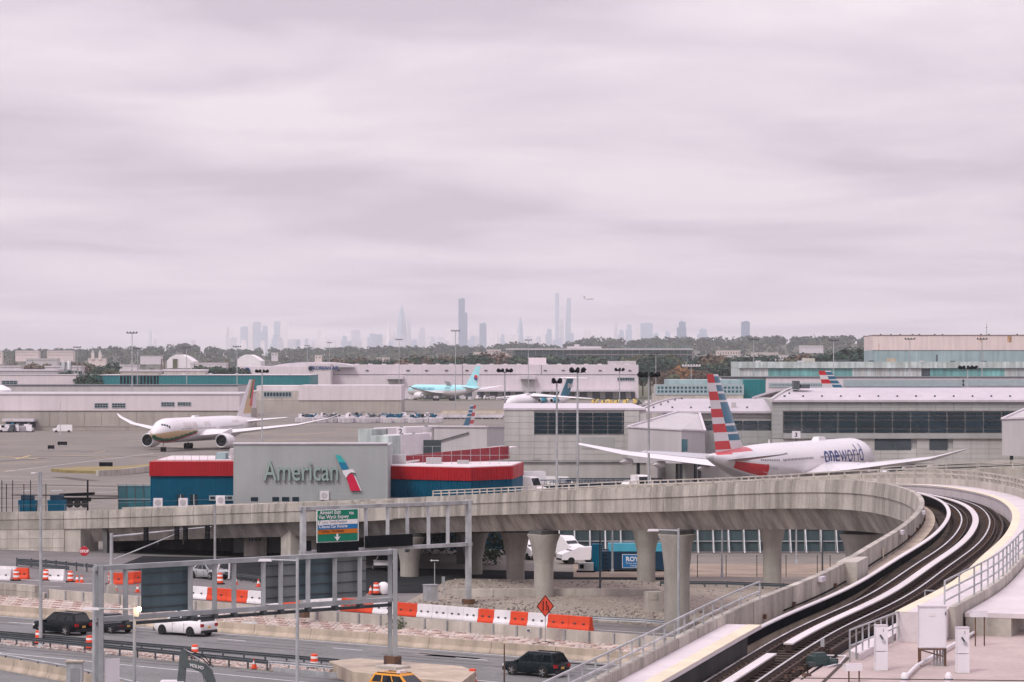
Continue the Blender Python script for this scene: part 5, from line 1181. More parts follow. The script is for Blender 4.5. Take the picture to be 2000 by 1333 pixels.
mat('lamp_lit', (1, .85, .6), .5, 0, 1, emis=((1.0, .62, .28), 18.))
MB().lathe([(.02, 0), (.11, .08), (.13, .2), (.07, .24)], (.3, -.25, zt-.25), 'z', 12).build('lit_lamp', 'lamp_lit', lo, smooth=True); MB().box((.12, -.1, zt-.3), (.3, .3, .5)).build('lamp_body', 'galv', lo)
pl = bpy.data.lights.new('lamp_glow', 'POINT'); pl.energy = 60; pl.color = (1, .66, .32); pl.shadow_soft_size = .2; plo = bpy.data.objects.new('lamp_glow', pl); COL.objects.link(plo); plo.parent = lo; plo.location = (.45, -.6, zt-.1)
lamp_post(184, 1390, 0, 1108, 'plain pale pole standing in front of the left gantry post', 0, .10, D=176)
lamp_post(1325, 1400, 0, 1032, 'thin pole with flat lamp in front of the nearest flared column', -1.4, .09, D=185)
lamp_post(985, 1345, 0, 1258, 'short thin post left of the right black car', 0, .05, D=197, m='rust')
lamp_post(1172, 1168, 1.1, 1035, 'dark thin pole under the viaduct right of the column', 0, .08, D=262, m='galv_dark')
lamp_post(1196, 1118, 1, 1030, 'pole with square foot beside the blue container', 0, .09, D=292)
lamp_post(1410, 1122, 1, 1030, 'pole with square foot in front of the blast fence', 0, .09, D=285)
lamp_post(1555, 1092, 1, 1030, 'pole with square foot near the right end of the blast fence', 0, .09, D=305)
lamp_post(1606, 1180, 1, 1030, 'thin grey pole seen under the right end of the viaduct', 0, .07, D=240, m='galv_dark')
tm_ = thing('traffic_signal', 'long signal mast arm with four black traffic lights before the underpass', 'traffic signal', P(218, 1163, 1.0)); D0 = P(218, 1163, 1.0).y
zt = ZD(1042, D0)-1; MB().tube((0, 0, .4), (0, 0, zt), .17, .15, 12).build('post', 'galv', tm_); MB().box((0, 0, .45), (1.0, 1.0, 1.1), .3, 0, .6, .6).build('foot', 'concrete', tm_)
ex = XD(404, D0)-XD(218, D0); tip = (ex, 4, ZD(1029, D0+4)-1)
MB().tube((0, 0, zt-.3), tip, .1, .05, 8).build('upper_arm', 'galv', tm_); MB().tube((0, 0, zt-2.4), (ex*.72, 2.9, ZD(1033, D0)-1-.35), .06, .05, 8).build('lower_arm', 'galv', tm_)
for x in (288, 345, 361, 402):
    lx_ = XD(x, D0+2)-XD(218, D0); c = (lx_, 4*lx_/ex-.3, ZD(1045, D0)-1); b = MB().box(c, (.42, .3, 1.25)).build('signal_head', 'black', tm_)
    for k in (-1, 0, 1): MB().lathe([(.16, 0), (.17, -.22), (.14, -.22)], (c[0], c[1]-.15, c[2]+k*.38), 'y', 12).build('visor', 'black_rubber', b)
# ================================================================== cars
mat('car_glass', (.003, .007, .009), .06, .1, .5, spec=.45); mat('tyre', (.018, .018, .018), .8, .1, 3.); mat('rim', (.42, .42, .43), .35, .1, 3., metal=.6); mat('rim_dark', (.03, .03, .03), .4, .1, 3.)
mat('tail_red', (.32, .01, .012), .2, .1, 3.); mat('head_clear', (.6, .6, .6), .15, .1, 3.); mat('plate_yellow', (.6, .35, .1), .5, .1, 3.); mat('trim_black', (.02, .02, .022), .5, .1, 3.)
def paint(n, c): return mat(n, c, .28, .04, .5, coat=.12, spec=.12)
paint('car_black', (.002, .005, .007)); paint('car_white', (.72, .69, .70)); paint('car_green', (.006, .013, .016)); paint('car_taxi', (.62, .27, .035)); paint('car_silver', (.30, .31, .32)); paint('car_grey', (.02, .022, .026))
def car(name, label, loc, heading, L=4.9, W=1.92, Hh=1.75, paintm='car_black', style='suv', rims='rim', cat='car', plate='plate_yellow', hood=1.05, roofm=None, group=None):
    o = thing(name, label, cat, loc, math.atan2(heading[1], heading[0]), group); h = L/2; w_ = W/2; belt = Hh*.60; cl = .24
    if style == 'suv': st = [(h, .76, .40, belt*.78), (h-.06, .87, .34, belt*.88), (h-.5, .97, cl, belt*.95), (h*.5, 1, cl, belt*.99), (.1*h, 1, cl, belt), (-.55*h, 1, cl, belt*1.04), (-h+.35, .99, cl+.05, belt*1.04), (-h+.08, .95, .34, belt*1.0), (-h, .86, .42, belt*.9)]
    else: st = [(h, .74, .38, hood*.6), (h-.08, .88, .3, hood*.72), (h-.6, .97, .2, hood*.88), (h*.42, 1, .2, belt*.97), (0, 1, .2, belt), (-.5*h, 1, .2, belt*1.03), (-h+.5, .97, .24, belt*1.03), (-h+.1, .93, .3, belt*.98), (-h, .84, .4, belt*.86)]
    rings = []
    for x, k, zb, zs in st:
        a = w_*k; rings.append([(x, -a*.9, zb), (x, -a*.985, zb+.12), (x, -a, zb+(zs-zb)*.55), (x, -a*.965, zs-.07), (x, -a*.90, zs), (x, a*.90, zs), (x, a*.965, zs-.07), (x, a, zb+(zs-zb)*.55), (x, a*.985, zb+.12), (x, a*.9, zb)])
    b = MB(); b.loft(rings, 0, lambda k, i: 1 if i in (9,) else 0); b.build('body', [paintm, 'trim_black'], o, smooth=38)
    # greenhouse
    if style == 'suv': bx0, bx1, tx0, tx1 = h*.50, -h+.10, h*.16, -h+.42
    else: bx0, bx1, tx0, tx1 = h*.44, -h*.72, h*.10, -h*.40
    wb, wt = w_*.90, w_*.70; zt = Hh-.07
    def gp(u, v, s):                                   # u along (0 front), v up, side
        xb, xt = bx0+(bx1-bx0)*u, tx0+(tx1-tx0)*u; return Vector((xb+(xt-xb)*v, s*(wb+(wt-wb)*v), belt*.99+(zt-belt*.99)*v))
    r = [[gp(u, v, -1) for u in (0, .33, .66, 1)]+[gp(u, v, 1) for u in (1, .66, .33, 0)] for v in (0, 1)]
    top = [Vector((p.x*.96-.02, p.y*.86, Hh)) for p in r[1]]; g = MB(); g.loft([r[0], r[1], top], 0, lambda k, i: 0); g.build('cabin', roofm or paintm, o, smooth=38)
    def gl(u0, u1, v0, v1, s, nm='side_window'):
        p = [gp(u0, v0, s), gp(u1, v0, s), gp(u1, v1, s), gp(u0, v1, s)]; e = Vector((0, s*.012, .004)); MB().sheet([q+e for q in (p if s < 0 else p[::-1])]).build(nm, 'car_glass', o)
    for s in (-1, 1):
        gl(.07, .36, .12, .88, s); gl(.395, .66, .12, .88, s)
        if style == 'suv': gl(.70, .94, .16, .88, s)
        else: gl(.69, .86, .15, .8, s)
        MB().box((bx0*.86, s*(w_*1.02), belt*1.02), (.18, .2, .14)).build('mirror', paintm, o)
        for xd in (.16*h, -.32*h): MB().box((xd, s*w_*.999, belt*.62), (.02, .02, belt*.55)).build('door_seam', 'trim_black', o); MB().box((xd+.12-.34, s*w_*1.0, belt*.86), (.2, .03, .04)).build('door_handle', paintm, o)
    for u, nm, e in ((0, 'windscreen', .015), (1, 'rear_window', -.015)):
        p = [gp(u, .10, -1), gp(u, .10, 1), gp(u, .92, 1), gp(u, .92, -1)]; p = [Vector((q.x+e, q.y*.9, q.z+.006)) for q in p]; MB().sheet(p if u == 0 else p[::-1]).build(nm, 'car_glass', o)
    rw = .37 if style == 'suv' else .33
    wm = MB(); wm.lathe([(.20, -.1), (rw*.72, -.105), (rw*.95, -.12), (rw, -.09), (rw, .09), (rw*.95, .12), (rw*.72, .105), (.2, .1)], axis='y', n=20); tm = wm.mesh('wheel', 'tyre', True)
    rm_ = MB(); rm_.lathe([(rw*.68, -.02), (rw*.68, .02)], axis='y', n=18)
    for k in range(5): a = k*2*math.pi/5; rm_.beam((0, -.03, 0), (rw*.64*math.cos(a), -.03, rw*.64*math.sin(a)), .09, .05, 1)
    for xw in (h*.585, -h*.575):
        for s in (-1, 1):
            MB().lathe([(rw*1.2, -.02), (rw*1.2, .02)], (xw, s*(w_*.985), rw*1.02), 'y', 22).build('wheel_arch', 'trim_black', o)
            q = link('wheel', tm, o, loc=(xw, s*(w_*.93), rw)); m2 = rm_.mesh('rim', ['rim_dark', rims]) if rims != 'rim_dark' else rm_.mesh('rim', ['rim_dark', 'rim_dark']); k_ = link('rim', m2, q, loc=(0, s*.11, 0)); k_.rotation_euler = (0, 0, 0 if s < 0 else math.pi)
    for s in (-1, 1):
        MB().box((-h+.06, s*w_*.76, belt*.80), (.16, .34, .24 if style == 'suv' else .16)).build('tail_light', 'tail_red', o)
        MB().box((h-.12, s*w_*.72, hood*.66), (.2, .36, .14)).build('headlight', 'head_clear', o)
    MB().box((-h-.005, 0, belt*.66), (.03, .34, .16)).build('number_plate', plate, o); MB().box((-h+.02, 0, .42), (.14, W*.86, .22)).build('rear_bumper', 'trim_black', o); MB().box((h-.02, 0, .42), (.14, W*.84, .24)).build('front_bumper', 'trim_black', o)
    for s in (-1, 1): MB().beam((tx0-.15, s*wt*.88, Hh+.015), (tx1+.2, s*wt*.88, Hh+.015), .05, .05).build('roof_rail', 'trim_black', o) if style == 'suv' else None
    return o
hv = (-RD.x, -RD.y)
car('car', 'black sport utility car with yellow plate at the left', P(122, 1238), hv, 4.95, 1.93, 1.75, 'car_black')
car('car', 'dark saloon partly hidden behind the black sport utility car', P(122, 1238)+RN*3.4-Vector((hv[0], hv[1], 0))*1.6, hv, 4.8, 1.85, 1.5, 'car_grey', 'sedan')
car('car', 'white boxy sport utility car passing under the near gantry', P(362, 1240), hv, 5.3, 2.05, 1.92, 'car_white', rims='rim_dark', hood=1.2)
car('car', 'dark green black crossover with silver roof at the lower right', P(1047, 1319), hv, 4.6, 1.9, 1.66, 'car_green')
tx = car('car', 'yellow taxi at the bottom edge of the picture', Vector((XD(787, 192), 192, 0)), (RD.x, RD.y), 4.6, 1.85, 1.62, 'car_taxi')
MB().box((-.1, 0, 1.72), (.28, .7, .16)).build('roof_sign', 'white_paint', tx)
car('car', 'silver saloon coming out of the dark underpass', P(408, 1130, 1.0), (.7, -.7), 4.6, 1.8, 1.45, 'car_silver', 'sedan')
car('car', 'white car with lit lamps deep in the underpass', P(752, 1112, 1.0), (-.1, -1), 4.6, 1.8, 1.5, 'car_white', 'sedan')
# ---------------- vans and trucks
def van(name, label, loc, heading, L=5.6, W=2.0, Hh=2.5, m='car_white', cat='van', group=None):
    o = thing(name, label, cat, loc, math.atan2(heading[1], heading[0]), group); h = L/2; w_ = W/2
    prof = [(h, .45), (h, 1.0), (h-.25, 1.15), (h-.95, 1.35), (h-1.55, Hh-.12), (h-1.8, Hh), (-h+.15, Hh), (-h, Hh-.2), (-h, .4)]
    V = []
    for s in (-1, 1): V += [(x, s*w_*(1 if z < 1.4 else .93), z) for x, z in prof]
    n = len(prof); MB().add(V, [tuple(range(n)), tuple(range(n, 2*n))[::-1]]+[(i, n+i, n+(i+1) % n, (i+1) % n) for i in range(n)]).build('body', m, o, smooth=30)
    MB().sheet([(h-.97, -w_*.88, 1.42), (h-.97, w_*.88, 1.42), (h-1.5, w_*.84, Hh-.22), (h-1.5, -w_*.84, Hh-.22)]).build('windscreen', 'car_glass', o)
    for s in (-1, 1):
        p = [(h-1.25, s*w_*.965, 1.42), (h-2.3, s*w_*.965, 1.42), (h-2.3, s*w_*.945, Hh-.4), (h-1.6, s*w_*.945, Hh-.4)]; MB().sheet(p if s < 0 else p[::-1]).build('side_window', 'car_glass', o)
        MB().box((-.6, s*w_*.97, Hh*.66), (L*.42, .02, Hh*.22)).build('side_window', 'car_glass', o) if cat == 'minibus' else None
        for xw in (h-1.0, -h+1.0): MB().lathe([(.12, -.1), (.36, -.12), (.36, .12), (.12, .1)], (xw, s*w_*.93, .36), 'y', 18).build('wheel', 'tyre', o, smooth=40)
        MB().box((h-.08, s*w_*.75, .85), (.16, .3, .2)).build('headlight', 'head_clear', o); MB().box((-h+.02, s*w_*.9, 1.0), (.06, .12, .5)).build('tail_light', 'tail_red', o)
    MB().box((h-.02, 0, .5), (.12, W*.9, .2)).build('bumper', 'trim_black', o)
    return o
zv = gz(430)
van('van', 'white minibus with dark windows beside the red wing', Vector((XD(1022, 470), 470, zv)), (-.95, -.3), 6.8, 2.2, 3.3, cat='minibus')
van('van', 'white van in front of the minibus beside the red wing', Vector((XD(1032, 462), 462, zv)), (.75, -.65), 5.6, 2.1, 2.8)
van('van', 'white van behind the row of dark baggage carts', Vector((XD(1094, 477), 477, zv)), (.9, -.4), 5.2, 2.0, 2.2)
van('van', 'white van half hidden behind the pier leg', Vector((XD(1234, 458), 458, zv)), (-.8, -.5), 5.2, 2.0, 2.3)
van('van', 'white box van right of the pier leg below the wing', Vector((XD(1254, 457), 457, zv)), (.3, -.95), 5.0, 2.1, 3.2)
van('van', 'white van parked on the far left service road', Vector((XD(122, 905), 905, 0)), (-.97, -.2), 5.8, 2.1, 2.3)
van('van', 'white works truck under the viaduct beside the flared column', Vector((XD(1100, 316), 316, 1.0)), (.75, -.66), 4.6, 1.9, 2.2)
van('van', 'white pickup shaped van left of the flared column', Vector((XD(1036, 312), 312, 1.0)), (.4, -.9), 4.6, 1.9, 1.95)
van('van', 'white crew van behind the blue container', Vector((XD(1132, 305), 305, 1.0)), (-.95, -.3), 4.4, 1.8, 1.7)
# baggage cart: flat bed, frame, roof, wheels
def cart_parts(o, roof='navy', body='navy'):
    MB().box((0, 0, .5), (2.9, 1.5, .14)).build('bed', 'galv_dark', o)
    mb = MB()
    for x in (-1.4, 0, 1.4):
        for y in (-.7, .7): mb.beam((x, y, .5), (x, y, 1.95), .07, .07, up=(0, 1, 0))
    for y in (-.7, .7): mb.beam((-1.4, y, 1.1), (1.4, y, 1.1), .05, .3)
    mb.build('frame', body, o); MB().box((0, 0, 2.0), (3.0, 1.6, .1)).build('roof', roof, o)
    for x in (-1.1, 1.1):
        for y in (-.65, .65): MB().lathe([(.1, -.07), (.24, -.08), (.24, .08), (.1, .07)], (x, y, .24), 'y', 12).build('wheel', 'tyre', o)
    MB().beam((1.45, 0, .4), (2.3, 0, .3), .06, .06).build('tow_bar', 'black', o)
k0 = None; n_c = 0
for row, (D, xs) in enumerate(((468, (1066, 1105, 1131, 1156, 1181, 1206)), (474, (1110, 1137, 1163, 1189, 1214, 1275)), (461, (1092, 1150, 1186, 1222, 1290, 1302)))):
    for k, x in enumerate(xs):
        lab = f"dark blue baggage cart, {ordinal(k+1)} from the left in the {('middle', 'back', 'front')[row]} cart row"; loc = Vector((XD(x, D), D, 1.0))
        if k0 is None: k0 = thing('baggage_cart', lab, 'baggage cart', loc, .2, 'dark baggage carts beside the terminal'); cart_parts(k0)
        else: dup(k0, loc, .2+random.uniform(-.25, .25), lab)
k1 = None
rr = random.Random(11); yy = 0
for row, D in enumerate((1110, 1145, 1185)):
    for k in range(14):
        x = 866+k*8.4+rr.uniform(-1, 1)+row*3; lab = f"yellow roofed white cart, {ordinal(k+1)} from the left in the {('near', 'middle', 'far')[row]} row beyond the taxiway"; loc = Vector((XD(x, D), D, 0))
        if k1 is None: k1 = thing('baggage_cart', lab, 'baggage cart', loc, .3, 'yellow roofed carts beyond the taxiway'); mat('cart_yellow', (.58, .42, .10), .6, .1, 1.); cart_parts(k1, 'cart_yellow', 'white_paint'); MB().box((0, 0, 1.1), (2.4, 1.35, 1.1)).build('load', 'white_paint', k1)
        else: dup(k1, loc, .3+rr.uniform(-.3, .3), lab)
# mixed ground equipment parked along the sheds
def equip(kind, loc, rz, lab):
    cols = {'tug': ('white_paint', 'tug'), 'loader': ('cart_yellow', 'loader'), 'box': ('white_metal', 'container'), 'dark': ('galv_dark', 'equipment'), 'blue': ('aa_blue', 'equipment')}; m, cat = cols[kind]
    o = thing('ground_equipment' if kind != 'box' else 'cargo_container', lab, cat, loc, rz, 'ground equipment parked by the sheds')
    if kind == 'box':
        MB().prism([(-1.5, -1), (1.2, -1), (1.5, -.6), (1.5, 1), (-1.5, 1)], .15, 1.8).build('shell', m, o); MB().box((0, -1.01, .95), (2.2, .04, 1.2)).build('curtain', 'pale_grey', o); MB().box((0, 0, .08), (3.0, 2.0, .14)).build('base', 'galv_dark', o)
    else:
        MB().box((0, 0, .75), (3.6, 1.7, .8), 0, 0, .96, .95).build('chassis', m, o); MB().box((-.7, 0, 1.7), (1.3, 1.5, 1.2), 0, 0, .8, .9).build('cab', m, o); MB().box((-.65, -.70, 1.8), (.9, .12, .7)).build('cab_window', 'car_glass', o)
        for x in (-1.2, 1.2):
            for y in (-.8, .8): MB().lathe([(.1, -.1), (.4, -.12), (.4, .12), (.1, .1)], (x, y, .4), 'y', 14).build('wheel', 'tyre', o)
        if kind in ('loader', 'dark', 'blue'): MB().beam((.2, 0, 1.2), (2.2, 0, 2.6), .9, .15).build('conveyor', m, o)
    return o
PROTO = {}
def put(kind, x, D, rz, lab):
    loc = Vector((XD(x, D), D, gz(D)))
    if kind not in PROTO: PROTO[kind] = equip(kind, loc, rz, lab)
    else: dup(PROTO[kind], loc, rz, lab)
kinds = ['box', 'tug', 'box', 'dark', 'box', 'blue', 'box', 'tug']
for k in range(26):
    put(rr.choice(kinds), 4+k*4.6 if k < 13 else 590+(k-13)*22, (912 if k < 13 else 1120)+rr.uniform(-6, 8), rr.random()*3, f"ground equipment parked by the sheds, {ordinal(k+1)} from the left in the long line")
for k in range(34): put('box', 586+k*8.2+rr.uniform(-2, 2), 1045+rr.uniform(-8, 6), rr.uniform(-.4, .4), f"white cargo container, {ordinal(k+1)} from the left in the front row right of the gold tail")
for k in range(30): put(rr.choice(('box', 'box', 'tug', 'dark', 'blue')), 590+k*9.2+rr.uniform(-3, 3), 1085+rr.uniform(-8, 8), rr.random()*3, f"parked equipment, {ordinal(k+1)} from the left in the back row right of the gold tail")
for k, (x, D, kd) in enumerate(((1162, 1495, 'loader'), (1180, 1465, 'loader'), (1192, 1475, 'loader'), (1205, 1470, 'loader'), (1222, 1485, 'loader'), (1240, 1495, 'loader'), (1250, 1465, 'dark'), (1262, 1455, 'tug'), (1275, 1485, 'tug'), (1284, 1475, 'box'))):
    put(kd, x, D, rr.random()*3, f"{'yellow loader' if kd == 'loader' else 'vehicle'} on the far apron right of the T tail, {ordinal(k+1)} from the left")
for k, x in enumerate((790, 801, 826, 836, 905, 920, 935, 950, 962, 975, 988, 1002)): put(rr.choice(('box', 'tug', 'dark')), x, 1660+rr.uniform(-15, 25), rr.random()*3, f"equipment at the foot of the cargo hangar, {ordinal(k+1)} from the left")
# dark taxiway signs
for x, y, w_, lab in ((100, 876, 1.6, 'small black taxiway sign, farthest left'), (122, 868.5, 2.4, 'black taxiway sign right of the small one'), (207, 911, 2.7, 'wide black taxiway sign on the grass wedge')):
    o = thing('taxiway_sign', lab, 'sign', P(x, y+3.5, .02)); MB().box((0, 0, .75), (w_, .3, .85)).build('cabinet', 'black', o)
    for s in (-1, 1): MB().box((s*w_*.35, 0, .17), (.08, .12, .36)).build('leg', 'galv_dark', o)
# blue container with ROYAL lettering
rc = thing('blue_container', 'dark blue compactor container with ROYAL lettering under the viaduct', 'container', Vector((XD(1156, 293), 293, 1.0))); Lc = XD(1330, 293)-XD(1156, 293)
MB().prism([(0, 0), (Lc, 0), (Lc, 2.5), (0, 2.5)], .2, 2.0).build('shell', 'navy', rc); MB().add([(1.6, .02, 2.004), (Lc, .02, 2.004), (Lc, .5, 2.75), (1.6, .5, 2.75), (1.6, 2.5, 2.004), (Lc, 2.5, 2.004), (Lc, 2.0, 2.75), (1.6, 2.0, 2.75)], [(0, 1, 2, 3), (3, 2, 6, 7), (7, 6, 5, 4), (0, 3, 7, 4), (1, 5, 6, 2), (0, 4, 5, 1)]).build('upper_shell', 'engine_teal', rc)
MB().box((.5, .6, 1.35), (1.0, 1.4, 2.7)).build('control_end', 'aa_blue', rc)
for k in range(5): MB().box((1.2, -.06, .5+k*.42), (.9, .1, .12)).build('ladder_rib', 'navy', rc)
zz0 = 1.0; xs = XD(1218, 293)-XD(1156, 293); MB().box((xs+1.3, -.04, 1.05), (2.8, .04, 1.25)).build('name_board', 'blue_sign', rc); MB().box((xs+1.3, -.035, 1.05), (2.9, .04, 1.35)).build('board_frame', 'paint_white', rc)
text('lettering', 'ROYAL', .62, 'paint_white', Vector((XD(1222, 293), 293-.07, 1.0+1.05)), (1, 0, 0), (0, 0, 1), rc, offset=.018); text('lettering', 'Waste Services', .24, 'paint_white', Vector((XD(1222, 293), 293-.07, 1.0+.78)), (1, 0, 0), (0, 0, 1), rc); text('lettering', '718-468', .24, 'paint_white', Vector((XD(1230, 293), 293-.07, 1.0+.52)), (1, 0, 0), (0, 0, 1), rc)
# blast fence of inclined teal panels with struts
bf = thing('blast_fence', 'long dark teal inclined blast fence with steel struts behind the viaduct', 'fence', Vector((XD(1092, 321), 321, 1.0))); fl = XD(1700, 318)-XD(1092, 321)
mat('blast_panel', (.028, .05, .056), .6, .2, .5, streak=.3); np_ = 20; dx = fl/np_
pmsh = MB().add([(0, .2, .2), (dx-.08, .2, .2), (dx-.08, 1.5, 4.6), (0, 1.5, 4.6), (0, .3, .2), (dx-.08, .3, .2), (dx-.08, 1.6, 4.6), (0, 1.6, 4.6)], [(0, 1, 2, 3), (7, 6, 5, 4), (0, 4, 5, 1), (1, 5, 6, 2), (2, 6, 7, 3), (3, 7, 4, 0)]).mesh('fence_panel', 'blast_panel')
stm = MB().beam((0, -1.2, .1), (0, 1.3, 4.3), .12, .12).beam((0, -1.2, .1), (0, .2, .2), .1, .1).beam((0, -.5, 1.2), (0, .6, 1.5), .1, .1).mesh('strut', 'galv')
for k in range(np_): link('fence_panel', pmsh, bf, loc=(k*dx, 0, 0)); link('strut', stm, bf, loc=(k*dx, 0, 0))
for z, y in ((1.3, .45), (2.6, .85), (3.7, 1.15)): MB().beam((0, y-.12, z), (fl, y-.12, z), .1, .1).build('waler', 'galv', bf)
# chain fence posts and wire behind the viaduct
cf = thing('chain_fence', 'thin dark post fence along the yard behind the viaduct', 'fence', P(1360, 1127, 1.0)); iv = ROOTM[cf.name].inverted(); pmm = MB().tube((0, 0, 0), (0, 0, 2.1), .035, n=6).mesh('fence_post', 'black')
for x in (1362, 1418, 1478, 1535, 1596, 1621): link('fence_post', pmm, cf, loc=iv @ P(x, 1127, 1.02))
for z in (.2, 2.0): MB().beam(P(1362, 1127, 1.02)+Vector((0, 0, z)), P(1621, 1127, 1.02)+Vector((0, 0, z)), .02, .02).build('fence_wire', 'galv_dark', cf, world=True)
gen = thing('generator', 'small grey generator skid beside the blue container', 'generator', P(1144, 1118, 1.0)); MB().box((0, 0, .55), (1.5, .9, .8)).build('housing', 'galv', gen); MB().box((0, 0, .1), (1.8, 1.0, .16)).build('skid', 'black', gen); MB().box((-.4, -.46, .6), (.4, .04, .4)).build('vent', 'black', gen)
# ---------------- excavator arm rising at the bottom edge
ex = thing('excavator', 'grey excavator arm rising from the bottom edge of the picture', 'excavator', Vector((XD(380, 186), 186, 0))); D = 186
mat('digger_grey', (.085, .10, .10), .45, .2, 1.2, metal=.2)
def q_(x, y): return (XD(x, D)-XD(380, D), 0, ZD(y, D))
def plate_arm(name, pts, wd, m):
    n = len(pts); V = [(q_(x, y)[0], -wd/2, q_(x, y)[2]) for x, y in pts]+[(q_(x, y)[0], wd/2, q_(x, y)[2]) for x, y in pts]; return MB().add(V, [tuple(range(n)), tuple(range(n, 2*n))[::-1]]+[(i, n+i, n+(i+1) % n, (i+1) % n) for i in range(n)]).build(name, m, ex)
plate_arm('boom', [(355, 1296), (362, 1288), (380, 1290), (402, 1296), (414, 1308), (421, 1330), (424, 1372), (404, 1372), (403, 1330), (396, 1314), (376, 1305), (357, 1303)], .55, 'digger_grey')
plate_arm('stick', [(352, 1276), (359, 1267), (366, 1270), (368, 1284), (364, 1300), (362, 1330), (358, 1380), (346, 1380), (347, 1330), (350, 1300)], .45, 'digger_grey')
MB().tube(q_(362, 1270), q_(391, 1290), .08, n=10).build('ram', 'galv', ex); MB().tube(q_(396, 1312), q_(400, 1372), .07, n=10).build('ram', 'rail_steel', ex)
for a, b, c in (((366, 1272), (398, 1286), (412, 1300)), ((368, 1268), (400, 1280), (418, 1302))):
    MB().tube(Vector(q_(*a))+Vector((0, -.32, 0)), Vector(q_(*b))+Vector((0, -.36, 0)), .035, n=6).tube(Vector(q_(*b))+Vector((0, -.36, 0)), Vector(q_(*c))+Vector((0, -.32, 0)), .035, n=6).build('hose', 'black_rubber', ex)
MB().box((q_(355, 1300)[0]+1.6, 2.6, .75), (2.4, 2.2, .9)).build('house', 'digger_grey', ex); MB().box((q_(375, 1330)[0]-1.2, .2, ZD(1338, D)), (1.5, 1.2, .5)).build('cab_roof', 'white_paint', ex)
MB().box((1.2, 2.4, .45), (4.0, 2.8, .6), 0, 0, .9, .9).build('tracks', 'black_rubber', ex)
text('lettering', 'VOLVO', .27, 'paint_white', Vector((XD(371, D), D-.29, ZD(1300, D))), (1, 0, -.25), (.25, 0, 1), ex, offset=.008)
# ---------------- blue bin, loader and wire fence at far left above the guideway
for x, y, lab in ((112, 990, 'small blue waste skip left of the black loader'), (55, 1000, 'blue waste skip at the far left above the retaining wall')):
    D = 402; o = thing('waste_skip', lab, 'skip', Vector((XD(x, D), D, 1.0))); MB().box((0, 0, 1.0), (2.2, 1.6, 1.9), 0, 0, 1.1, 1.1).build('bin', 'aa_blue', o); MB().box((0, -.1, 2.1), (1.7, 1.2, 1.1)).build('hopper', 'navy', o); MB().box((0, 0, 3.2), (1.6, 1.1, .12)).build('lid', 'galv', o)
D = 405; bl = thing('belt_loader', 'black belt loader frame parked above the left guideway', 'loader', Vector((XD(147, D), D, 1.0))); MB().beam((-2.1, 0, 2.5), (2.6, 0, 2.7), 1.2, .35).build('belt', 'black', bl); MB().box((0, 0, 1.9), (4.2, 1.4, .5)).build('chassis', 'black', bl)
for x in (-1.6, -.6, .4, 1.4): MB().lathe([(.15, -.12), (.5, -.14), (.5, .14), (.15, .12)], (x, -.7, 1.3), 'y', 14).build('wheel', 'tyre', bl)
MB().tube((1.7, 0, .2), (1.7, 0, 4.5), .12, n=8).build('post', 'black', bl); MB().box((-2.6, 0, 1.5), (1.1, 1.2, 1.2)).build('motor', 'white_paint', bl)
wf = thing('wire_fence', 'dark wire fence and poles at the left edge above the retaining wall', 'fence', Vector((XD(0, 400), 400, 1.0)))
for k, x in enumerate((-20, 4, 13, 25, 47, 60, 90)): MB().tube((XD(x, 400)-XD(0, 400), 0, 0), (XD(x, 400)-XD(0, 400), 0, 4.2+.5*(k % 2)), .06, n=6).build('fence_post', 'black', wf)
for z in (1.0, 2.2, 3.6): MB().beam((XD(-20, 400)-XD(0, 400), 0, z), (XD(90, 400)-XD(0, 400), 0, z+.25), .04, .04).build('fence_rail', 'galv_dark', wf)
gp_ = thing('glass_screen', 'leaning teal glazed screen left of the blue wall', 'screen', Vector((XD(232, 395), 395, 1.0)))
for k in range(4): MB().add([(k*1.12, 0, .2), (k*1.12+1.05, 0, .2), (k*1.12+1.05, .1, 4.3), (k*1.12-.1, .1, 4.3)], [(0, 1, 2, 3)]).build('screen_panel', 'glass_teal', gp_); MB().beam((k*1.12, -.05, .1), (k*1.12-.1, .05, 4.4), .08, .08).build('screen_post', 'galv_dark', gp_)
for z in (.3, 2.4, 4.2): MB().beam((-.1, -.06, z), (4.4, -.06, z), .08, .08).build('screen_rail', 'mullion', gp_)
ac0 = None
for x, y, lab in ((309, 985, 'white air conditioner box left on the guideway edge below the blue wall'), (358, 985, 'white air conditioner box in front of the blue doors'), (431, 980, 'white air conditioner box left of the sign wall'), (634, 971, 'small white unit below the red symbol')):
    D = 322; 
    if ac0 is None: ac0 = thing('air_conditioner', lab, 'air conditioner', PD(x, y+6, D), 0, 'air conditioners by the ticketing building'); MB().box((0, 0, .5), (.95, .5, .95)).build('case', 'white_paint', ac0); MB().lathe([(.32, -.03), (.32, .03)], (0, -.26, .52), 'y', 16).build('fan_grille', 'pale_grey', ac0); MB().box((0, 0, -2), (.1, .1, 4)).build('stand', 'galv', ac0)
    else: dup(ac0, PD(x, y+6, D), 0, lab)
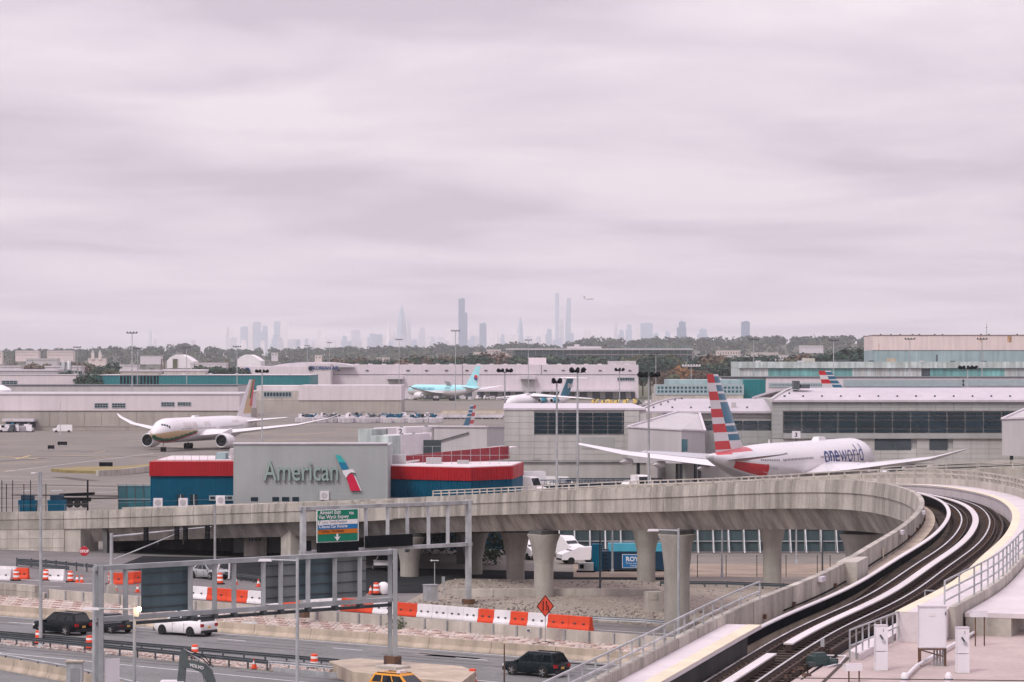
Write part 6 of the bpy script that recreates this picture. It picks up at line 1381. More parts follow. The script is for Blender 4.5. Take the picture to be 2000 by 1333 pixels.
# ================================================================== underpass beneath the left span
up_ = thing('underpass', 'dark concrete underpass box beneath the left end of the guideway', 'underpass', (XD(400, 325), 325, 1.0))
a_, b_ = Vector((XD(205, 322), 322, 0)), Vector((XD(640, 313), 311, 0)); nn = Vector((.25, .97, 0))
V = [a_, b_, b_+nn*8.5, a_+nn*8.5]
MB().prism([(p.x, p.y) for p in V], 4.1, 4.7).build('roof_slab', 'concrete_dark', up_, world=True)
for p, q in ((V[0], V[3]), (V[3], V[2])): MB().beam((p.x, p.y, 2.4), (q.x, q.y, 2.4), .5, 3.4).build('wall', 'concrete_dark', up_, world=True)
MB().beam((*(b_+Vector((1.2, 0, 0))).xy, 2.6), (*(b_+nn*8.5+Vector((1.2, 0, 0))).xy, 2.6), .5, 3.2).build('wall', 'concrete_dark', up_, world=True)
dk_ = thing('added_shade_slab', 'added dark slab that deepens the shade behind the viaduct girder', 'shade slab', (XD(760, 300), 300, 1.0))  # slab on piers added overhead to darken the space under the viaduct
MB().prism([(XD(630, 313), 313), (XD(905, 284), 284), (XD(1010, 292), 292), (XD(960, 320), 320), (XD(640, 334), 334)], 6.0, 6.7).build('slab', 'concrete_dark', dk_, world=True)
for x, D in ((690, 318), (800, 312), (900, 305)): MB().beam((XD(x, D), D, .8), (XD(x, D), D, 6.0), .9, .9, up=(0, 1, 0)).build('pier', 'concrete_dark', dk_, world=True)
hs = thing('gatehouse', 'small grey gatehouse with a window in the shade of the viaduct', 'building', Vector((XD(480, 315.5), 315.5, 1.0))); MB().box((1.1, 0, 1.7), (2.4, 2, 3.2)).build('walls', 'concrete', hs); MB().box((1.0, -1.02, 2.3), (1.2, .06, 1.1)).build('window', 'glass_dark', hs)
for k in (-1, 0, 1): MB().box((1.0+k*.4, -1.06, 2.3), (.05, .05, 1.1)).build('window_bar', 'mullion', hs)
g = MB(); mat('asphalt_painted_shade', (.030, .032, .034), .9, .2, .4, .2, fine=.2, spec=.0)  # near-black sheets over the road: shade of the underpass painted as ground colour
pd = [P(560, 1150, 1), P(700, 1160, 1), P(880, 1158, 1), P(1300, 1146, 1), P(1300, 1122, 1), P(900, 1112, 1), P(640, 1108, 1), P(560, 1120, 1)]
g.sheet([(p.x, p.y, 1.004) for p in pd]); g.sheet([(p.x, p.y, 1.004) for p in V]); g.sheet([(p.x, p.y, 1.004) for p in (P(225, 1108, 1), P(250, 1113, 1), P(420, 1126, 1), P(559, 1145, 1), P(559, 1121, 1), P(635, 1107, 1), P(470, 1090, 1), P(280, 1086, 1))]); struct('painted_shade_sheets', g, 'asphalt_painted_shade')
# ================================================================== vegetation
mat('leaf_dark', (.018, .045, .028), .85, .35, .2); mat('leaf_mid', (.042, .072, .040), .85, .35, .2); mat('leaf_olive', (.075, .082, .042), .85, .35, .2); mat('leaf_rust', (.17, .085, .03), .85, .3, .2); mat('leaf_brown', (.11, .075, .05), .85, .3, .2); mat('bark', (.06, .045, .035), .9, .3, 1.)
def crown_faces(mb, c, rx, rz, n, s, rng, m=0):
    for i in range(n):
        while True:
            d = Vector((rng.gauss(0, 1), rng.gauss(0, 1), rng.gauss(.15, 1)))
            if d.length > .1: break
        d.normalize(); k = rng.uniform(.55, 1.0)**.5*(1+.22*math.sin(5*d.x+c[0])*math.cos(4*d.z+c[1]))
        p = Vector((c[0]+d.x*rx*k, c[1]+d.y*rx*k, c[2]+d.z*rz*k)); nrm = (d+Vector((rng.uniform(-.7, .7), rng.uniform(-.7, .7), rng.uniform(-.4, .9)))).normalized()
        a = nrm.orthogonal().normalized(); a = Matrix.Rotation(rng.random()*6.3, 3, nrm) @ a; b = nrm.cross(a); q = s*rng.uniform(.6, 1.3)
        mb.add([p-a*q, p+b*q*.7, p+a*q, p-b*q*.7], [(0, 1, 2, 3)], m)
def tree_proto(seed, h, rx, m, kind='round'):
    rng = random.Random(seed); tk = MB(); tk.tube((0, 0, -.5), (.1, .05, h*.45), h*.028, h*.018, 7)
    for k in range(5):
        a = rng.random()*6.3; tk.tube((0, 0, h*(.25+.06*k)), (math.cos(a)*rx*.55, math.sin(a)*rx*.55, h*(.5+.07*k)), h*.013, h*.006, 5)
    cr = MB()
    for k in range(11 if kind == 'round' else 9):
        a = rng.random()*6.3; d = rng.random()**.6*rx*.62; z = h*(.42+.40*rng.random()) if kind == 'round' else h*(.2+.085*k); d = d if kind == 'round' else rx*.25*(1-k/10)
        r = rx*rng.uniform(.36, .55) if kind == 'round' else rx*(.75-.06*k); crown_faces(cr, (math.cos(a)*d, math.sin(a)*d, z), r, r*.85, 95, rx*.11, rng)
    return tk.mesh('trunk', 'bark'), cr.mesh('crown', m)
TP = {'dark': tree_proto(1, 12, 6.2, 'leaf_dark'), 'dark2': tree_proto(2, 13, 5.6, 'leaf_dark'), 'mid': tree_proto(3, 11, 5.8, 'leaf_mid'), 'olive': tree_proto(4, 11, 6, 'leaf_olive'), 'rust': tree_proto(5, 10, 5.6, 'leaf_rust'), 'brown': tree_proto(6, 10, 6, 'leaf_brown'), 'tall': tree_proto(7, 15, 4.6, 'leaf_dark', 'tall')}
CN = {'dark': 'dark green', 'dark2': 'dense dark green', 'mid': 'mid green', 'olive': 'olive', 'rust': 'orange autumn', 'brown': 'brownish', 'tall': 'tall dark'}
TH = {'dark': 12, 'dark2': 13, 'mid': 11, 'olive': 11, 'rust': 10, 'brown': 10, 'tall': 15}
def tree(kind, x, D, ytop, label, group, zb=0.):
    s = (ZD(ytop, D)-zb)/(TH[kind]*.98); o = thing('tree', label, 'tree', Vector((XD(x, D), D, zb)), random.random()*6, group)
    for nm, me in zip(('trunk', 'crown'), TP[kind]): q = link(nm, me, o); q.scale = (s, s, s)
rt_ = random.Random(21)
def clump(specs, where, group):
    cnt = {}
    for k, (kd, x, D, y) in enumerate(sorted(specs, key=lambda q: q[1])): tree(kd, x, D, y, f"{CN[kd]} tree, {ordinal(k+1)} from the left {where}", group)
clump([('dark', 1255, 1850, 706), ('dark2', 1270, 1900, 697), ('mid', 1288, 2050, 695), ('dark', 1300, 2000, 700), ('olive', 1312, 2100, 694), ('rust', 1330, 1780, 715), ('rust', 1342, 1800, 719), ('dark', 1358, 2050, 693), ('dark2', 1376, 1850, 712), ('brown', 1384, 2100, 700), ('olive', 1396, 1900, 705), ('brown', 1403, 1950, 698), ('mid', 1412, 2100, 697), ('dark', 1421, 1800, 706), ('dark2', 1436, 1850, 699), ('dark', 1447, 1950, 695), ('dark2', 1460, 2000, 697), ('dark', 1480, 2100, 696), ('dark2', 1497, 2050, 694), ('dark', 1515, 2000, 697), ('olive', 1528, 1900, 702), ('olive', 1545, 2000, 699), ('brown', 1560, 1900, 698), ('dark', 1572, 2000, 697), ('brown', 1366, 1750, 728), ('olive', 1320, 1700, 732), ('brown', 1298, 1720, 727)], 'in the wood between the hangars', 'trees between the hangars')
clump([('dark2', 1612, 1700, 693), ('dark', 1625, 1720, 689), ('dark2', 1640, 1650, 688), ('dark', 1656, 1680, 686), ('dark2', 1670, 1640, 684), ('dark2', 1684, 1620, 681), ('dark', 1697, 1600, 679), ('dark2', 1707, 1600, 678)], 'beside the cream hangar', 'trees beside the cream hangar')
sp = []
x = 640
while x < 1245:
    kd = rt_.choice(['dark', 'dark2', 'dark', 'brown', 'mid', 'olive', 'mid', 'dark2']); sp.append((kd, x, 2150+rt_.uniform(-120, 250), 699-rt_.uniform(-4, 6) if x > 800 else 705-rt_.uniform(-3, 4))); x += rt_.uniform(11, 20)
clump(sp, 'above the cargo hangar roof', 'trees behind the cargo hangar')
clump([('dark', 122, 1500, 727), ('dark2', 138, 1480, 724), ('dark', 172, 1400, 728), ('dark2', 182, 1400, 731), ('dark', 210, 1900, 708), ('olive', 225, 1800, 722), ('olive', 250, 1700, 727), ('brown', 285, 1700, 728), ('olive', 305, 1750, 726), ('dark', 405, 1700, 722), ('dark2', 420, 1650, 719), ('mid', 437, 1700, 718), ('dark', 452, 1650, 720), ('dark2', 468, 1700, 718), ('mid', 395, 1800, 716), ('brown', 20, 2100, 716), ('brown', 60, 2200, 714), ('olive', 90, 2200, 712), ('brown', 150, 2300, 712), ('olive', 180, 2300, 711)], 'among those left of the cargo hangar', 'trees left of the cargo hangar')
# wooded ridge on the horizon
RID = [(-700, 684), (-300, 682), (0, 684), (80, 681), (150, 684), (240, 678), (290, 679), (330, 673), (360, 672), (400, 676), (450, 683), (520, 680), (560, 683), (640, 680), (700, 678), (760, 677), (820, 678), (870, 671), (900, 678), (960, 675), (1000, 670), (1060, 671), (1100, 678), (1112, 667), (1160, 661), (1240, 664), (1280, 660), (1330, 660), (1380, 659), (1420, 661), (1460, 657), (1560, 657), (1640, 657), (1700, 658), (2000, 660), (2500, 664)]
def ridge(x):
    for (a, ya), (b, yb) in zip(RID, RID[1:]):
        if a <= x <= b: return ya+(yb-ya)*(x-a)/(b-a)
    return 684
DR = 6200
g = MB(); nx = 130; rowsD = [(4300, 0), (4900, .35), (5600, .75), (DR, 1.0), (7200, .9), (9000, 0)]; V = []
for i in range(nx+1):
    x = -650+3150*i/nx
    for D, k in rowsD: V.append((XD(x, DR)*(D/DR)**.6, D, (ZD(ridge(x), DR)-15)*k-.3*(k == 0)))
m_ = len(rowsD); g.add(V, [(i*m_+k, (i+1)*m_+k, (i+1)*m_+k+1, i*m_+k+1) for i in range(nx) for k in range(m_-1)]); mat('hill_ground', (.07, .07, .045), .95, .3, .01)
struct('hills', g, 'hill_ground', True)
wd = MB(); rng = random.Random(9)
def hill_z(x, D):
    zr = ZD(ridge(x), DR)-15; pts = rowsD
    for (a, ka), (b, kb) in zip(pts, pts[1:]):
        if a <= D <= b: return zr*(ka+(kb-ka)*(D-a)/(b-a))
    return 0
def wood(n, d0, d1, x0, x1, mats, smin, smax, leaves, hx=True):
    for i in range(n):
        D = rng.uniform(d0, d1); x = rng.uniform(x0, x1); s = rng.uniform(smin, smax); z = hill_z(x, D) if hx else 0
        X = XD(x, DR)*(D/DR)**.6 if hx else XD(x, D)
        crown_faces(wd, (X, D, z+s*.9), s, s*.85, leaves, s*.34, rng, rng.choice(mats))
wood(700, 5900, 6300, -120, 2150, (0, 0, 1), 6.5, 10.5, 46); wood(900, 4700, 5900, -120, 2150, (0, 1, 1, 2), 6, 9.5, 34); wood(900, 3000, 4600, -80, 2100, (1, 2, 3, 1, 0), 4, 7, 26, False)
tag(wd.build('far_wood', ['leaf_dark', 'leaf_mid', 'leaf_olive', 'leaf_brown'], kind='stuff'), 'hazy wooded ridge and brush along the whole horizon', 'wood')
# hedge in the shade of the viaduct
hg = MB(); 
for i in range(150): crown_faces(hg, (XD(640+rng.uniform(0, 370), 320), 319+rng.uniform(-1, 1.2), 1.5+rng.uniform(0, 2.2)), .9, .9, 26, .18, rng)
ho = thing('hedge', 'dark hedge in the shade behind the viaduct columns', 'hedge', (XD(800, 319), 319, 1.0)); hg.build('foliage', 'hedge', ho, world=True)
bs = thing('shade_bush', 'round green bush behind the shaded column', 'bush', (XD(955, 303), 303, 1.0)); q = MB(); [crown_faces(q, (rng.uniform(-.7, .7), rng.uniform(-.5, .5), .5+rng.random()*1.3), .7, .7, 40, .14, rng) for _ in range(9)]; q.build('foliage', 'leaf_mid', bs)
# ================================================================== far buildings
def far(name, label, cat, x0, x1, yt, yb, D, m, extra=None, roofm=None):
    zb = ZD(yb, D); o = thing(name, label, cat, (XD((x0+x1)/2, D), D, zb)); w_ = XD(x1, D)-XD(x0, D); h = ZD(yt, D)-zb
    MB().b2((-w_/2, 0, -6), (w_/2, w_*.35+8, h)).build('walls', m, o); MB().b2((-w_/2-.4, -.4, h+.01), (w_/2+.4, w_*.35+8.4, h+.8)).build('roof', roofm or 'pale_grey', o)
    n = max(2, int((x1-x0)/5)); wm = MB().b2((-.6, 0, 0), (.6, .3, 1.5)).mesh('window', 'opening')
    if extra != 'plain':
        for r in range(max(1, int(h/5))):
            for i in range(n): link('window', wm, o, loc=(-w_/2+(i+.5)*w_/n, -.25, h-3-r*4.2))
    return o, w_, h
far('far_building', 'big pale institutional block on the wooded slope at far left', 'building', 30, 75, 686, 699, 4700, 'cream_pink'); far('far_building', 'long pale apartment block on the slope left of the church', 'building', 92, 143, 686, 700, 4600, 'cream_pink'); far('far_building', 'low white long building below the pale blocks', 'building', 51, 112, 701.5, 706, 4000, 'pale_grey')
far('far_building', 'pale slab at the very left edge of the wooded slope', 'building', -10, 4, 688, 704, 4300, 'cream_pink'); far('far_building', 'white building among the trees left of the white arched hangar', 'building', 274, 315, 696.5, 703, 3800, 'white_metal', 'plain')
ch, w_, h = far('twin_tower_church', 'hazy church with two pointed towers on the slope', 'church', 172, 206, 700.5, 708, 4100, 'cream_pink', 'plain')
for x in (-5.5, 4.5): MB().box((x, 0, h+2.5), (4, 4, 8)).build('tower', 'cream_pink', ch); MB().lathe([(2.6, h+6.5), (.1, h+12)], (x, 0, 0), 'z', 4).build('spire', 'pale_grey', ch)
for k, (x0, x1, yt, yb, D, m) in enumerate(((-5, 40, 717, 724, 1900, 'white_metal'), (88, 158, 717.5, 728, 1750, 'white_metal'), (218, 268, 715, 720, 2200, 'white_metal'), (372, 442, 711, 719, 2300, 'white_metal'), (-20, 112, 725, 734, 1500, 'pale_grey'), (235, 310, 726, 733, 1400, 'concrete_light'), (320, 400, 725, 733, 1420, 'concrete_light'))):
    far('low_shed', ['low white roofed shed at the left edge', 'white roofed shed behind the grey silos', 'white ridge roofed shed left of the first mast pair', 'long low white shed right of the arched hangar', 'long colonnaded grey shed at far left', 'low beige shed above the teal warehouse', 'low beige shed right of the first beige one'][k], 'shed', x0, x1, yt, yb, D, m, None if k == 4 else 'plain', 'white_metal')
for k, x in enumerate((124, 134.5)):
    o = thing('silo', ('left', 'right')[k]+' one of the two grey silos beyond the low sheds', 'silo', (XD(x, 1650), 1650, 0)); zt = ZD(706, 1650); MB().lathe([(1.25, 0), (1.25, zt-.6), (.9, zt)], n=14).build('tank', 'galv', o, smooth=30); MB().tube((1.4, 0, 0), (1.4, 0, zt+.8), .1, n=5).build('ladder', 'galv_dark', o)
def quonset(label, x0, x1, yt, yb, D, door):
    zb = ZD(yb, D); r = (XD(x1, D)-XD(x0, D))/2; o = thing('arched_hangar', label, 'hangar', (XD((x0+x1)/2, D), D, zb)); h = ZD(yt, D)-zb; pts = [(-r, 0), (-r, h*.55), (-r*.75, h*.8), (-r*.3, h), (r*.1, h), (r*.55, h*.8), (r, h*.5), (r, 0)]
    n = len(pts); V = [(x, 0, z) for x, z in pts]+[(x, 40, z) for x, z in pts]; MB().add(V, [tuple(range(n)), tuple(range(n, 2*n))[::-1]]+[(i, n+i, n+(i+1) % n, (i+1) % n) for i in range(n)]).build('shell', 'tent_white', o)
    if door: MB().b2((-r*.55, -.3, 0), (-r*.2, .2, h*.68)).build('door', 'leaf_olive', o); MB().b2((-r*.2, -.25, 0), (-r*.12, .2, h*.68)).build('door_leaf', 'pale_grey', o)
quonset('white arched fabric hangar with a dull green door', 326, 377, 693, 719.5, 2350, True); quonset('white arched hangar left of the cargo hangar roof', 463, 509, 693, 717, 2300, False)
for k in range(6):
    x = 300+k*36 if k > 0 else 318; o = thing('utility_tower', f'dark stubby tower in the rail yard, {ordinal(k+1)} from the left', 'tower', (XD(x, 2400), 2400, 0)); zt = ZD(703+3*(k % 2), 2400); mb = MB()
    for a, b in ((-1, -1), (1, -1), (1, 1), (-1, 1)): mb.beam((a*1.6, b*1.6, 0), (a*1.1, b*1.1, zt), .5, .5)
    for z in (.4, .7, 1): mb.box((0, 0, zt*z), (3.2, 3.2, .6))
    mb.build('frame', 'rust', o)
gs_ = thing('grandstand', 'long teal glazed racecourse grandstand under a flat roof', 'grandstand', (XD(995, 3300), 3300, 0)); Dg = 3300
def gb_(nm, x0, x1, yt, yb, y0, y1, m): MB().b2((XD(x0, Dg)-XD(995, Dg), y0, ZD(yb, Dg)), (XD(x1, Dg)-XD(995, Dg), y1, ZD(yt, Dg))).build(nm, m, gs_)
mat('stand_teal', (.05, .16, .16), .5, .2, .02, streak=.2)
gb_('body', 1004, 1350, 684, 706, 0, 40, 'stand_teal'); gb_('roof', 988, 1352, 681, 684, -14, 45, 'pale_grey'); gb_('upper_house', 1108, 1175, 677, 681, 5, 25, 'white_metal'); gb_('mast_house', 1122, 1132, 673, 677, 8, 14, 'white_metal'); gb_('glass_front', 1004, 1105, 690, 698, -1, 0, 'glass_teal'); gb_('terrace', 1105, 1350, 692, 694, -6, 0, 'pale_grey'); gb_('end_stair', 975, 1003, 690, 706, 2, 30, 'cream_pink')
for k in range(26): gb_('pillar', 1005+k*13.5, 1006+k*13.5, 684, 706, -2, -1.2, 'teal_pale')
for k in range(24): gb_('roof_fin', 1220+k*5.4, 1221.6+k*5.4, 678, 681, 0, 10, 'stand_teal')
for k, (x0, x1, yt, yb, D, m, lb) in enumerate(((925, 985, 689, 697, 3600, 'cream_pink', 'pale low building left of the grandstand'), (950, 978, 684, 692, 3700, 'cream_pink', 'pale gabled house behind the low building left of the grandstand'), (1376, 1540, 695, 704, 2700, 'white_metal', 'long white low building right of the grandstand'), (1400, 1446, 686, 694, 3200, 'cream_pink', 'pale terraced houses above the long white building'), (1470, 1520, 690, 697, 3300, 'cream_pink', 'pale house row right of the terraced houses'), (1563, 1608, 676, 683, 4800, 'white_metal', 'white block on the right part of the wooded ridge'), (1352, 1366, 688, 700, 3300, 'pale_grey', 'small pale block at the right end of the grandstand'), (530, 542, 690, 697, 3900, 'white_metal', 'small white houses on the ridge below the tall spire'), (615, 628, 695, 702, 3600, 'cream_pink', 'small pale house right of the lettered hangar'), (736, 760, 700, 708, 3000, 'cream_pink', 'pale reddish house on the slope above the hangar'))):
    far('far_building', lb, 'building', x0, x1, yt, yb, D, m)
# ================================================================== skyline
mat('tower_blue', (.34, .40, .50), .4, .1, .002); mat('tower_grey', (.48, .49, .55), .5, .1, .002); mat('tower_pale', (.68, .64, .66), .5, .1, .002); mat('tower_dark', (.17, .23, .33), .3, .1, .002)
def sky_tower(x0, x1, yt, D, m, style, k):
    w_ = XD(x1, D)-XD(x0, D); h = ZD(yt, D); o = thing('skyline_tower', f"{SM[m]} {SS[style]}, {ordinal(k)} from the left in the skyline", 'tower', (XD((x0+x1)/2, D), D, 0), 0, 'towers of the far skyline'); d = max(w_*.8, 25); mn = m
    if style == 'spire':
        MB().box((0, 0, h*.36), (w_, d, h*.72)).build('shaft', mn, o); MB().box((0, 0, h*.735), (w_*.7, d*.7, h*.07)).build('setback', mn, o); MB().box((0, 0, h*.785), (w_*.45, d*.45, h*.04)).build('crown', mn, o); MB().tube((0, 0, h*.80), (0, 0, h), w_*.09, 1.2, 6).build('mast', mn, o)
    elif style == 'taper':
        MB().lathe([(w_*.62, 0), (w_*.6, h*.45), (w_*.42, h*.72), (w_*.22, h*.9), (w_*.03, h)], n=4).build('shaft', mn, o); MB().box((w_*.12, 0, h*.42), (w_*.5, d*.6, h*.84)).build('inner_slab', mn, o)
    elif style == 'slant':
        MB().add([(-w_*.7, 0, 0), (w_*.5, 0, 0), (w_*.5, 0, h), (-w_*.1, 0, h), (-w_*.25, 0, h*.82), (-w_*.7, d, 0), (w_*.5, d, 0), (w_*.5, d, h), (-w_*.1, d, h), (-w_*.25, d, h*.82)], [(0, 1, 2, 3, 4), (9, 8, 7, 6, 5), (0, 5, 6, 1), (1, 6, 7, 2), (2, 7, 8, 3), (3, 8, 9, 4), (4, 9, 5, 0)]).build('shaft', mn, o); MB().box((w_*.25, d/2, h*.3), (w_*.6, d*1.1, h*.6)).build('podium', mn, o)
    elif style == 'step':
        MB().box((0, 0, h*.42), (w_, d, h*.84)).build('shaft', mn, o); MB().box((w_*.08, 0, h*.9), (w_*.72, d*.7, h*.13)).build('crown', mn, o); MB().tube((0, 0, h*.96), (0, 0, h*1.0), 4, 2, 6).build('roof_tank', mn, o)
    else:
        MB().box((0, 0, h/2), (w_, d, h)).build('shaft', mn, o); MB().box((w_*.1, 0, h+1.5), (w_*.5, d*.5, 4)).build('roof_plant', mn, o)
SM = {'tower_blue': 'bluish', 'tower_grey': 'grey', 'tower_pale': 'pale', 'tower_dark': 'dark'}; SS = {'box': 'slab tower', 'spire': 'tower with a tall mast', 'taper': 'tapering pointed tower', 'slant': 'slanting topped tower', 'step': 'stepped tower'}
b_, g_, p_, d_ = 'tower_blue', 'tower_grey', 'tower_pale', 'tower_dark'
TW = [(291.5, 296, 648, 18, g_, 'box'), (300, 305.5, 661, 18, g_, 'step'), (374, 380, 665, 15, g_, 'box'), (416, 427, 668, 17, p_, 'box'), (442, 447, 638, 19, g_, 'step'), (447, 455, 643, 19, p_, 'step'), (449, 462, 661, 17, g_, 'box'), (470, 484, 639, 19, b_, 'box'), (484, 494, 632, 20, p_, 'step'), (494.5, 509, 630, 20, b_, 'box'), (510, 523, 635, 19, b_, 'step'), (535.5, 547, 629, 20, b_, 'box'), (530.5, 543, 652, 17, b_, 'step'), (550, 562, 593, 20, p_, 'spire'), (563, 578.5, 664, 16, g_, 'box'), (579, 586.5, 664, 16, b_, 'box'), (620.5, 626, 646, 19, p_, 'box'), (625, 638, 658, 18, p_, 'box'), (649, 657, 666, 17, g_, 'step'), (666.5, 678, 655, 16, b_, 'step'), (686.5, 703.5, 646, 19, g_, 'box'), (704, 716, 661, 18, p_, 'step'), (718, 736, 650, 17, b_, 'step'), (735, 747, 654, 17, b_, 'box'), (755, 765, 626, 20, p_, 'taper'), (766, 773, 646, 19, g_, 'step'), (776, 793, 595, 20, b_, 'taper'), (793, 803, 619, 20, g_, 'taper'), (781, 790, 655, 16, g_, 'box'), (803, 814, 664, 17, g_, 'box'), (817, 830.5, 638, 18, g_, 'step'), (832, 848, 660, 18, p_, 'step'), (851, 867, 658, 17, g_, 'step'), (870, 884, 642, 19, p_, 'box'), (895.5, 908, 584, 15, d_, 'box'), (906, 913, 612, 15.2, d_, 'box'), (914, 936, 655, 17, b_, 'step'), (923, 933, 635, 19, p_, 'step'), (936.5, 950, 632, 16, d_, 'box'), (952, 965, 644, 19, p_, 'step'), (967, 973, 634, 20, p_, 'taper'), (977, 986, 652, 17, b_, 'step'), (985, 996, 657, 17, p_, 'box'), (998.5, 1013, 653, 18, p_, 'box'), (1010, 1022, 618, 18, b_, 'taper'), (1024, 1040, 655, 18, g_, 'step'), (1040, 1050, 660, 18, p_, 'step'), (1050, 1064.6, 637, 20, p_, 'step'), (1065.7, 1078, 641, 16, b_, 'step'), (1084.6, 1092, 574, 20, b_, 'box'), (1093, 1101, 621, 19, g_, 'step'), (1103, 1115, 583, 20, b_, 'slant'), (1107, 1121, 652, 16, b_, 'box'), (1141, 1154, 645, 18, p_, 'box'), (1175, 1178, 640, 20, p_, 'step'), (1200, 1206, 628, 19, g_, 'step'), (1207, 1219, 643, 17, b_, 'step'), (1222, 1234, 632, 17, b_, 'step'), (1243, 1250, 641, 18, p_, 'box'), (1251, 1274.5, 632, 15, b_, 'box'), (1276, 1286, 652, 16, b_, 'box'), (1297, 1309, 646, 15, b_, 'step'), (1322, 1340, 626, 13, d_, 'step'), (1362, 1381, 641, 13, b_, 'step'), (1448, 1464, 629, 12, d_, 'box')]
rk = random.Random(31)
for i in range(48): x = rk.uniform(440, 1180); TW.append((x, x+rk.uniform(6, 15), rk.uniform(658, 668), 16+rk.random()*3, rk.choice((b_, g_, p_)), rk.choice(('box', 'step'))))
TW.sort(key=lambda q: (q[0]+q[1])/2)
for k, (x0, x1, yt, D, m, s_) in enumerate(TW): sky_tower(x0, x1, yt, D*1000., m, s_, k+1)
# thin mast far right
o = thing('radio_mast', 'thin radio mast above the cream hangar at far right', 'mast', (XD(1927, 2600), 2600, 0)); MB().tube((0, 0, 0), (0, 0, ZD(632, 2600)), .5, .15, 5).build('mast', 'galv_dark', o); MB().box((0, 0, ZD(640, 2600)), (1.4, 1.4, .4)).build('platform', 'galv_dark', o)
# ================================================================== apron light masts
def high_mast(x, yt, D, label, head='ring', r=.22, m='galv', n=4):
    z0 = gz(D); zt = ZD(yt, D)-z0; o = thing('light_mast', label, 'light mast', (XD(x, D), D, z0), 0, 'apron light masts'); MB().tube((0, 0, 0), (0, 0, zt), r, r*.6, 8).build('mast', m, o)
    if head == 'ring':
        MB().box((0, 0, zt), (3.4, .5, .3)).build('crossbar', 'galv_dark', o)
        for k in range(n): MB().box((-1.6+3.2*k/(n-1), -.3, zt+.25), (.55, .5, .5), 0, 0, .7, .7).build('floodlight', 'galv_dark', o)
    elif head == 'flood':
        hm = MB().box((0, 0, 0), (.62, .9, .5), 0, 0, .6, .7).box((0, .45, .1), (.12, .6, .12)).mesh('floodlight', 'black'); MB().box((0, 0, zt-.1), (n*.8, .15, .12)).build('crossbar', 'galv_dark', o)
        for k in range(n):
            q = link('floodlight', hm, o, loc=(-n*.4+.4+k*.8, -.4, zt+.25)); q.rotation_euler = (R(-25), R(20 if k % 2 else -20), R(25*(k-(n-1)/2)))
    else:
        MB().box((0, 0, zt), (7.8, .4, .3)).build('crossbar', 'white_paint', o)
        for k in range(7): MB().box((-3.6+1.2*k, -.3, zt+.45), (.8, .4, .7)).build('floodlight', 'white_paint', o)
for x, yt, D, lb in ((258, 651, 1000, 'tall dark headed light mast left of the teal warehouse centre'), (151, 679, 1400, 'pale light mast above the left flat building'), (269, 681, 1300, 'pale light mast just right of the tallest left mast'), (364.5, 680, 1300, 'pale light mast beside the arched hangar'), (463, 678, 1300, 'pale light mast right of the second arched hangar'), (600, 676, 1900, 'light mast left of the KOREAN AIR lettering'), (643.5, 670, 1900, 'light mast right of the KOREAN AIR lettering'), (779.5, 664, 1500, 'light mast left of the pale blue jet'), (889.5, 647, 1250, 'tall light mast in front of the pale blue jet'), (1032, 665, 1500, 'light mast with four lamps in front of the cargo hangar'), (1281, 691, 1300, 'light mast at the right end of the cargo hangar'), (1472, 664, 1050, 'pale mast at the left end of the worn hangar'), (1628, 666, 1050, 'pale mast right of the distant striped tail'), (1777, 663, 1040, 'thin mast in front of the cream hangar'), (1918, 663, 1040, 'thin mast at the right of the cream hangar')): high_mast(x, yt, D, lb)
for x, yt, D, n, lb in ((512, 727, 700, 4, 'dark floodlight mast right of the gold tail'), (986, 726, 600, 4, 'dark floodlight mast left of the white freighter nose'), (1087.5, 747, 425, 2, 'near twin head floodlight mast in front of the terminal glass'), (1128, 726, 432, 3, 'near triple head floodlight mast right of the twin head one'), (1210, 724, 700, 3, 'dark floodlight mast beyond the terminal roof'), (1267, 735, 428, 4, 'near floodlight mast in front of the grey pier'), (1890, 720, 620, 5, 'dark cluster of floodlights above the east vault')): high_mast(x, yt, D, lb, 'flood', .2, 'galv', n)
high_mast(1350, 716, 1300, 'wide white row of floodlights beside the orange tree', 'row')
lamp_post(118, 835, 0, 784, 'thin lamp pole in front of the left cargo shed', 0, .08, D=880)
lamp_post(76, 980, 1, 922, 'short pole with a side camera above the left fence', -.6, .12, D=350)
# ================================================================== equipment on the near service deck
def DK(x, y, z=0.): return P(x, y, dz+z)
mat('cab_white', (.66, .63, .66), .45, .05, .8, streak=.08)
cb = thing('signal_cabinet', 'large white signal cabinet on steel legs on the near deck', 'cabinet', DK(1820, 1300), -.03); D = DK(1820, 1300).y; s = D/F; w_, h = 53*s, 80*s; z0 = 35*s
MB().box((0, 0, z0+h/2), (w_, .45, h)).build('case', 'cab_white', cb); MB().box((0, -.235, z0+h/2-.01), (w_*.93, .03, h*.94)).build('door', 'cab_white', cb); MB().box((-.02, -.255, z0+h*.82), (.2, .012, .1)).build('label_plate', 'white_paint', cb); MB().box((0, 0, z0+h+.02), (w_*1.03, .5, .05)).build('lid', 'white_metal', cb); MB().box((w_*.46, -.26, z0+h*.85), (.03, .03, .1)).build('latch', 'galv_dark', cb)
for x in (-.46, .46):
    for y in (-.18, .18): MB().box((x*w_, y, z0/2-.02), (.06, .06, z0+.04)).build('leg', 'rust', cb)
MB().beam((-.42*w_, -.2, z0-.06), (.38*w_, -.2, .3), .05, .04).build('brace', 'rust', cb); MB().box((0, -.2, z0-.03), (w_, .04, .05)).build('sill', 'rust', cb)
for k in range(4): MB().tube((.06+k*.09, -.05, -.1), (.06+k*.09, -.05, z0+.02), .03, n=8).build('conduit', 'galv', cb)
pd0 = None
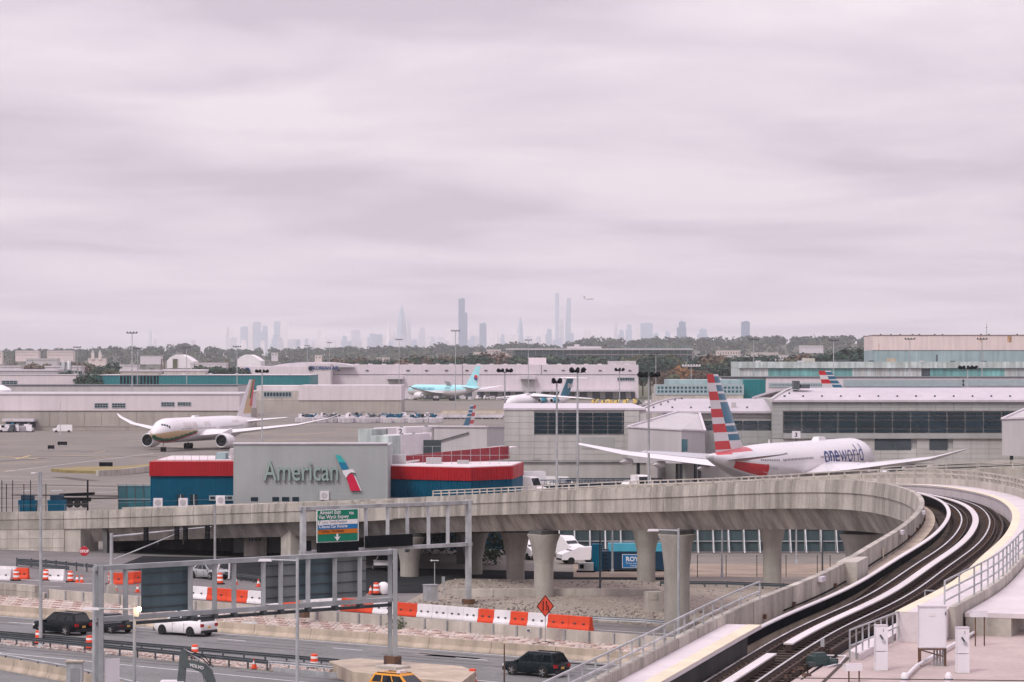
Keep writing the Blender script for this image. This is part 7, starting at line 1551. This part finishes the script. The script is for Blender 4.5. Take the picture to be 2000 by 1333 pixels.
for x, y, lb in ((1720, 1309, 'slim white pedestal box left of the signal cabinet'), (1879, 1314, 'slim white pedestal box right of the signal cabinet')):
    if pd0 is None:
        pd0 = thing('signal_pedestal', lb, 'pedestal', DK(x, y), .12, 'signal pedestals'); D = DK(x, y).y; s = D/F; h = 87*s; w_ = 23*s; MB().box((0, 0, h*.72), (w_, w_*.8, h*.56)).build('upper_case', 'cab_white', pd0); MB().box((0, 0, h*.215), (w_*1.01, w_*.82, h*.42)).build('lower_case', 'cab_white', pd0)
        MB().beam((-.06, -w_*.43, h*.8), (.05, -w_*.43, h*.68), .03, .05).build('handle', 'galv_dark', pd0); MB().lathe([(.05, 0), (.05, -.05)], (.05, -w_*.4, h*.67), 'y', 12).build('lock', 'galv', pd0); MB().box((w_*.52, -.05, h*.13), (.03, .05, h*.26)).build('cable', 'rust', pd0); MB().box((0, 0, h+.012), (w_*1.06, w_*.88, .025)).build('lid', 'white_metal', pd0); MB().box((0, 0, -.01), (w_*1.3, w_*1.1, .04)).build('foot', 'concrete', pd0); MB().box((.04, -w_*.405, h*.9), (.012, .01, .1)).build('slot', 'black', pd0)
    else: dup(pd0, DK(x, y), .12, lb)
lb0 = None
for x, y, lb in ((1665, 1332, 'white twin light box on thin posts at the bottom edge'), (1911, 1262, 'white light box on two tall thin posts at the right')):
    o = thing('light_box', lb, 'light box', DK(x, y), .25); D = DK(x, y).y; s = D/F; hh = (y-1310 if x < 1700 else 62)*s
    hh = .42 if x < 1700 else 62*s; MB().box((0, 0, hh), (.52, .26, .17)).build('case', 'cab_white', o); MB().box((0, 0, hh+.095), (.54, .2, .03)).build('lid', 'white_metal', o)
    for dx in (-.12, .2): MB().tube((dx, 0, -.05), (dx, 0, hh-.08), .022, n=6).build('post', 'rust', o)
for x, lb in ((1766, 'white rounded bollard at the bottom edge, left one'), (1852, 'white rounded bollard with a grey band at the bottom edge')):
    o = thing('vent_pipe', lb, 'bollard', DK(x, 1352)); MB().lathe([(.11, 0), (.11, .42), (.10, .5), (.055, .56)], n=16).build('pipe', 'white_paint', o, smooth=35); MB().lathe([(.125, .36), (.125, .39)], n=16).build('band', 'galv_dark', o)
pm_ = thing('point_machine', 'dark green point machine bolted beside the track', 'point machine', DK(1598, 1300), .45); mat('machine_green', (.035, .055, .055), .5, .2, 3.)
MB().box((0, 0, .16), (.62, .42, .3), 0, 0, .94, .9).build('housing', 'machine_green', pm_); MB().box((.05, .05, .35), (.42, .3, .1), 0, 0, .8, .8).build('cover', 'machine_green', pm_); MB().box((.52, .12, .1), (.4, .26, .16)).build('motor', 'machine_green', pm_); MB().box((-.42, -.25, .08), (.26, .2, .14)).build('junction_box', 'galv_dark', pm_); MB().box((.34, -.3, .09), (.24, .14, .14)).build('junction_box', 'machine_green', pm_)
# loose tools by the machine
for k, (x, y) in enumerate(((1545, 1316), (1560, 1309), (1575, 1321), (1530, 1325))):
    o = thing('rail_clip', f'small rusty rail chair beside the track, {ordinal(k+1)} of four near the point machine', 'rail chair', DK(x, y), k*.4); MB().box((0, 0, .05), (.3, .16, .09), 0, 0, .7, .8).build('chair', 'rust', o); MB().tube((.05, 0, .08), (.05, 0, .16), .03, n=6).build('bolt', 'rail_side', o)
# kerb, joints and pipes on the deck
kp = [DK(1658, 1283), DK(1680, 1290), DK(1800, 1218), DK(1790, 1202)]
k_ = thing('deck_kerb', 'long low white topped kerb block running beside the track', 'kerb', kp[0]); MB().prism([(p.x, p.y) for p in kp][::-1][::-1], dz-.02, dz+.2).build('kerb', 'slab_white', k_, world=True)
g = MB(); g.beam(DK(1380, 1322, .012), DK(2050, 1330, .012), .06, .02); g.beam(DK(1597, 1342, .015), DK(1657, 1284, .015), .09, .03); g.build('deck_joint', 'rail_side', DECK)
g = MB(); g.beam(DK(1846, 1186, .012), DK(2050, 1190, .012), .07, .02); g.build('deck_joint', 'rail_side', DECK)
cp = thing('conduit_pipe', 'white conduit pipe bending across the deck behind the cabinet', 'pipe', DK(1830, 1290)); mb = MB()
for a, b in (((1760, 1330), (1790, 1300)), ((1790, 1300), (1905, 1233)), ((1905, 1233), (1960, 1226)), ((1960, 1226), (2060, 1229))): mb.tube(DK(*a, .12), DK(*b, .12), .055, n=8)
mb.build('pipe', 'white_paint', cp, world=True)
mb = MB(); c2_ = thing('cable_hose', 'thin white cable looping round the point machine', 'cable', DK(1630, 1290))
for a, b in (((1608, 1280), (1652, 1281)), ((1652, 1281), (1640, 1296)), ((1640, 1296), (1615, 1302))): mb.tube(DK(*a, .05), DK(*b, .05), .025, n=6)
mb.build('cable', 'white_paint', c2_, world=True)
# raised slab behind the cabinet, outer walkway end and railings
sl = thing('raised_slab', 'raised white walkway slab at the right edge behind the cabinets', 'walkway', DK(1900, 1150))
p, n = seg(idx(103), idx(156)); sweep(p, [(3.72, -.02), (3.72, .14), (5.9, .14), (5.9, -.02)], nr=n).build('slab', 'slab_white', sl, world=True)
sweep(p, rectp(3.75, 5.3, -1.5, -.03), nr=n).build('support', 'concrete', sl, world=True)
rl = thing('deck_railing', 'grey two rail railing behind the signal cabinet', 'railing', DK(1806, 1180)); railing(rl, [DK(1806, 1192, .1), DK(1850, 1194, .1), DK(1906, 1197, .1)], .75, (.74, .38), .5, 'galv', .05, .045)
r2 = thing('deck_railing', 'sloping grey railing at the end of the outer walkway', 'railing', DK(1715, 1226)); 
i0 = idx(94); a = TK[i0]+NR[i0]*2.2; a.z = dz; b = TK[idx(101)]+NR[idx(101)]*2.6; b.z = dz
railing(r2, line(a, b, .9), 1.0, (1.0, .5), .9, 'galv', .05, .045)
ul = thing('track_sign', 'small plate on a post beside the track', 'post', DK(1606, 1290)); MB().box((0, 0, .55), (.12, .04, .25)).build('plate', 'galv', ul); MB().box((0, .03, .3), (.03, .03, .6)).build('post', 'rust', ul)
wp = thing('deck_weed', 'tiny green weed growing on the raised slab', 'plant', TR[idx(112)]+NR[idx(112)]*4.6+Vector((0, 0, .14))); q = MB(); rw_ = random.Random(4)
for i in range(40): a = rw_.random()*6.3; l_ = rw_.uniform(.08, .2); q.sheet([(0, 0, 0), (math.cos(a)*l_*.5-.02, math.sin(a)*l_*.5, l_*.5), (math.cos(a)*l_, math.sin(a)*l_, l_*.4), (math.cos(a)*l_*.5+.02, math.sin(a)*l_*.5, l_*.35)])
q.build('leaves', 'leaf_green', wp)
hz = MB(); hz.b2((-16000, -600, -1.4), (16000, 26000, 620)); vm = bpy.data.materials.new('haze_air'); vm.use_nodes = True; vt = vm.node_tree; vt.nodes.clear()
pv = vt.nodes.new('ShaderNodeVolumePrincipled'); vo = vt.nodes.new('ShaderNodeOutputMaterial'); vt.links.new(pv.outputs[0], vo.inputs['Volume'])
pv.inputs['Color'].default_value = (.94, .94, .99, 1); pv.inputs['Density'].default_value = 4.6e-5; pv.inputs['Anisotropy'].default_value = .1
hzo = hz.build('haze', vm, kind='stuff')
